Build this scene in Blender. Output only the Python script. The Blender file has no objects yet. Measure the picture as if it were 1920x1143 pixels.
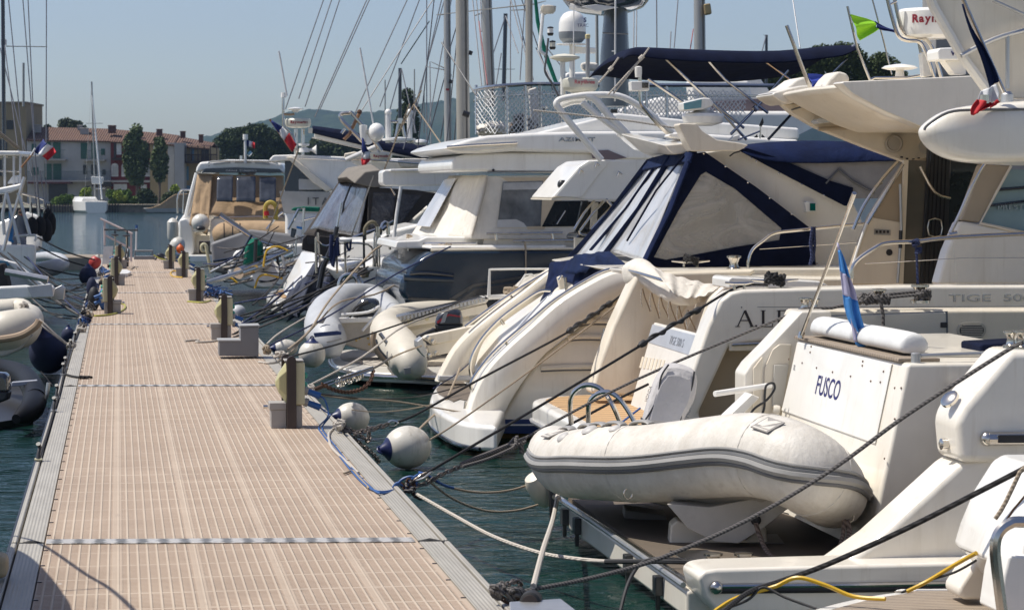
import bpy,bmesh,math,random
from math import sin,cos,tan,pi,radians,sqrt,atan2
from mathutils import Vector as V,Matrix
random.seed(7)
S=bpy.context.scene
C=S.collection
# ------------------------------------------------------------------ camera
F,CX,CY,YH,VX,EYE=4545.0,960.0,571.5,352.0,222.0,2.2
PITCH=math.atan((CY-YH)/F);YAW=math.atan((CX-VX)*cos(PITCH)/F)
FW=V((sin(YAW)*cos(PITCH),cos(YAW)*cos(PITCH),-sin(PITCH)))
RT=V((cos(YAW),-sin(YAW),0));UP=RT.cross(FW)
CAM=V((0,0,EYE))
WZ=-0.45  # water level; the walkway top is z = 0
def ray(px,py):return FW+RT*((px-CX)/F)+UP*((CY-py)/F)
def at(px,py,**k):
    """point of the place seen at photo pixel (px,py) on the plane X=, Y=, Z= or at distance D="""
    r=ray(px,py)
    if 'X' in k:t=k['X']/r.x
    elif 'Y' in k:t=k['Y']/r.y
    elif 'Z' in k:t=(k['Z']-EYE)/r.z
    elif 'D' in k:t=k['D']
    else:
        p,n=k['P'];t=(p-CAM).dot(n)/r.dot(n)
    return CAM+r*t
def plane3(a,b,c):
    n=(b-a).cross(c-a).normalized()
    if n.dot(a-CAM)>0:n=-n
    return(a,n)  # normal faces the camera side
cam=bpy.data.cameras.new('camera');camo=bpy.data.objects.new('camera',cam);C.objects.link(camo)
cam.sensor_width=36;cam.lens=36*F/1920;cam.clip_end=9000;cam.clip_start=.3
camo.location=CAM
camo.rotation_euler=Matrix((RT,UP,-FW)).transposed().to_euler()
cam.dof.use_dof=True;cam.dof.focus_distance=20;cam.dof.aperture_fstop=9
S.camera=camo
S.view_settings.view_transform='Standard';S.view_settings.look='None';S.view_settings.gamma=1
# ------------------------------------------------------------------ materials
MATS={}
class N:
    def __init__(s,name):
        s.m=bpy.data.materials.new(name);s.m.use_nodes=True;s.t=s.m.node_tree
        s.b=s.t.nodes['Principled BSDF'];s.o=s.t.nodes['Material Output']
        s.tc=s.t.nodes.new('ShaderNodeTexCoord')
    def n(s,ty,**k):
        x=s.t.nodes.new('ShaderNode'+ty)
        for a,b in k.items():
            if a in x.inputs:s.set(x.inputs[a],b)
            else:setattr(x,a,b)
        return x
    def set(s,inp,v):
        if hasattr(v,'links')or isinstance(v,bpy.types.NodeSocket):s.t.links.new(v,inp)
        else:
            if inp.type=='RGBA' and len(v)==3:v=(*v,1)
            inp.default_value=v
    def map(s,scale=(1,1,1),rot=(0,0,0),src='Object'):
        x=s.n('Mapping');x.inputs['Scale'].default_value=scale;x.inputs['Rotation'].default_value=rot
        s.t.links.new(s.tc.outputs[src],x.inputs[0]);return x.outputs[0]
    def noise(s,sc,det=4,rough=.55,vec=None,dist=0):
        x=s.n('TexNoise');x.inputs['Scale'].default_value=sc;x.inputs['Detail'].default_value=det
        x.inputs['Roughness'].default_value=rough;x.inputs['Distortion'].default_value=dist
        s.t.links.new(vec if vec is not None else s.tc.outputs['Object'],x.inputs['Vector']);return x.outputs[0]
    def ramp(s,fac,stops):
        x=s.n('ValToRGB');e=x.color_ramp.elements
        while len(e)<len(stops):e.new(.5)
        for i,(p,c)in enumerate(stops):
            e[i].position=p;e[i].color=(*c,1)if len(c)==3 else c
        s.t.links.new(fac,x.inputs[0]);return x.outputs[0]
    def gr(s,fac,a,b):return s.ramp(fac,[(a,(0,0,0)),(b,(1,1,1))])
    def mix(s,f,a,b,mode='MIX'):
        x=s.n('MixRGB');x.blend_type=mode
        s.set(x.inputs[0],f);s.set(x.inputs[1],a);s.set(x.inputs[2],b);return x.outputs[0]
    def math(s,op,a,b=0.0,c=None):
        x=s.n('Math');x.operation=op;s.set(x.inputs[0],a);s.set(x.inputs[1],b)
        if c is not None:s.set(x.inputs[2],c)
        return x.outputs[0]
    def bump(s,h,d=.01,st=1.0,nrm=None):
        x=s.n('Bump');x.inputs['Distance'].default_value=d;x.inputs['Strength'].default_value=st
        s.t.links.new(h,x.inputs['Height'])
        if nrm is not None:s.t.links.new(nrm,x.inputs['Normal'])
        s.t.links.new(x.outputs[0],s.b.inputs['Normal']);return x.outputs[0]
    def p(s,**k):
        for a,b in k.items():s.set(s.b.inputs[a.replace('_',' ')],b)
        return s
def mat(name,col,rough=.5,metal=0,var=.12,vs=3,bump=0,bs=40,dirt=0,dirtc=(.12,.09,.06),coat=0,spec=None,streak=False,tr=0,bd=None):
    if name in MATS:return MATS[name]
    k=N(name)
    n1=k.noise(vs,5,.6)
    c=k.mix(k.gr(n1,.3,.7),tuple(x*(1-var)for x in col),tuple(min(1,x*(1+var))for x in col))
    if dirt:
        v=k.map((1.6,1.6,.22))if streak else None
        d=k.gr(k.noise(2.3,8,.72,v),.52,.78)
        c=k.mix(k.math('MULTIPLY',d,dirt),c,dirtc)
        if streak:c=k.mix(k.math('MULTIPLY',k.gr(k.noise(5,5,.7,k.map((2.5,2.5,.16))),.56,.74),dirt*1.3),c,dirtc)
    k.p(Base_Color=c,Roughness=k.math('MULTIPLY_ADD',n1,.25*rough,rough*.87),Metallic=metal)
    if coat:k.p(Coat_Weight=coat,Coat_Roughness=.06)
    if spec is not None:k.p(Specular_IOR_Level=spec)
    if tr:k.p(Transmission_Weight=tr)
    if bump:k.bump(k.noise(bs,4,.6),bd or .004,bump)
    MATS[name]=k.m;return k.m
# ------------------------------------------------------------------ geometry
class G:
    def __init__(s):s.b=bmesh.new()
    def prism(s,pts,ext,flip=False):
        """closed solid: polygon pts moved along ext"""
        ext=V(ext);A=[s.b.verts.new(p)for p in pts];B=[s.b.verts.new(V(p)+ext)for p in pts]
        n=len(A);s.b.faces.new(A);s.b.faces.new(B[::-1])
        for i in range(n):s.b.faces.new((A[i],B[i],B[(i+1)%n],A[(i+1)%n]))
        return s
    def box(s,lo,hi,M=None):
        x0,y0,z0=lo;x1,y1,z1=hi
        p=[V((x,y,z))for z in(z0,z1)for x,y in((x0,y0),(x1,y0),(x1,y1),(x0,y1))]
        if M is not None:p=[M@q for q in p]
        v=[s.b.verts.new(q)for q in p]
        for f in((0,1,2,3),(7,6,5,4),(0,4,5,1),(1,5,6,2),(2,6,7,3),(3,7,4,0)):s.b.faces.new([v[i]for i in f])
        return s
    def rings(s,R,closed=True,caps=True,loop=False):
        vs=[[s.b.verts.new(p)for p in r]for r in R];m=len(R[0])
        K=len(vs)
        for i in range(K if loop else K-1):
            a,b=vs[i],vs[(i+1)%K]
            for j in range(m if closed else m-1):
                q=(a[j],a[(j+1)%m],b[(j+1)%m],b[j])
                try:s.b.faces.new(q)
                except ValueError:pass
        if caps and closed and not loop:s.b.faces.new(vs[0][::-1]);s.b.faces.new(vs[-1])
        return s
    def tube(s,pts,r,seg=8,closed=False,caps=True,sq=(1,1)):
        pts=[V(p)for p in pts];n=len(pts);R=[];up=None
        for i,p in enumerate(pts):
            if closed:d=pts[(i+1)%n]-pts[i-1]
            else:d=pts[min(i+1,n-1)]-pts[max(i-1,0)]
            if d.length<1e-9:d=V((0,0,1))
            d.normalize()
            if up is None:
                up=V((0,0,1))if abs(d.z)<.9 else V((1,0,0))
            a=(up-d*up.dot(d));a.normalize();up=a;b=d.cross(a)
            rr=r[i]if isinstance(r,(list,tuple))else r
            R.append([p+(a*cos(2*pi*k/seg)*sq[0]+b*sin(2*pi*k/seg)*sq[1])*rr for k in range(seg)])
        return s.rings(R,True,caps,closed)
    def lathe(s,base,axis,prof,seg=20):
        axis=V(axis).normalized();a=axis.orthogonal().normalized();b=axis.cross(a);base=V(base)
        return s.rings([[base+axis*h+(a*cos(2*pi*k/seg)+b*sin(2*pi*k/seg))*max(r,1e-4)for k in range(seg)]for h,r in prof])
    def ball(s,c,r,seg=16,sc=(1,1,1),axis=(0,0,1)):
        axis=V(axis).normalized();a=axis.orthogonal().normalized();b=axis.cross(a);c=V(c);m=seg//2
        return s.rings([[c+axis*(-cos(pi*i/m)*r*sc[2])+(a*cos(2*pi*k/seg)*sc[0]+b*sin(2*pi*k/seg)*sc[1])*r*max(sin(pi*i/m),.002)for k in range(seg)]for i in range(m+1)])
    def sheet(s,R,th=0):
        """grid of rows of points; thickness along each vertex normal"""
        if not th:return s.rings(R,False,False)
        n,m=len(R),len(R[0]);B=[]
        for i in range(n):
            row=[]
            for j in range(m):
                du=R[min(i+1,n-1)][j]-R[max(i-1,0)][j];dv=R[i][min(j+1,m-1)]-R[i][max(j-1,0)]
                nn=du.cross(dv);nn=nn.normalized()if nn.length>1e-9 else V((0,0,1))
                row.append(R[i][j]+nn*th)
            B.append(row)
        A=[[s.b.verts.new(p)for p in r]for r in R];D=[[s.b.verts.new(p)for p in r]for r in B]
        for i in range(n-1):
            for j in range(m-1):
                s.b.faces.new((A[i][j],A[i+1][j],A[i+1][j+1],A[i][j+1]));s.b.faces.new((D[i][j],D[i][j+1],D[i+1][j+1],D[i+1][j]))
        E=[(i,0)for i in range(n)]+[(n-1,j)for j in range(1,m)]+[(i,m-1)for i in range(n-2,-1,-1)]+[(0,j)for j in range(m-2,0,-1)]
        for k in range(len(E)):
            (a,b),(c,d)=E[k],E[(k+1)%len(E)]
            s.b.faces.new((A[a][b],A[c][d],D[c][d],D[a][b]))
        return s
    def link(s,p,q,r=.006,n=6):
        return s
    def done(s,name,m,par=None,bev=0,seg=2,sub=0,ang=38,sol=0,tri=False):
        b=s.b;bmesh.ops.recalc_face_normals(b,faces=b.faces)
        org=V((0,0,0));q=par
        while q is not None:org+=q.location;q=q.parent
        me=bpy.data.meshes.new(name)
        for v in b.verts:v.co-=org
        for f in b.faces:f.smooth=True
        la=radians(ang)
        for e in b.edges:
            if len(e.link_faces)==2 and e.calc_face_angle(0)>la:e.smooth=False
        b.to_mesh(me);b.free();me.materials.append(m)
        o=bpy.data.objects.new(name,me);C.objects.link(o)
        if par is not None:o.parent=par
        if sub:
            x=o.modifiers.new('sub','SUBSURF');x.levels=sub;x.render_levels=sub
        if bev:
            x=o.modifiers.new('bev','BEVEL');x.width=bev;x.segments=seg;x.limit_method='ANGLE';x.angle_limit=radians(25);x.harden_normals=True
        return o
def tag(o,label=None,cat=None,group=None,kind=None):
    if label:o['label']=label
    if cat:o['category']=cat
    if group:o['group']=group
    if kind:o['kind']=kind
    return o
def thing(name,label,cat,loc=(0,0,0),group=None):
    o=bpy.data.objects.new(name,None);C.objects.link(o);o.location=loc;o.empty_display_size=.1
    return tag(o,label,cat,group)
def px(pts,**k):return[at(x,y,**k)for x,y in pts]
def cr(pts,n=6,closed=False):
    """catmull-rom through points"""
    P=[V(p)for p in pts];m=len(P);out=[]
    for i in range(m if closed else m-1):
        g=lambda j:P[j%m]if closed else P[max(0,min(m-1,j))]
        a,b,c,d=g(i-1),g(i),g(i+1),g(i+2)
        for k in range(n):
            t=k/n
            out.append(.5*((2*b)+(c-a)*t+(2*a-5*b+4*c-d)*t*t+(3*b-a-3*c+d)*t**3))
    if not closed:out.append(P[-1])
    return out
def cr2(pts,n=5,closed=False):return[(p.x,p.y)for p in cr([V((x,y,0))for x,y in pts],n,closed)]
def sag(a,b,s,n=14):return[V(a).lerp(V(b),i/n)-V((0,0,4*s*(i/n)*(1-i/n)))for i in range(n+1)]
def text(s,size,o,xdir,up,m,par,name='lettering',depth=.003,align='CENTER',bold=0,shear=0,sx=1,font=None):
    """raised lettering at point o, along xdir"""
    cu=bpy.data.curves.new('t','FONT');cu.body=s;cu.size=size;cu.extrude=depth;cu.align_x=align;cu.align_y='CENTER';cu.offset=bold;cu.shear=shear
    t=bpy.data.objects.new('t',cu);C.objects.link(t)
    me=bpy.data.meshes.new_from_object(t.evaluated_get(bpy.context.evaluated_depsgraph_get()));bpy.data.objects.remove(t)
    xd=V(xdir).normalized();z=xd.cross(V(up)).normalized();u=z.cross(xd)
    M=Matrix.Translation(o)@Matrix((xd*sx,u,z)).transposed().to_4x4()
    org=V((0,0,0));q=par
    while q is not None:org+=q.location;q=q.parent
    me.transform(Matrix.Translation(-org)@M);me.materials.clear();me.materials.append(m);me.name=name
    o2=bpy.data.objects.new(name,me);C.objects.link(o2);o2.parent=par;return o2
def copy_tree(o,parent=None):
    c=o.copy();C.objects.link(c);c.parent=parent
    for ch in list(o.children):copy_tree(ch,c)
    return c
# ------------------------------------------------------------------ shared materials
GEL=mat('gelcoat_white',(.83,.775,.67),.32,dirt=.22,dirtc=(.42,.33,.2),coat=.5,var=.05,streak=True,bump=.15,bs=6)
GELW=mat('gelcoat_bright',(.86,.835,.775),.3,dirt=.2,dirtc=(.42,.35,.25),coat=.5,var=.04,streak=True,bump=.12,bs=6)
GELC=mat('gelcoat_cream',(.78,.70,.56),.38,dirt=.2,dirtc=(.4,.3,.18),coat=.25,var=.06,streak=True)
GELG=mat('gelcoat_grey',(.5,.5,.49),.4,dirt=.15,coat=.2)
SLATE=mat('slate_blue_paint',(.014,.028,.048),.16,var=.1,coat=.2,dirt=.06,dirtc=(.2,.2,.2),spec=.35)
SLATED=mat('slate_dark_paint',(.012,.018,.028),.2,var=.1,coat=.6)
STEEL=mat('polished_steel',(.62,.585,.53),.2,1,var=.06,bump=.08,bs=30)
ALU=mat('aluminium',(.55,.55,.54),.42,.85,var=.1,dirt=.3,dirtc=(.25,.22,.18))
MASTM=mat('mast_aluminium',(.42,.41,.38),.45,.55,var=.08,vs=1)
BLACK=mat('black_plastic',(.02,.02,.022),.4,var=.2)
RUB=mat('black_rubber',(.022,.022,.023),.65,var=.25,dirt=.2,dirtc=(.15,.13,.1))
NAVY=mat('navy_canvas',(.007,.014,.05),.85,var=.3,vs=5,bump=.8,bs=9,bd=.02,spec=.15)
NAVYL=mat('navy_canvas_faded',(.008,.017,.055),.85,var=.3,vs=5,bump=.8,bs=9,bd=.02,spec=.15)
NAVYD=mat('dark_navy_canvas',(.006,.009,.026),.85,var=.3,vs=5,bump=.7,bs=9,bd=.015,spec=.1)
GREYC=mat('taupe_canvas',(.06,.053,.048),.9,var=.15,vs=5,bump=.8,bs=8,bd=.015,spec=.15)
GREYL=mat('pale_taupe_canvas',(.21,.19,.165),.9,var=.12,vs=5,bump=.8,bs=8,bd=.015,spec=.15)
BEIGE=mat('beige_canvas',(.40,.28,.17),.9,var=.12,vs=4,bump=1,bs=5,bd=.03,spec=.15)
CREAMC=mat('cream_canvas',(.66,.62,.55),.85,var=.1,vs=4,bump=1,bs=6,bd=.02,spec=.2,dirt=.3,dirtc=(.35,.28,.2),streak=True)
GREENC=mat('green_canvas',(.012,.13,.085),.85,var=.25,vs=5,bump=.9,bs=10,bd=.02,spec=.15)
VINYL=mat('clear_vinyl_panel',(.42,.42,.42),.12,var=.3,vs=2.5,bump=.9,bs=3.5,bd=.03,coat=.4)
VINYLD=mat('smoked_vinyl_panel',(.05,.055,.065),.1,var=.35,vs=2.5,bump=.9,bs=3.5,bd=.03,coat=.5)
VINYLG=mat('grey_vinyl_panel',(.10,.10,.11),.16,var=.4,vs=6,bump=1,bs=9,bd=.03,coat=.4)
GLASSD=mat('tinted_glass',(.018,.022,.026),.05,var=.3,coat=.6)
TEAKW=None
def teak(name,col,dark,w=.055,rot=0):
    k=N(name);v=k.map((1,1,1),(0,0,rot))
    x=k.n('TexWave');x.wave_type='BANDS';x.bands_direction='Y';x.inputs['Scale'].default_value=.314/w;x.inputs['Distortion'].default_value=0
    k.t.links.new(v,x.inputs['Vector'])
    ln=k.gr(x.outputs[1],.0,.22)
    g=k.noise(9,6,.65,k.map((.5,9,1),(0,0,rot)))
    c=k.mix(k.gr(g,.3,.7),tuple(a*.72 for a in col),tuple(min(1,a*1.2)for a in col))
    c=k.mix(ln,dark,c);k.p(Base_Color=c,Roughness=.7);k.bump(ln,.004,.5);MATS[name]=k.m;return k.m
TEAK=teak('new_teak',(.52,.33,.16),(.20,.12,.07),.2)
TEAKG=teak('weathered_teak',(.16,.125,.09),(.04,.035,.03),.05)
TEAKB=teak('silvered_teak',(.34,.27,.20),(.09,.08,.07),.05)
k=N('weathered_dinghy_fabric');n1=k.noise(2.2,6,.7,None,.8);n2=k.noise(9,6,.7,k.map((1.6,1.6,.35)));n3=k.noise(3.5,4,.6,k.map((2.2,2.2,.5)))
c=k.mix(k.gr(n3,.35,.7),(.60,.56,.49),(.72,.68,.61));c=k.mix(k.math('MULTIPLY',k.gr(n1,.5,.8),.4),c,(.38,.31,.23));c=k.mix(k.math('MULTIPLY',k.gr(n2,.56,.78),.32),c,(.22,.17,.12))
k.p(Base_Color=c,Roughness=.5,Specular_IOR_Level=.35);k.bump(k.math('ADD',k.math('MULTIPLY',n2,.4),n3),.018,.7);PVC=k.m
PVCC=mat('pvc_tube_cream',(.62,.57,.47),.48,var=.08,vs=3,bump=.3,bs=7,bd=.01,dirt=.3,dirtc=(.3,.24,.16))
PVCG=mat('pvc_tube_grey',(.46,.47,.48),.45,var=.08,vs=3,bump=.3,bs=7,bd=.01,dirt=.2)
PVCK=mat('pvc_tube_charcoal',(.010,.010,.011),.5,var=.2,vs=3,bump=.3,bs=7,bd=.01,spec=.15)
STRAKE=mat('grey_strake_rubber',(.13,.13,.13),.55,var=.2)
BUOYW=mat('fender_vinyl_white',(.64,.61,.54),.38,var=.08,vs=6,dirt=.6,dirtc=(.2,.17,.12),bump=.2,bs=12,streak=True)
BUOYB=mat('fender_vinyl_navy',(.012,.02,.09),.4,var=.2,dirt=.2)
BUOYN=mat('fender_cover_dark_navy',(.010,.016,.05),.8,var=.2,bump=.5,bs=60)
BUOYR=mat('fender_vinyl_red',(.42,.04,.035),.45,var=.15)
BUOYO=mat('fender_vinyl_orange',(.62,.12,.02),.45,var=.15)
BROWN=mat('brown_post_plastic',(.045,.03,.024),.5,var=.2,dirt=.2,dirtc=(.15,.12,.1))
PEDB=mat('pedestal_cream_plastic',(.56,.52,.33),.45,var=.05,dirt=.15)
PEDG=mat('pedestal_grey_box',(.36,.34,.31),.6,var=.08,dirt=.3)
STEP=mat('grey_step_plastic',(.19,.19,.195),.6,var=.06,dirt=.2)
STEPT=mat('pale_step_tread',(.36,.36,.35),.6,var=.06,dirt=.2)
def ropem(name,a,b,sc=110):
    k=N(name);x=k.n('TexWave');x.bands_direction='DIAGONAL';x.inputs['Scale'].default_value=sc/6.0;x.inputs['Distortion'].default_value=2
    k.t.links.new(k.tc.outputs['Object'],x.inputs['Vector'])
    k.p(Base_Color=k.mix(x.outputs[1],a,b),Roughness=.9);k.bump(x.outputs[1],.004,.6);MATS[name]=k.m;return k.m
RBLK=ropem('black_rope',(.008,.008,.009),(.03,.028,.028));RGRY=ropem('grey_rope',(.05,.047,.045),(.17,.155,.145))
RWHT=ropem('pale_rope',(.38,.34,.29),(.58,.53,.46));RTAN=ropem('tan_rope',(.24,.19,.13),(.42,.34,.25));RNVY=ropem('navy_rope',(.01,.015,.05),(.03,.045,.12))
RBLU=ropem('blue_rope',(.02,.07,.25),(.05,.14,.4));RBRN=ropem('brown_rope',(.1,.07,.055),(.28,.21,.17))
CABB=mat('blue_cable',(.03,.095,.27),.5);CABY=mat('yellow_hose',(.62,.38,.02),.4);CABYD=mat('dull_yellow_hose',(.38,.36,.06),.5);CABG=mat('green_hose',(.03,.25,.15),.5)
CHAIN=mat('galvanised_chain',(.20,.17,.15),.5,.7,var=.3,dirt=.5,dirtc=(.12,.05,.025));RUST=mat('rusty_chain',(.10,.05,.03),.8,.3,var=.4)
INK=mat('dark_lettering',(.02,.015,.02),.4);INKN=mat('navy_lettering',(.015,.015,.11),.4);INKG=mat('grey_lettering',(.16,.17,.19),.35,.4);INKR=mat('red_lettering',(.26,.02,.03),.4);INKC=mat('chrome_lettering',(.3,.33,.38),.2,.9)
FLB=mat('flag_blue',(.015,.03,.16),.8,bump=.5,bs=12,tr=0);FLW=mat('flag_white',(.7,.7,.7),.8,bump=.5,bs=12);FLR=mat('flag_red',(.5,.02,.03),.8,bump=.5,bs=12)
FLG=mat('flag_green',(.28,.62,.02),.8,bump=.5,bs=12);FLSB=mat('flag_sky_blue',(.07,.28,.66),.8,bump=.6,bs=12,bd=.01);FLLV=mat('flag_lavender',(.46,.44,.6),.8,bump=.6,bs=12)
RED=mat('red_cloth',(.5,.01,.015),.7,bump=.6,bs=14);SKIN=mat('skin',(.45,.25,.17),.5);HAIR=mat('dark_hair',(.02,.015,.012),.6)
SHIRT=mat('grey_shirt',(.19,.2,.22),.9,bump=.5,bs=14);YELP=mat('yellow_plastic',(.65,.42,.02),.4);PAINTW=mat('white_paint',(.72,.71,.68),.4,dirt=.2);WOODP=mat('varnished_wood',(.28,.14,.06),.4)
YANTI=mat('yellow_antifouling',(.48,.3,.02),.7,dirt=.5);NVST=mat('navy_boot_stripe',(.012,.03,.12),.35);TEALG=mat('teal_glass',(.22,.33,.36),.12,coat=.5);BLUEW=mat('pale_blue_window',(.15,.3,.38),.1,coat=.5)
BULK=mat('tan_bulkhead',(.42,.34,.24),.5,var=.05);STREAKM=mat('mirror_dark',(.02,.02,.022),.08)
# ------------------------------------------------------------------ world and sun
W=bpy.data.worlds.new('World');S.world=W;W.use_nodes=True
nt=W.node_tree;bg=nt.nodes['Background'];sky=nt.nodes.new('ShaderNodeTexSky');sky.sky_type='NISHITA';sky.sun_disc=False
SUN_EL=radians(60);SD=V((-cos(SUN_EL)*cos(radians(14)),cos(SUN_EL)*sin(radians(14)),sin(SUN_EL)))  # direction TO the sun
sky.sun_elevation=SUN_EL;sky.sun_rotation=atan2(SD.x,SD.y);sky.air_density=.8;sky.dust_density=1.1;sky.ozone_density=.4
hs=nt.nodes.new('ShaderNodeHueSaturation');hs.inputs['Saturation'].default_value=1.0;hs.inputs['Hue'].default_value=.512;nt.links.new(sky.outputs[0],hs.inputs['Color']);nt.links.new(hs.outputs[0],bg.inputs[0]);bg.inputs[1].default_value=.11
sl=bpy.data.lights.new('sun','SUN');sl.energy=4.5;sl.angle=radians(.53);sl.color=(1,.955,.88)
so=bpy.data.objects.new('sun',sl);C.objects.link(so);so.rotation_euler=(-SD).to_track_quat('-Z','Y').to_euler()
# ------------------------------------------------------------------ water, bed
k=N('sea_water');v=k.map((1,1,1))
h1=k.noise(1.1,3,.6,k.map((.6,1.0,1),(0,0,.3)));h2=k.noise(6,4,.6,k.map((.7,1.1,1),(0,0,-.2)),.6);h3=k.noise(.25,2,.5)
hh=k.math('ADD',k.math('MULTIPLY',h1,1.0),k.math('ADD',k.math('MULTIPLY',h2,.28),k.math('MULTIPLY',h3,1.2)))
k.bump(hh,.2,.85)
k.p(Base_Color=(.006,.030,.024),Roughness=.05,IOR=1.33,Specular_IOR_Level=.42)
WATER=k.m
g=G();g.sheet([[V((x,y,WZ))for x in(-900,-60,60,900)]for y in(-60,40,200,330)])
tag(g.done('water',WATER),'dark green blue harbour water between the boats',kind='structure')
# ------------------------------------------------------------------ pontoon walkway
X0,X1=-.465,1.825  # tan deck
k=N('tan_deck_panels');sp=k.n('SeparateXYZ');k.t.links.new(k.tc.outputs['Object'],sp.inputs[0]);X,Y=sp.outputs[0],sp.outputs[1]
def per(src,p,off=0):return k.math('FRACT',k.math('DIVIDE',k.math('ADD',src,50+off),p))
def band(fr,c,w,s=.06):  # 1 near centre c
    d=k.math('ABSOLUTE',k.math('SUBTRACT',fr,c));return k.math('SUBTRACT',1.0,k.math('SMOOTH_MIN',k.math('DIVIDE',k.math('MAXIMUM',k.math('SUBTRACT',d,w),0.0),s),1.0,.1))
xp=per(X,.462,.485-50%.462+.462)
smooth=k.math('MAXIMUM',band(xp,0.0,.055,.02),band(xp,1.0,.055,.02))
rib=band(per(X,.05775),.5,.08,.10)
cellx=per(X,.05775);
row=band(per(Y,.042),.5,.16,.15)
row2=band(per(Y,.5),.5,.02,.012)
solid=k.math('MAXIMUM',k.math('MAXIMUM',k.math('MULTIPLY',smooth,.5),k.math('MULTIPLY',rib,.85)),k.math('MAXIMUM',k.math('MULTIPLY',row,.62),k.math('MULTIPLY',row2,.7)))
wear=k.noise(1.3,6,.65);wear2=k.noise(14,4,.6)
lo=k.mix(k.gr(wear,.35,.7),(.29,.20,.14),(.37,.265,.19));hi_=k.mix(k.gr(wear,.3,.75),(.53,.44,.34),(.61,.515,.405))
c=k.mix(solid,lo,hi_);c=k.mix(k.math('MULTIPLY',k.gr(wear2,.55,.8),.22),c,(.24,.17,.13))
fl_=lambda src,p:k.math('FLOOR',k.math('DIVIDE',k.math('ADD',src,50),p));cmb=k.n('CombineXYZ');k.t.links.new(fl_(k.math('ADD',X,.465),.462),cmb.inputs[0]);k.t.links.new(fl_(Y,.6),cmb.inputs[1])
wn=k.n('TexWhiteNoise');k.t.links.new(cmb.outputs[0],wn.inputs[0]);c=k.mix(k.math('MULTIPLY',wn.outputs[0],.16),c,(.30,.23,.18))
vo=k.n('TexVoronoi');vo.inputs['Scale'].default_value=2.6;vo.inputs['Randomness'].default_value=1;k.t.links.new(k.map((1,.8,0)),vo.inputs['Vector'])
sp1=k.math('SUBTRACT',1.0,k.gr(k.math('ADD',vo.outputs[0],k.math('MULTIPLY',k.noise(40,3),.05)),.045,.062));c=k.mix(k.math('MULTIPLY',sp1,k.math('GREATER_THAN',k.noise(.9,1),.5)),c,(.62,.6,.55))
scf=k.gr(k.noise(3,5,.7,k.map((3,.5,1),(0,0,.4))),.60,.70);c=k.mix(k.math('MULTIPLY',scf,.3),c,(.2,.16,.13))
stn=k.gr(k.noise(.7,8,.75),.62,.72);c=k.mix(k.math('MULTIPLY',stn,.4),c,(.22,.18,.15))
k.p(Base_Color=c,Roughness=.72,Specular_IOR_Level=.3);k.bump(solid,.012,.8);DECK=k.m
k=N('ribbed_edge_aluminium');sp=k.n('SeparateXYZ');k.t.links.new(k.tc.outputs['Object'],sp.inputs[0])
w=k.n('TexWave');w.bands_direction='X';w.inputs['Scale'].default_value=.314/.022;k.t.links.new(k.tc.outputs['Object'],w.inputs['Vector'])
n1=k.noise(3,6,.7,k.map((3,.4,1)))
k.p(Base_Color=k.mix(k.gr(n1,.3,.75),(.33,.305,.26),(.46,.43,.37)),Metallic=.12,Roughness=.55);k.bump(w.outputs[1],.004,.6);EDGE=k.m
k=N('chequer_tread');v1=k.n('TexVoronoi');v1.inputs['Scale'].default_value=26;k.t.links.new(k.map((.8,1.6,1),(0,0,.8)),v1.inputs['Vector'])
w=k.n('TexWave');w.bands_direction='X';w.inputs['Scale'].default_value=.314/.13;k.t.links.new(k.tc.outputs['Object'],w.inputs['Vector'])
k.p(Base_Color=k.mix(k.gr(k.math('ADD',k.math('MULTIPLY',w.outputs[1],.7),k.math('MULTIPLY',v1.outputs[0],.5)),.35,.75),(.2,.19,.17),(.6,.57,.52)),Metallic=.3,Roughness=.38);k.bump(v1.outputs[0],.01,.8);TREAD=k.m
FOAM=mat('concrete_float',(.2,.19,.17),.85,dirt=.6,dirtc=(.03,.04,.02));GAPM=mat('joint_rubber',(.015,.015,.015),.8)
JX=lambda x:-.125*(x-X0)  # the joints run slightly aslant
JY=[3.2,15.25,27.3,39.6,51.5,63.8,77.2]
dock=tag(bpy.data.objects.new('dock',None),'tan ribbed floating walkway with metal edges',kind='structure');C.objects.link(dock)
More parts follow.
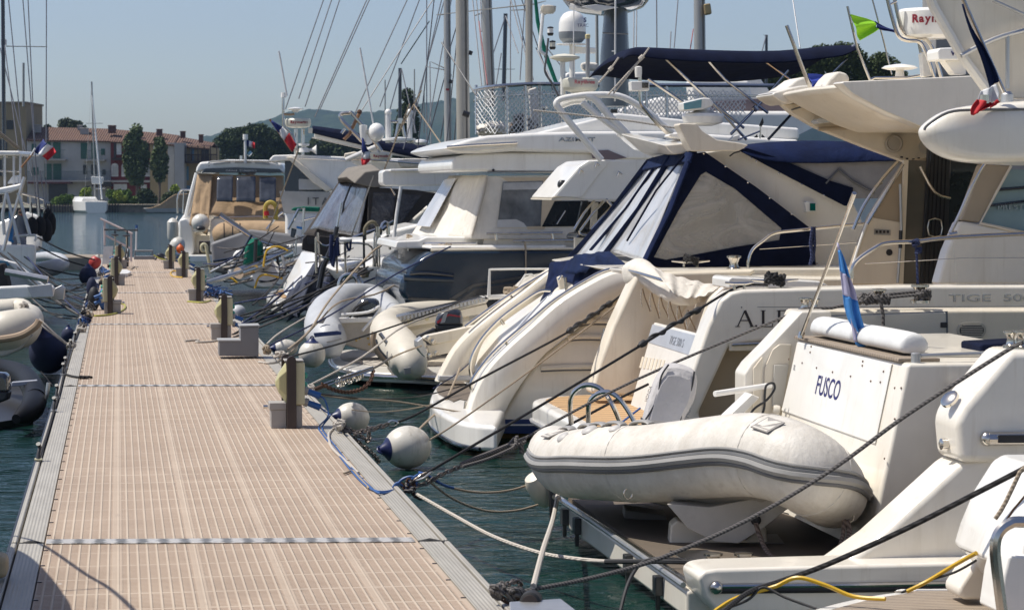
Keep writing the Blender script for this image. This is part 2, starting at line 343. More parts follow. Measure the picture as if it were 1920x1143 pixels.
for i in range(len(JY)-1):
    a,b=JY[i],JY[i+1];gp=.035
    def q(x,y):return V((x,y+JX(x),0))
    G().prism([q(X0,a),q(X1,a),q(X1,b),q(X0,b)],(0,0,-.05)).done('deck_panel',DECK,dock)
    for sx,(e0,e1)in((-1,(X0-.008,X0-.16)),(1,(X1+.01,X1+.15))):
        G().prism([q(e0,a+gp),q(e1,a+gp),q(e1,b-gp),q(e0,b-gp)],(0,0,-.06)).done('edge_strip',EDGE,dock,bev=.006)
        f0,f1=e1+sx*.012,e1+sx*.05
        G().prism([p+V((0,0,.004))for p in(q(f0,a+gp),q(f1,a+gp),q(f1,b-gp),q(f0,b-gp))],(0,0,-.09)).done('edge_rail',EDGE,dock,bev=.012)
    G().prism([q(X0-.24,a+.01)-V((0,0,.055)),q(X1+.19,a+.01)-V((0,0,.055)),q(X1+.19,b)-V((0,0,.055)),q(X0-.24,b)-V((0,0,.055))],(0,0,-.12)).done('frame_beam',BLACK,dock)
    for s_ in(.12,.62):
        y0=a+(b-a)*s_;G().box((X0-.1,y0,WZ-.3),(X1+.1,y0+(b-a)*.28,-.18)).done('float_block',FOAM,dock,bev=.04)
    if i:
        z=V((0,0,.009));G().prism([q(X0+.005,a-.09)+z,q(X1-.02,a-.09)+z,q(X1-.02,a+.09)+z,q(X0+.005,a+.09)+z],(0,0,-.0085)).done('joint_plate',TREAD,dock,bev=.003)
    for sx,e in((-1,X0-.08),(1,X1+.08)):  # rubber bellows in the joint
        G().tube([q(e-.08,b)-V((0,0,.03)),q(e,b)-V((0,0,.012)),q(e+.08,b)-V((0,0,.03))],.028,8).done('joint_rubber',GAPM,dock)
    g=G();y=a+.3
    while y<b and y<32:
        for x in(X0+.012,X1-.012):
            c0=q(x,y);g.box(c0+V((-.014,-.006,0)),c0+V((.014,.006,.005)))
        y+=.6
    if len(g.b.verts):g.done('edge_bolt',INK,dock)
g=G();g.prism([V((X0-.2,77.2,.0)),V((X1+.2,77.2,0)),V((X1+.2,77.9,0)),V((X0-.2,77.9,0))],(0,0,-.3)).done('end_beam',EDGE,dock)
# ------------------------------------------------------------------ far shore
FH=V((sin(YAW),cos(YAW),0))
def upz(x,y,D):return at(x,y,D=D)
k=N('wooded_hillside');n1=k.noise(.035,8,.7);n2=k.noise(.006,4,.6)
v1=k.n('TexVoronoi');v1.inputs['Scale'].default_value=.11;k.t.links.new(k.tc.outputs['Object'],v1.inputs['Vector'])
c=k.mix(k.gr(n1,.35,.65),(.018,.038,.016),(.055,.085,.035));c=k.mix(k.math('MULTIPLY',k.gr(n2,.5,.7),.5),c,(.10,.11,.06));c=k.mix(k.math('MULTIPLY',v1.outputs[0],.09),c,(.01,.02,.01))
k.p(Base_Color=c,Roughness=.95,Specular_IOR_Level=.1);k.bump(k.math('ADD',n1,k.math('MULTIPLY',v1.outputs[0],-.08)),14,1);HILL=k.m
prof=[(380,262),(430,248),(490,229),(540,213),(580,207),(640,210),(700,211),(740,206),(800,196),(850,187),(900,173),(950,163),(1010,160),(1100,158),(1200,156),(1250,158),(1290,166),(1350,190),(1450,210),(1600,215),(1800,205),(2000,200),(2150,230)]
from mathutils import noise as MN
def pr(x):
    for(a,b),(c_,d)in zip(prof,prof[1:]):
        if a<=x<=c_:t=(x-a)/(c_-a);return b+(d-b)*(t*t*(3-2*t))
    return prof[-1][1]
R=[]
for j in range(15):
    t=j/11;row=[]
    for i in range(230):
        x=380+i*7.7;D=2000+700*t
        top=(YH-pr(x))*2700/F+EYE
        z=top*(sin(min(t,1)*pi/2)**1.25)*(1 if t<=1 else 1-(t-1)*1.2)
        z+=MN.noise(V((x*.012,t*3,0)))*9*sin(min(t,1)*pi)+MN.noise(V((x*.21,t*9,2)))*2.6*(t>.1)
        p=at(x,YH,D=D);row.append(V((p.x,p.y,z)))
    R.append(row)
tag(G().sheet(R).done('hills',HILL,ang=180),'long wooded hill fading to blue behind the masts',kind='structure')
GRD=mat('shore_ground',(.13,.12,.08),.9,var=.3,vs=.3)
g=G();g.sheet([[at(x,YH,D=D)*1-V((0,0,EYE-.3))for x in(-1500,0,960,2000,3500)]for D in(263.5,700,3000)])
tag(g.done('ground',GRD),'low shore behind the far quay',kind='structure')
QST=mat('quay_stone',(.26,.22,.17),.9,var=.2,vs=2,bump=.6,bs=3,dirt=.4,dirtc=(.05,.05,.04))
def wpt(x,z,D):p=at(x,YH,D=D);return V((p.x,p.y,z))
q=thing('quay_wall','low stone quay edge along the far shore below the hedges','quay',wpt(200,0,262))
G().prism([wpt(85,-.9,262),wpt(470,-.9,262),wpt(470,.28,262),wpt(85,.28,262)],FH*2).done('wall',QST,q)
G().prism([wpt(190,.28,261.7),wpt(470,.28,261.7),wpt(470,.42,261.7),wpt(190,.42,261.7)],FH*2.5).done('coping',mat('pale_coping',(.36,.3,.22),.9),q,bev=.03)
g=G()
for i in range(26):x=90+i*5.2;g.prism([wpt(x,-.8,261.6),wpt(x+1.6,-.8,261.6),wpt(x+1.6,.5,261.6),wpt(x,.5,261.6)],FH*.15)
g.done('fender_piles',mat('dark_piles',(.05,.045,.04),.9),q)
# trees -------------------------------------------------------------
def leafm(name,a,b,sc=.4):
    k=N(name);n1=k.noise(sc,3,.5);n2=k.noise(sc*9,2,.5)
    k.p(Base_Color=k.mix(k.gr(k.math('ADD',k.math('MULTIPLY',n1,.6),k.math('MULTIPLY',n2,.4)),.35,.65),a,b),Roughness=.75,Specular_IOR_Level=.25)
    return k.m
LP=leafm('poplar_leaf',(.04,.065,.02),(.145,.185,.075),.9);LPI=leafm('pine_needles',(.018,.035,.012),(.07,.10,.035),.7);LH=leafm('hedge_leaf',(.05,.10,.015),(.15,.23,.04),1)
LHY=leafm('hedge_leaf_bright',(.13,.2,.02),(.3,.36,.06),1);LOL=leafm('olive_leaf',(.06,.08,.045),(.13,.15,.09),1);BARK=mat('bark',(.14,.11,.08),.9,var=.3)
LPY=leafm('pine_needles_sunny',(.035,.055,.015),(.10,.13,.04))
def leaves(g,c,rad,n,size,rnd,shell=.55):
    b=g.b
    for _ in range(n):
        d=V((rnd.gauss(0,1),rnd.gauss(0,1),rnd.gauss(0,1))).normalized()
        r=shell+(1-shell)*rnd.random()**.6
        if rnd.random()<.2:r*=rnd.random()
        p=V((c[0]+d.x*rad[0]*r,c[1]+d.y*rad[1]*r,c[2]+d.z*rad[2]*r))
        u=V((rnd.gauss(0,1),rnd.gauss(0,1),rnd.gauss(0,1))).normalized();w_=u.orthogonal().normalized();x_=u.cross(w_)
        s=size*rnd.uniform(.6,1.3)
        v=[b.verts.new(p+w_*s),b.verts.new(p+x_*s*.6),b.verts.new(p-w_*s),b.verts.new(p-x_*s*.6)]
        b.faces.new(v)
def tree(name,label,cat,base,clumps,lm,n,size,trunk=.25,seed=1,group=None,shell=.55):
    """clumps: (dx (along view right), dz, r, rz)"""
    rnd=random.Random(seed);t=thing(name,label,cat,base,group);base=V(base);g=G()
    tz=min(c[1]for c in clumps);top=max(c[1]for c in clumps)
    h=(tz+top)/2
    g.tube([base,base+V((.1,0,h*.5)),base+V((0,.1,h))],[trunk,trunk*.75,trunk*.35],7)
    for c in clumps[:8]:g.tube([base+V((0,0,h*.45)),base+RT*c[0]*.5+V((0,0,(h*.45+c[1])*.5)),base+RT*c[0]+V((0,0,c[1]))],[trunk*.5,trunk*.3,.04],5)
    g.done('trunk',BARK,t);g=G();tot=sum(c[2]**2 for c in clumps)
    for c in clumps:
        cc=base+RT*c[0]+FH*rnd.uniform(-.5,.5)*c[2]+V((0,0,c[1]))
        leaves(g,cc,(c[2],c[2],c[3]),int(n*c[2]**2/tot),size,rnd,shell)
    g.done('crown',lm,t,ang=180);return t
def crownpx(outline,D,base_px,nclump,rmin,rmax,seed,zfac=.8):
    """random clumps inside a pixel outline at distance D"""
    rnd=random.Random(seed);out=[];xs=[p[0]for p in outline];ys=[p[1]for p in outline]
    bx=base_px
    def inside(x,y):
        c=False
        for(x1,y1),(x2,y2)in zip(outline,outline[1:]+outline[:1]):
            if(y1>y)!=(y2>y)and x<(x2-x1)*(y-y1)/(y2-y1)+x1:c=not c
        return c
    while len(out)<nclump:
        x,y=rnd.uniform(min(xs),max(xs)),rnd.uniform(min(ys),max(ys));r=rnd.uniform(rmin,rmax);pr_=r*F/D*.75
        if inside(x,y)and inside(x-pr_,y)and inside(x+pr_,y)and inside(x,y-pr_*zfac):
            out.append(((x-bx)*D/F,(YH-y)*D/F+EYE-.3,r,r*zfac))
        elif rnd.random()<.02:rmin*=.98;rmax=max(rmin*1.2,rmax*.99)
    return out
def pxtree(name,label,cat,outline,D,bx,ncl,r0,r1,lm,n,size,trunk=.25,seed=1,zf=.8,group=None,shell=.55):
    return tree(name,label,cat,wpt(bx,.3,D),crownpx(outline,D,bx,ncl,r0,r1,seed,zf),lm,n,size,trunk,seed,group,shell)
pxtree('poplar_tree','tall dark poplar with a pointed top before the red house','tree',[(257,222),(264,240),(278,262),(283,300),(276,335),(262,356),(248,350),(234,322),(226,292),(234,262),(248,244)],272,256,62,.4,.85,LP,8000,.21,.22,3,1.25)
pxtree('poplar_tree','shorter paler poplar right of the tall one','tree',[(300,252),(312,268),(317,300),(312,330),(300,350),(290,345),(282,315),(284,280),(292,262)],270,298,44,.32,.66,LP,5200,.19,.16,5,1.25)
pxtree('pine_tree','broad dark umbrella pine right of the brown balcony house','tree',[(388,262),(404,243),(440,232),(490,231),(530,244),(560,262),(566,292),(530,310),(470,312),(420,306),(396,296)],330,470,44,1.0,2.2,LPI,22000,.2,.4,8,.75)
pxtree('pine_tree','dark pine low behind the radar of the white flybridge boat','tree',[(560,270),(600,256),(650,262),(700,268),(740,272),(740,300),(560,300)],350,640,24,1.0,2.0,LPI,9000,.22,.3,9,.75)
pxtree('tree','loose open tree rising over the left end of the tiled roofs','tree',[(105,232),(112,222),(130,219),(150,221),(172,232),(172,245),(150,248),(120,245)],310,140,24,.35,.8,LOL,2600,.17,.2,11,.7)
pxtree('tree','small round tree top beside the white chimney','tree',[(82,240),(90,233),(100,236),(104,244),(84,246)],312,92,6,.3,.5,LPI,700,.15,.15,12,.7)
pxtree('cypress_tree','tall narrow dark tree before the hill between the boom and the masts','tree',[(760,160),(768,172),(784,180),(786,230),(784,300),(730,300),(738,240),(746,210),(752,180)],240,762,44,.5,1.0,LPI,13000,.16,.2,13,1.3)
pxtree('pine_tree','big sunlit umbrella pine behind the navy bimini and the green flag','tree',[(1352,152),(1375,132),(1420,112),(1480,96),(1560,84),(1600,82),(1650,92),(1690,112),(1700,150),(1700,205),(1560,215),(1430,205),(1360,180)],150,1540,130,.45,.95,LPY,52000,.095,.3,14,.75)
def hedge(label,outline,D,lm,ncl,n,seed,r0=.35,r1=.7,name='bush'):
    rnd=random.Random(seed);cl=crownpx(outline,D,outline[0][0],ncl,r0,r1,seed);base=wpt(outline[0][0],.3,D);g=G();tot=sum(c[2]**2 for c in cl)
    for c in cl:leaves(g,base+RT*c[0]+V((0,0,c[1])),(c[2],c[2],c[3]),int(n*c[2]**2/tot),.13,rnd,.6)
    o=g.done(name,lm,None,ang=180);return tag(o,label,'bush' if name!='hedge' else 'hedge')
hedge('clipped green hedge left of the small moored sailing yacht',[(96,368),(140,362),(150,384),(96,386)],266,LH,22,3500,21,name='hedge')
hedge('bright yellow green shrub behind the small moored sailing yacht',[(150,352),(172,350),(174,372),(150,372)],268,LHY,10,1400,22)
hedge('long dark hedge between the yacht mast and the tall poplar',[(200,352),(250,354),(262,384),(196,386)],266.5,LH,34,5000,23,name='hedge')
hedge('bright rounded shrub at the quay below the red house',[(212,358),(238,360),(240,374),(212,372)],265,LHY,9,1200,24,.3,.5)
hedge('dark green bush mass between the two poplar trunks',[(256,352),(292,356),(300,386),(254,386)],266,LPI,24,4000,25)
hedge('dark bushes right of the shorter poplar',[(300,362),(336,358),(336,386),(300,386)],266,LPI,18,2600,26)
hedge('small round conifer before the ochre house',[(320,342),(330,336),(338,344),(338,366),(320,366)],268,LHY,7,1100,27,.3,.5)
# houses ------------------------------------------------------------
def plaster(n,c):return mat(n,c,.9,var=.1,vs=.6,dirt=.25,dirtc=tuple(x*.6 for x in c),streak=True,bump=.4,bs=4)
k=N('roof_tiles');w=k.n('TexWave');w.bands_direction='X';w.inputs['Scale'].default_value=.314/.28;k.t.links.new(k.map((1,1,1),(0,0,YAW)),w.inputs['Vector'])
n1=k.noise(3.5,6,.8);n2=k.noise(.8,4,.7)
c=k.mix(k.gr(n1,.3,.7),(.08,.042,.03),(.25,.145,.10));c=k.mix(k.math('MULTIPLY',k.gr(n2,.45,.7),.4),c,(.14,.1,.08));c=k.mix(k.math('MULTIPLY',k.gr(w.outputs[1],.5,.1),.6),c,(.06,.03,.02))
k.p(Base_Color=c,Roughness=.9);k.bump(w.outputs[1],.08,1);ROOF=k.m
WDK=mat('dark_opening',(.02,.02,.02),.3);SHG=mat('green_shutter',(.03,.11,.075),.6);SHB=mat('blue_shutter',(.12,.25,.36),.6);SHW=mat('white_shutter',(.62,.62,.58),.6);BRW=mat('brown_timber',(.045,.03,.022),.8);IRON=mat('green_iron',(.05,.1,.09),.6)
SHOP=mat('pale_concrete',(.4,.38,.34),.9)
def quad(x0,y0,x1,y1,D,dep,g,z0=None):
    a=wpt(x0,(YH-y1)*D/F+EYE,D);b=wpt(x1,(YH-y0)*D/F+EYE,D)
    g.prism([a,V((b.x,b.y,a.z)),b,V((a.x,a.y,b.z))],FH*dep);return g
def house(label,x0,x1,ye,yr,D,wm,depth=9,yb=384,yr1=None,ye1=None):
    yr1=yr1 or yr;ye1=ye1 or ye;t=thing('house',label,'house',wpt((x0+x1)/2,.3,D))
    zz=lambda y,d=D:(YH-y)*d/F+EYE
    G().prism([wpt(x0,.3,D),wpt(x1,.3,D),wpt(x1,zz(ye1)+.05,D),wpt(x0,zz(ye)+.05,D)],FH*depth).done('wall',wm,t)
    e=.45
    a,b=wpt(x0,zz(ye),D)-FH*e-V((0,0,.1)),wpt(x1,zz(ye1),D)-FH*e-V((0,0,.1));c_,d=wpt(x1,zz(yr1,D+depth/2),D)+FH*depth/2,wpt(x0,zz(yr,D+depth/2),D)+FH*depth/2
    a2,b2=a+FH*(depth+2*e),b+FH*(depth+2*e)
    r=G().sheet([[a,b],[d,c_],[a2,b2]],.16).done('roof',ROOF,t,ang=20)
    return t,r
def wins(t,rects,D,m,fm=None,name='shutter'):
    for(x0,y0,x1,y1)in rects:
        o=quad(x0,y0,x1,y1,D-.08,.12,G()).done(name,m,t)
        if fm:
            g=G()
            for f in range(1,6):yy=y0+(y1-y0)*f/6;quad(x0+.8,yy-.25,x1-.8,yy+.15,D-.12,.03,g)
            g.done('slat',fm,o)
t0=thing('house','tall tan plastered block at the left edge behind the rigging','house',wpt(20,.3,285))
quad(-60,193,50,384,285,10,G()).done('wall',plaster('tan_plaster',(.29,.235,.14)),t0);quad(-62,191,51.5,194.5,284.8,10.4,G()).done('parapet',plaster('tan_parapet',(.22,.18,.12)),t0)
wins(t0,[(13,226,26,243),(-4,262,14,292),(-2,300,12,330)],285,WDK,None,'window')
wp=plaster('white_plaster',(.42,.42,.40));t1,r1=house('white three storey house with green shutters and two balconies',51,208,261,238,285,wp,yr1=242,ye1=263)
wins(t1,[(100,267,114,297),(84,267,96,297),(152,268,164,298),(172,268,180,298),(84,307,97,337),(100,307,115,337),(60,314,72,328),(60,270,68,284),(190,279,197,291)],285,SHG,mat('green_shutter_slat',(.05,.16,.11),.6))
wins(t1,[(156,309,163,327),(171,309,181,327),(192,318,198,328),(160,349,168,362)],285,WDK,None,'window')
quad(91,345,126,378,284.9,.1,G()).done('garage_door',WDK,t1)
for x0,y0,x1 in((77,298,123),(153,299,196),(50,338,208)):
    b=quad(x0,y0,x1,y0+3,283.7,1.3,G()).done('balcony',SHOP,t1);g=G()
    for i in range(int((x1-x0)/1.6)):quad(x0+i*1.6,y0-16,x0+i*1.6+.25,y0,283.75,.03,g)
    quad(x0,y0-17,x1,y0-16.2,283.75,.04,g);g.done('railing',IRON,b)
quad(52,341,131,344.5,283.2,1.8,G()).done('porch_roof',mat('dark_red_timber',(.1,.03,.025),.8),t1);quad(172,346,208,350,283.2,1.8,G()).done('porch_roof',BRW,t1)
def chim(t,r,x,y0,y1,w_,m,D=287,capm=None):
    quad(x-w_/2,y0,x+w_/2,y1,D,w_*D/F,G()).done('chimney',m,r);quad(x-w_/2-.8,y0-1,x+w_/2+.8,y0+1,D-.05,w_*D/F+.1,G()).done('chimney',capm or m,r,bev=.05)
BRK=mat('brick_chimney',(.10,.05,.04),.9,var=.3,vs=3);WCH=plaster('white_chimney',(.36,.35,.33))
chim(t1,r1,71,235,249,11,WCH);chim(t1,r1,158,241,252,14,WCH);chim(t1,r1,150,236,244,8,WCH,288.5)
RP=plaster('red_plaster',(.15,.025,.02));t2,r2=house('dark red house with white arched shutters behind the tall poplar',208.4,281,264,243,284.5,RP,ye1=267,yr1=249)
for x in(209,228,269):
    g=G();a=[(x,331),(x+13,331),(x+13,311),(x+11,307.5),(x+6.5,306),(x+2,307.5),(x,311)];g.prism([wpt(p[0],(YH-p[1])*284.4/F+EYE,284.4)for p in a],FH*.2);o=g.done('shutter',SHW,t2)
    g=G()
    for f in range(6):quad(x+1.5,311+f*3,x+6,312+f*3,284.3,.05,g);quad(x+7,311+f*3,x+11.5,312+f*3,284.3,.05,g)
    g.done('slat',mat('grey_slat',(.35,.35,.34),.6),o)
wins(t2,[(219,267,228,290)],284.5,SHW);wins(t2,[(213,345,238,356),(264,346,275,358)],284.5,SHW);wins(t2,[(214,266,218,297),(236,268,244,292)],284.5,WDK,None,'window');quad(208,338,281,342,284,.6,G()).done('cornice',SHOP,t2)
quad(210,296,250,300,283.6,1,G()).done('balcony',BRW,t2);chim(t2,r2,210,236,250,13,BRK,286);chim(t2,r2,258,242,253,8,BRK,286)
YP=plaster('ochre_plaster',(.36,.28,.15));t3,r3=house('narrow ochre and white house between the two poplars',281.4,327,267,248,284.2,YP,ye1=270,yr1=254)
wins(t3,[(288,270,298,290),(288,312,296,332)],284.2,SHW);quad(315,268,327,384,284,.3,G()).done('side_wall',wp,t3);chim(t3,r3,299,243,255,10,BRK,286)
t4,r4=house('ochre house with blue shutters and a long brown timber balcony',327.4,394,272,256,284,YP,ye1=277,yr1=268)
quad(327.4,268,345,384,281.6,2.5,G()).done('side_wall',wp,t4)
wins(t4,[(347,312,354,338),(369,312,376,338),(346,278,350,300),(358,276,364,302),(350,348,357,358),(366,348,374,358)],284,SHB,mat('blue_shutter_slat',(.16,.32,.45),.6));wins(t4,[(378,278,392,303)],284,WDK,None,'window')
b=quad(346,302,408,306,282.2,1.8,G()).done('balcony',BRW,t4);g=G()
for i in range(26):quad(346+i*2.4,290,346.8+i*2.4,303,282.2,.05,g)
quad(346,289,408,291,282.2,.06,g)
for i in range(6):quad(347+i*11.8,273,348.6+i*11.8,303,282.2,.12,g)
g.done('railing',BRW,b);chim(t4,r4,343,247,259,9,BRK,286);chim(t4,r4,377,253,268,8,BRK,285.5)
# stone tower far right
ST=mat('grey_stone_tower',(.27,.26,.25),.9,var=.15,vs=2,bump=.6,bs=3);t5=thing('tower','grey stone tower glimpsed behind the radar scanners','tower',wpt(1795,.3,120))
quad(1752,-60,1935,330,120,4,G()).done('wall',ST,t5,bev=.05);quad(1750,138,1935,141,119.9,4.2,G()).done('string_course',ST,t5)
# small moored yacht ------------------------------------------------
y=thing('sailing_yacht','small white sailing yacht moored stern-to at the far quay','sailing boat',wpt(170,WZ,258))
hull=[]
for u,hw,z in((0,1.15,0),(1.2,1.55,0),(3.5,1.75,.03),(6.5,1.2,.15),(8.5,.05,.3)):
    c0=wpt(180,0,254.5)+FH*u*.9-RT*u*.36
    sd=(RT*.36+FH*.9).normalized();sd=V((sd.y,-sd.x,0));
    hull.append([c0+RT*s_*hw*w_+V((0,0,zz_))for s_,w_,zz_ in((-1,.6,-.7),(-1,.95,-.2),(-1,1,.75+z),(1,1,.75+z),(1,.95,-.2),(1,.6,-.7))])
G().rings(hull).done('hull',GELW,y,bev=.06)
c0=wpt(172,.75,255);G().rings([[c0+RT*(a*w_-u*.5)+FH*u+V((0,0,h))for a,h in((-1,0),(-.8,hh_),(.8,hh_),(1,0))]for u,w_,hh_ in((.6,.9,.35),(1.5,1.1,.5),(3.2,1,.5),(5,.5,.15))]).done('cabin',GELW,y,bev=.05)
mb=wpt(178,1.0,257);mt=V((mb.x,mb.y,13.4))-RT*.25;G().tube([mb,mt],.085,8).done('mast',MASTM,y)
g=G();g.tube([mb+V((0,0,8))-RT*.9,mb+V((0,0,8))+RT*.9],.03,5)
for e in(wpt(158,1,257),wpt(192,1,257),wpt(186,.9,254)):g.tube([mt,e],.012,4)
g.done('rigging',STEEL,y);g=G();g.tube([wpt(191,1,255),mt-V((0,0,1.2))],[.09,.05],6);g.done('furled_sail',GELW,y)
G().tube([mb+V((0,0,1.1)),mb+V((0,0,1.15))+RT*1.1],.07,6).done('boom',MASTM,y);G().prism([wpt(172,2.6,256),wpt(192,2.6,256),wpt(194,3.3,256.),wpt(171,3.4,256)],FH*.5).done('sail_bag',GELW,y,bev=.05)
g=G();
for x,z in((142,.0),(146,-.1)):g.ball(wpt(x,z,259),.4)
tag(g.done('dark_fender',RUB,None),'pair of dark tyre fenders left of the small white yacht','fender')
b_=thing('covered_boat','small open boat under a beige cover left of the end cruiser','boat',wpt(325,WZ,255))
q_=lambda pl:[wpt(x,(YH-y)*255/F+EYE,255)for x,y in pl]
G().prism(q_([(268,390),(300,389),(345,388),(345,399),(276,399)]),FH*1.8).done('hull',mat('grey_hull',(.3,.3,.28),.6),b_,bev=.1)
G().prism(q_([(266,391),(284,389),(300,383),(318,370),(328,364),(352,363),(352,392)]),FH*1.9).done('cover',BEIGE,b_,bev=.15)
G1=G().prism([wpt(1340,.28,92),wpt(6500,.28,92),wpt(6500,.28,262),wpt(1340,.28,262)],(0,0,-1.6)).done('ground',GRD);tag(G1,'quay ground behind the right hand boats',kind='structure')
quad(1752,329,1935,430,120.05,3.9,G()).done('wall',ST,t5)
# ------------------------------------------------------------------ helpers for boats
def P(par,name,m,pts,ext,bev=0,seg=2,**k):
    """solid traced at its own plane (k: X=, Y=, Z=, P=) and given real thickness ext"""
    return G().prism(px(pts,**k),ext).done(name,m,par,bev=bev,seg=seg)
def PY(par,name,m,pts,Y,w,bev=0,seg=2):return P(par,name,m,pts,(0,w,0),bev,seg,Y=Y)
def T(par,name,m,pts,r,Y=None,seg=8,smooth=0,closed=False,**k):
    q=[]
    for p in pts:
        if len(p)==3:q.append(at(p[0],p[1],Y=p[2]))
        else:q.append(at(p[0],p[1],Y=Y)if Y is not None else at(p[0],p[1],**k))
    if smooth:q=cr(q,smooth,closed)
    return G().tube(q,r,seg,closed).done(name,m,par)
def cleat(par,p,s=.12,m=None,d=(1,0,0),name='cleat'):
    d=V(d);g=G();p=V(p)
    g.tube([p+d*-s+V((0,0,.06)),p-d*s*.4+V((0,0,.05)),p+d*s*.4+V((0,0,.05)),p+d*s+V((0,0,.06))],[.008,.014,.014,.008],8)
    for e in(-.35,.35):g.tube([p+d*s*e,p+d*s*e+V((0,0,.05))],.012,8)
    return g.done(name,m or STEEL,par)
def winch(par,p,s=1,name='winch'):
    o=G().lathe(p,(0,0,1),[(0,.07*s),(.02*s,.07*s),(.03*s,.045*s),(.07*s,.035*s),(.11*s,.05*s),(.115*s,.065*s),(.13*s,.065*s),(.135*s,.02*s)],18).done(name,STEEL,par)
    return o
def coil(c,ax,r,n,th,m,name,par,jit=.01,sd=1):
    rnd=random.Random(sd);ax=V(ax).normalized();a=ax.orthogonal().normalized();b=ax.cross(a);pts=[]
    for i in range(n*12):t=i/12*2*pi;pts.append(V(c)+a*cos(t)*r*rnd.uniform(.85,1.1)+b*sin(t)*r*rnd.uniform(.85,1.1)+ax*rnd.uniform(-jit,jit))
    return G().tube(pts,th,6).done(name,m,par)
# ================================================================== yacht with the inflatable on its stern platform
fy=thing('motor_yacht','cream motor yacht with the inflatable on its lowered stern platform','yacht',at(1640,1040,Z=-.15))
# platform
PX0,PYN,PYF=3.32,13.7,18.1
o=G().prism([V((PX0+.05,14.05,-.15)),V((6.6,14.05,-.15)),V((6.6,PYF,-.15)),V((PX0+.05,PYF,-.15))],(0,0,-.04)).done('platform_deck',TEAKG,fy)
G().box((PX0,14.0,-.37),(6.6,PYF+.05,-.192)).done('platform_body',GEL,fy,bev=.03)
T(fy,'rub_rail',STEEL,[(0,0)]*0 or[(1040,931),(1315,1106)],.022,Z=-.17)
G().tube([V((PX0-.01,14.02,-.165)),V((PX0-.01,PYF,-.165))],.018,8).done('rub_rail',ALU,fy)
for y in(14.6,15.5,17.3,17.8):G().box((PX0-.05,y,-.33),(PX0,y+.1,-.21)).box((PX0-.04,y+.03,-.42),(PX0-.01,y+.06,-.3)).done('bracket',mat('dark_metal',(.09,.09,.09),.4,.7),fy,bev=.006)
# near sponson under the wing
PY(fy,'side_sponson',GEL,[(1308,1082),(1320,1070),(1345,1066),(1925,1050),(1925,1150),(1345,1150),(1318,1118)],13.68,.42,.035,3)
o=T(fy,'chrome_strip',STEEL,[(1345,1098),(1600,1096),(1925,1090)],.016,13.67);T(fy,'rubber_strip',RUB,[(1345,1106),(1600,1104),(1925,1098)],.02,13.675)
G().ball(at(1343,1101,Y=13.66),.042,12).done('end_cap',STEEL,fy)
# stern wing + pod
PY(fy,'stern_wing',GEL,[(1556,1072),(1645,1009),(1720,941),(1800,868),(1860,850),(1930,850),(1930,1056)],13.92,.4,.05,4)
PY(fy,'wing_pod',GEL,[(1800,868),(1793,790),(1808,762),(1896,657),(3300,640),(3300,868)],13.86,.44,.055,4)
PY(fy,'hull_side',GEL,[(1700,1060),(1700,960),(1930,850),(3400,850),(3400,1150),(1700,1150)],13.98,.1,.02)
a=at(1803,752,Y=13.85);G().lathe(at(1800,768,Y=14.02)+V((-.06,0,.06)),(-.7,-.3,.7),[(0,.06),(.02,.06),(.03,.045),(.034,.01)],18).done('courtesy_light',STEEL,fy)
G().lathe(at(1768,832,Y=14.05),(-1,-.1,0),[(-.03,.035),(.012,.035),(.02,.02),(.021,.005)],14).done('drain_fitting',STEEL,fy)
T(fy,'chrome_fender_bar',STEEL,[(1852,822),(3300,812)],.042,13.83);PY(fy,'black_insert',BLACK,[(1872,815),(3300,808),(3300,824),(1872,830)],13.785,.01,.004);G().ball(at(1851,822,Y=13.84),.046,14).done('end_cap',STEEL,fy)
w=winch(fy,at(1897,652,Y=14.1),.8,'wing_bollard');winch(fy,at(1918,655,Y=14.0),.9,'wing_bollard')
# transom box
Yn,Yf=15.0,17.6
tb=PY(fy,'transom',GEL,[(1702,681),(1642,965),(1622,1045),(1960,1045),(1960,678)],Yn,Yf-Yn,.03,3)
A_,B_=at(1702,681,Y=Yn),at(1642,965,Y=Yn);TP=plane3(A_,B_,A_+V((0,1,0)))
# panel standing proud of the transom face
def ont(pts,k=0):return[p+TP[1]*k for p in px(pts,P=TP)]
up_t=(A_-B_).normalized()
G().prism(ont([(1499,641),(1675,682),(1643,832),(1468,770)],.0),TP[1]*.014).done('garage_door',GELW,fy,bev=.012,seg=3)
text('FUSCO',.195,ont([(1556,729)],.0155)[0],(0,-1,0),up_t,INKN,fy,bold=.0015,sx=.95,depth=.001)
text('TL',.055,ont([(1493,690)],.0155)[0],(0,-1,0),up_t,INKG,fy,depth=.001)
g=G();rnd=random.Random(4)
for x,y in((1525,650),(1523,661),(1478,672),(1483,674),(1508,681),(1535,690),(1565,698),(1599,706),(1622,678),(1621,686),(1637,715),(1661,697),(1655,717),(1678,727),(1690,727),(1678,785),(1663,860)):
    c0=ont([(x,y)],.015 if x<1670 else 0)[0];g.lathe(c0,TP[1],[(0,.008),(.006,.006),(.007,.001)],8)
g.done('screw',mat('brown_screws',(.15,.09,.06),.5),fy)
G().lathe(ont([(1459,770)])[0],TP[1],[(0,.05),(.03,.05),(.05,.04),(.03,.034),(.005,.03)],18).done('drain_spout',GEL,fy)
z1=A_.z
bd=G().prism([V((A_.x-.02,Yn+.12,z1)),V((A_.x+.26,Yn+.12,z1)),V((A_.x+.26,Yf,z1)),V((A_.x-.02,Yf,z1))],(0,0,.022)).done('top_board',TEAKB,fy,bev=.005)
G().box((A_.x+.2,Yn+.5,z1+.002),(A_.x+1.2,Yf,z1+.03)).done('sunpad_base',GEL,fy,bev=.01)
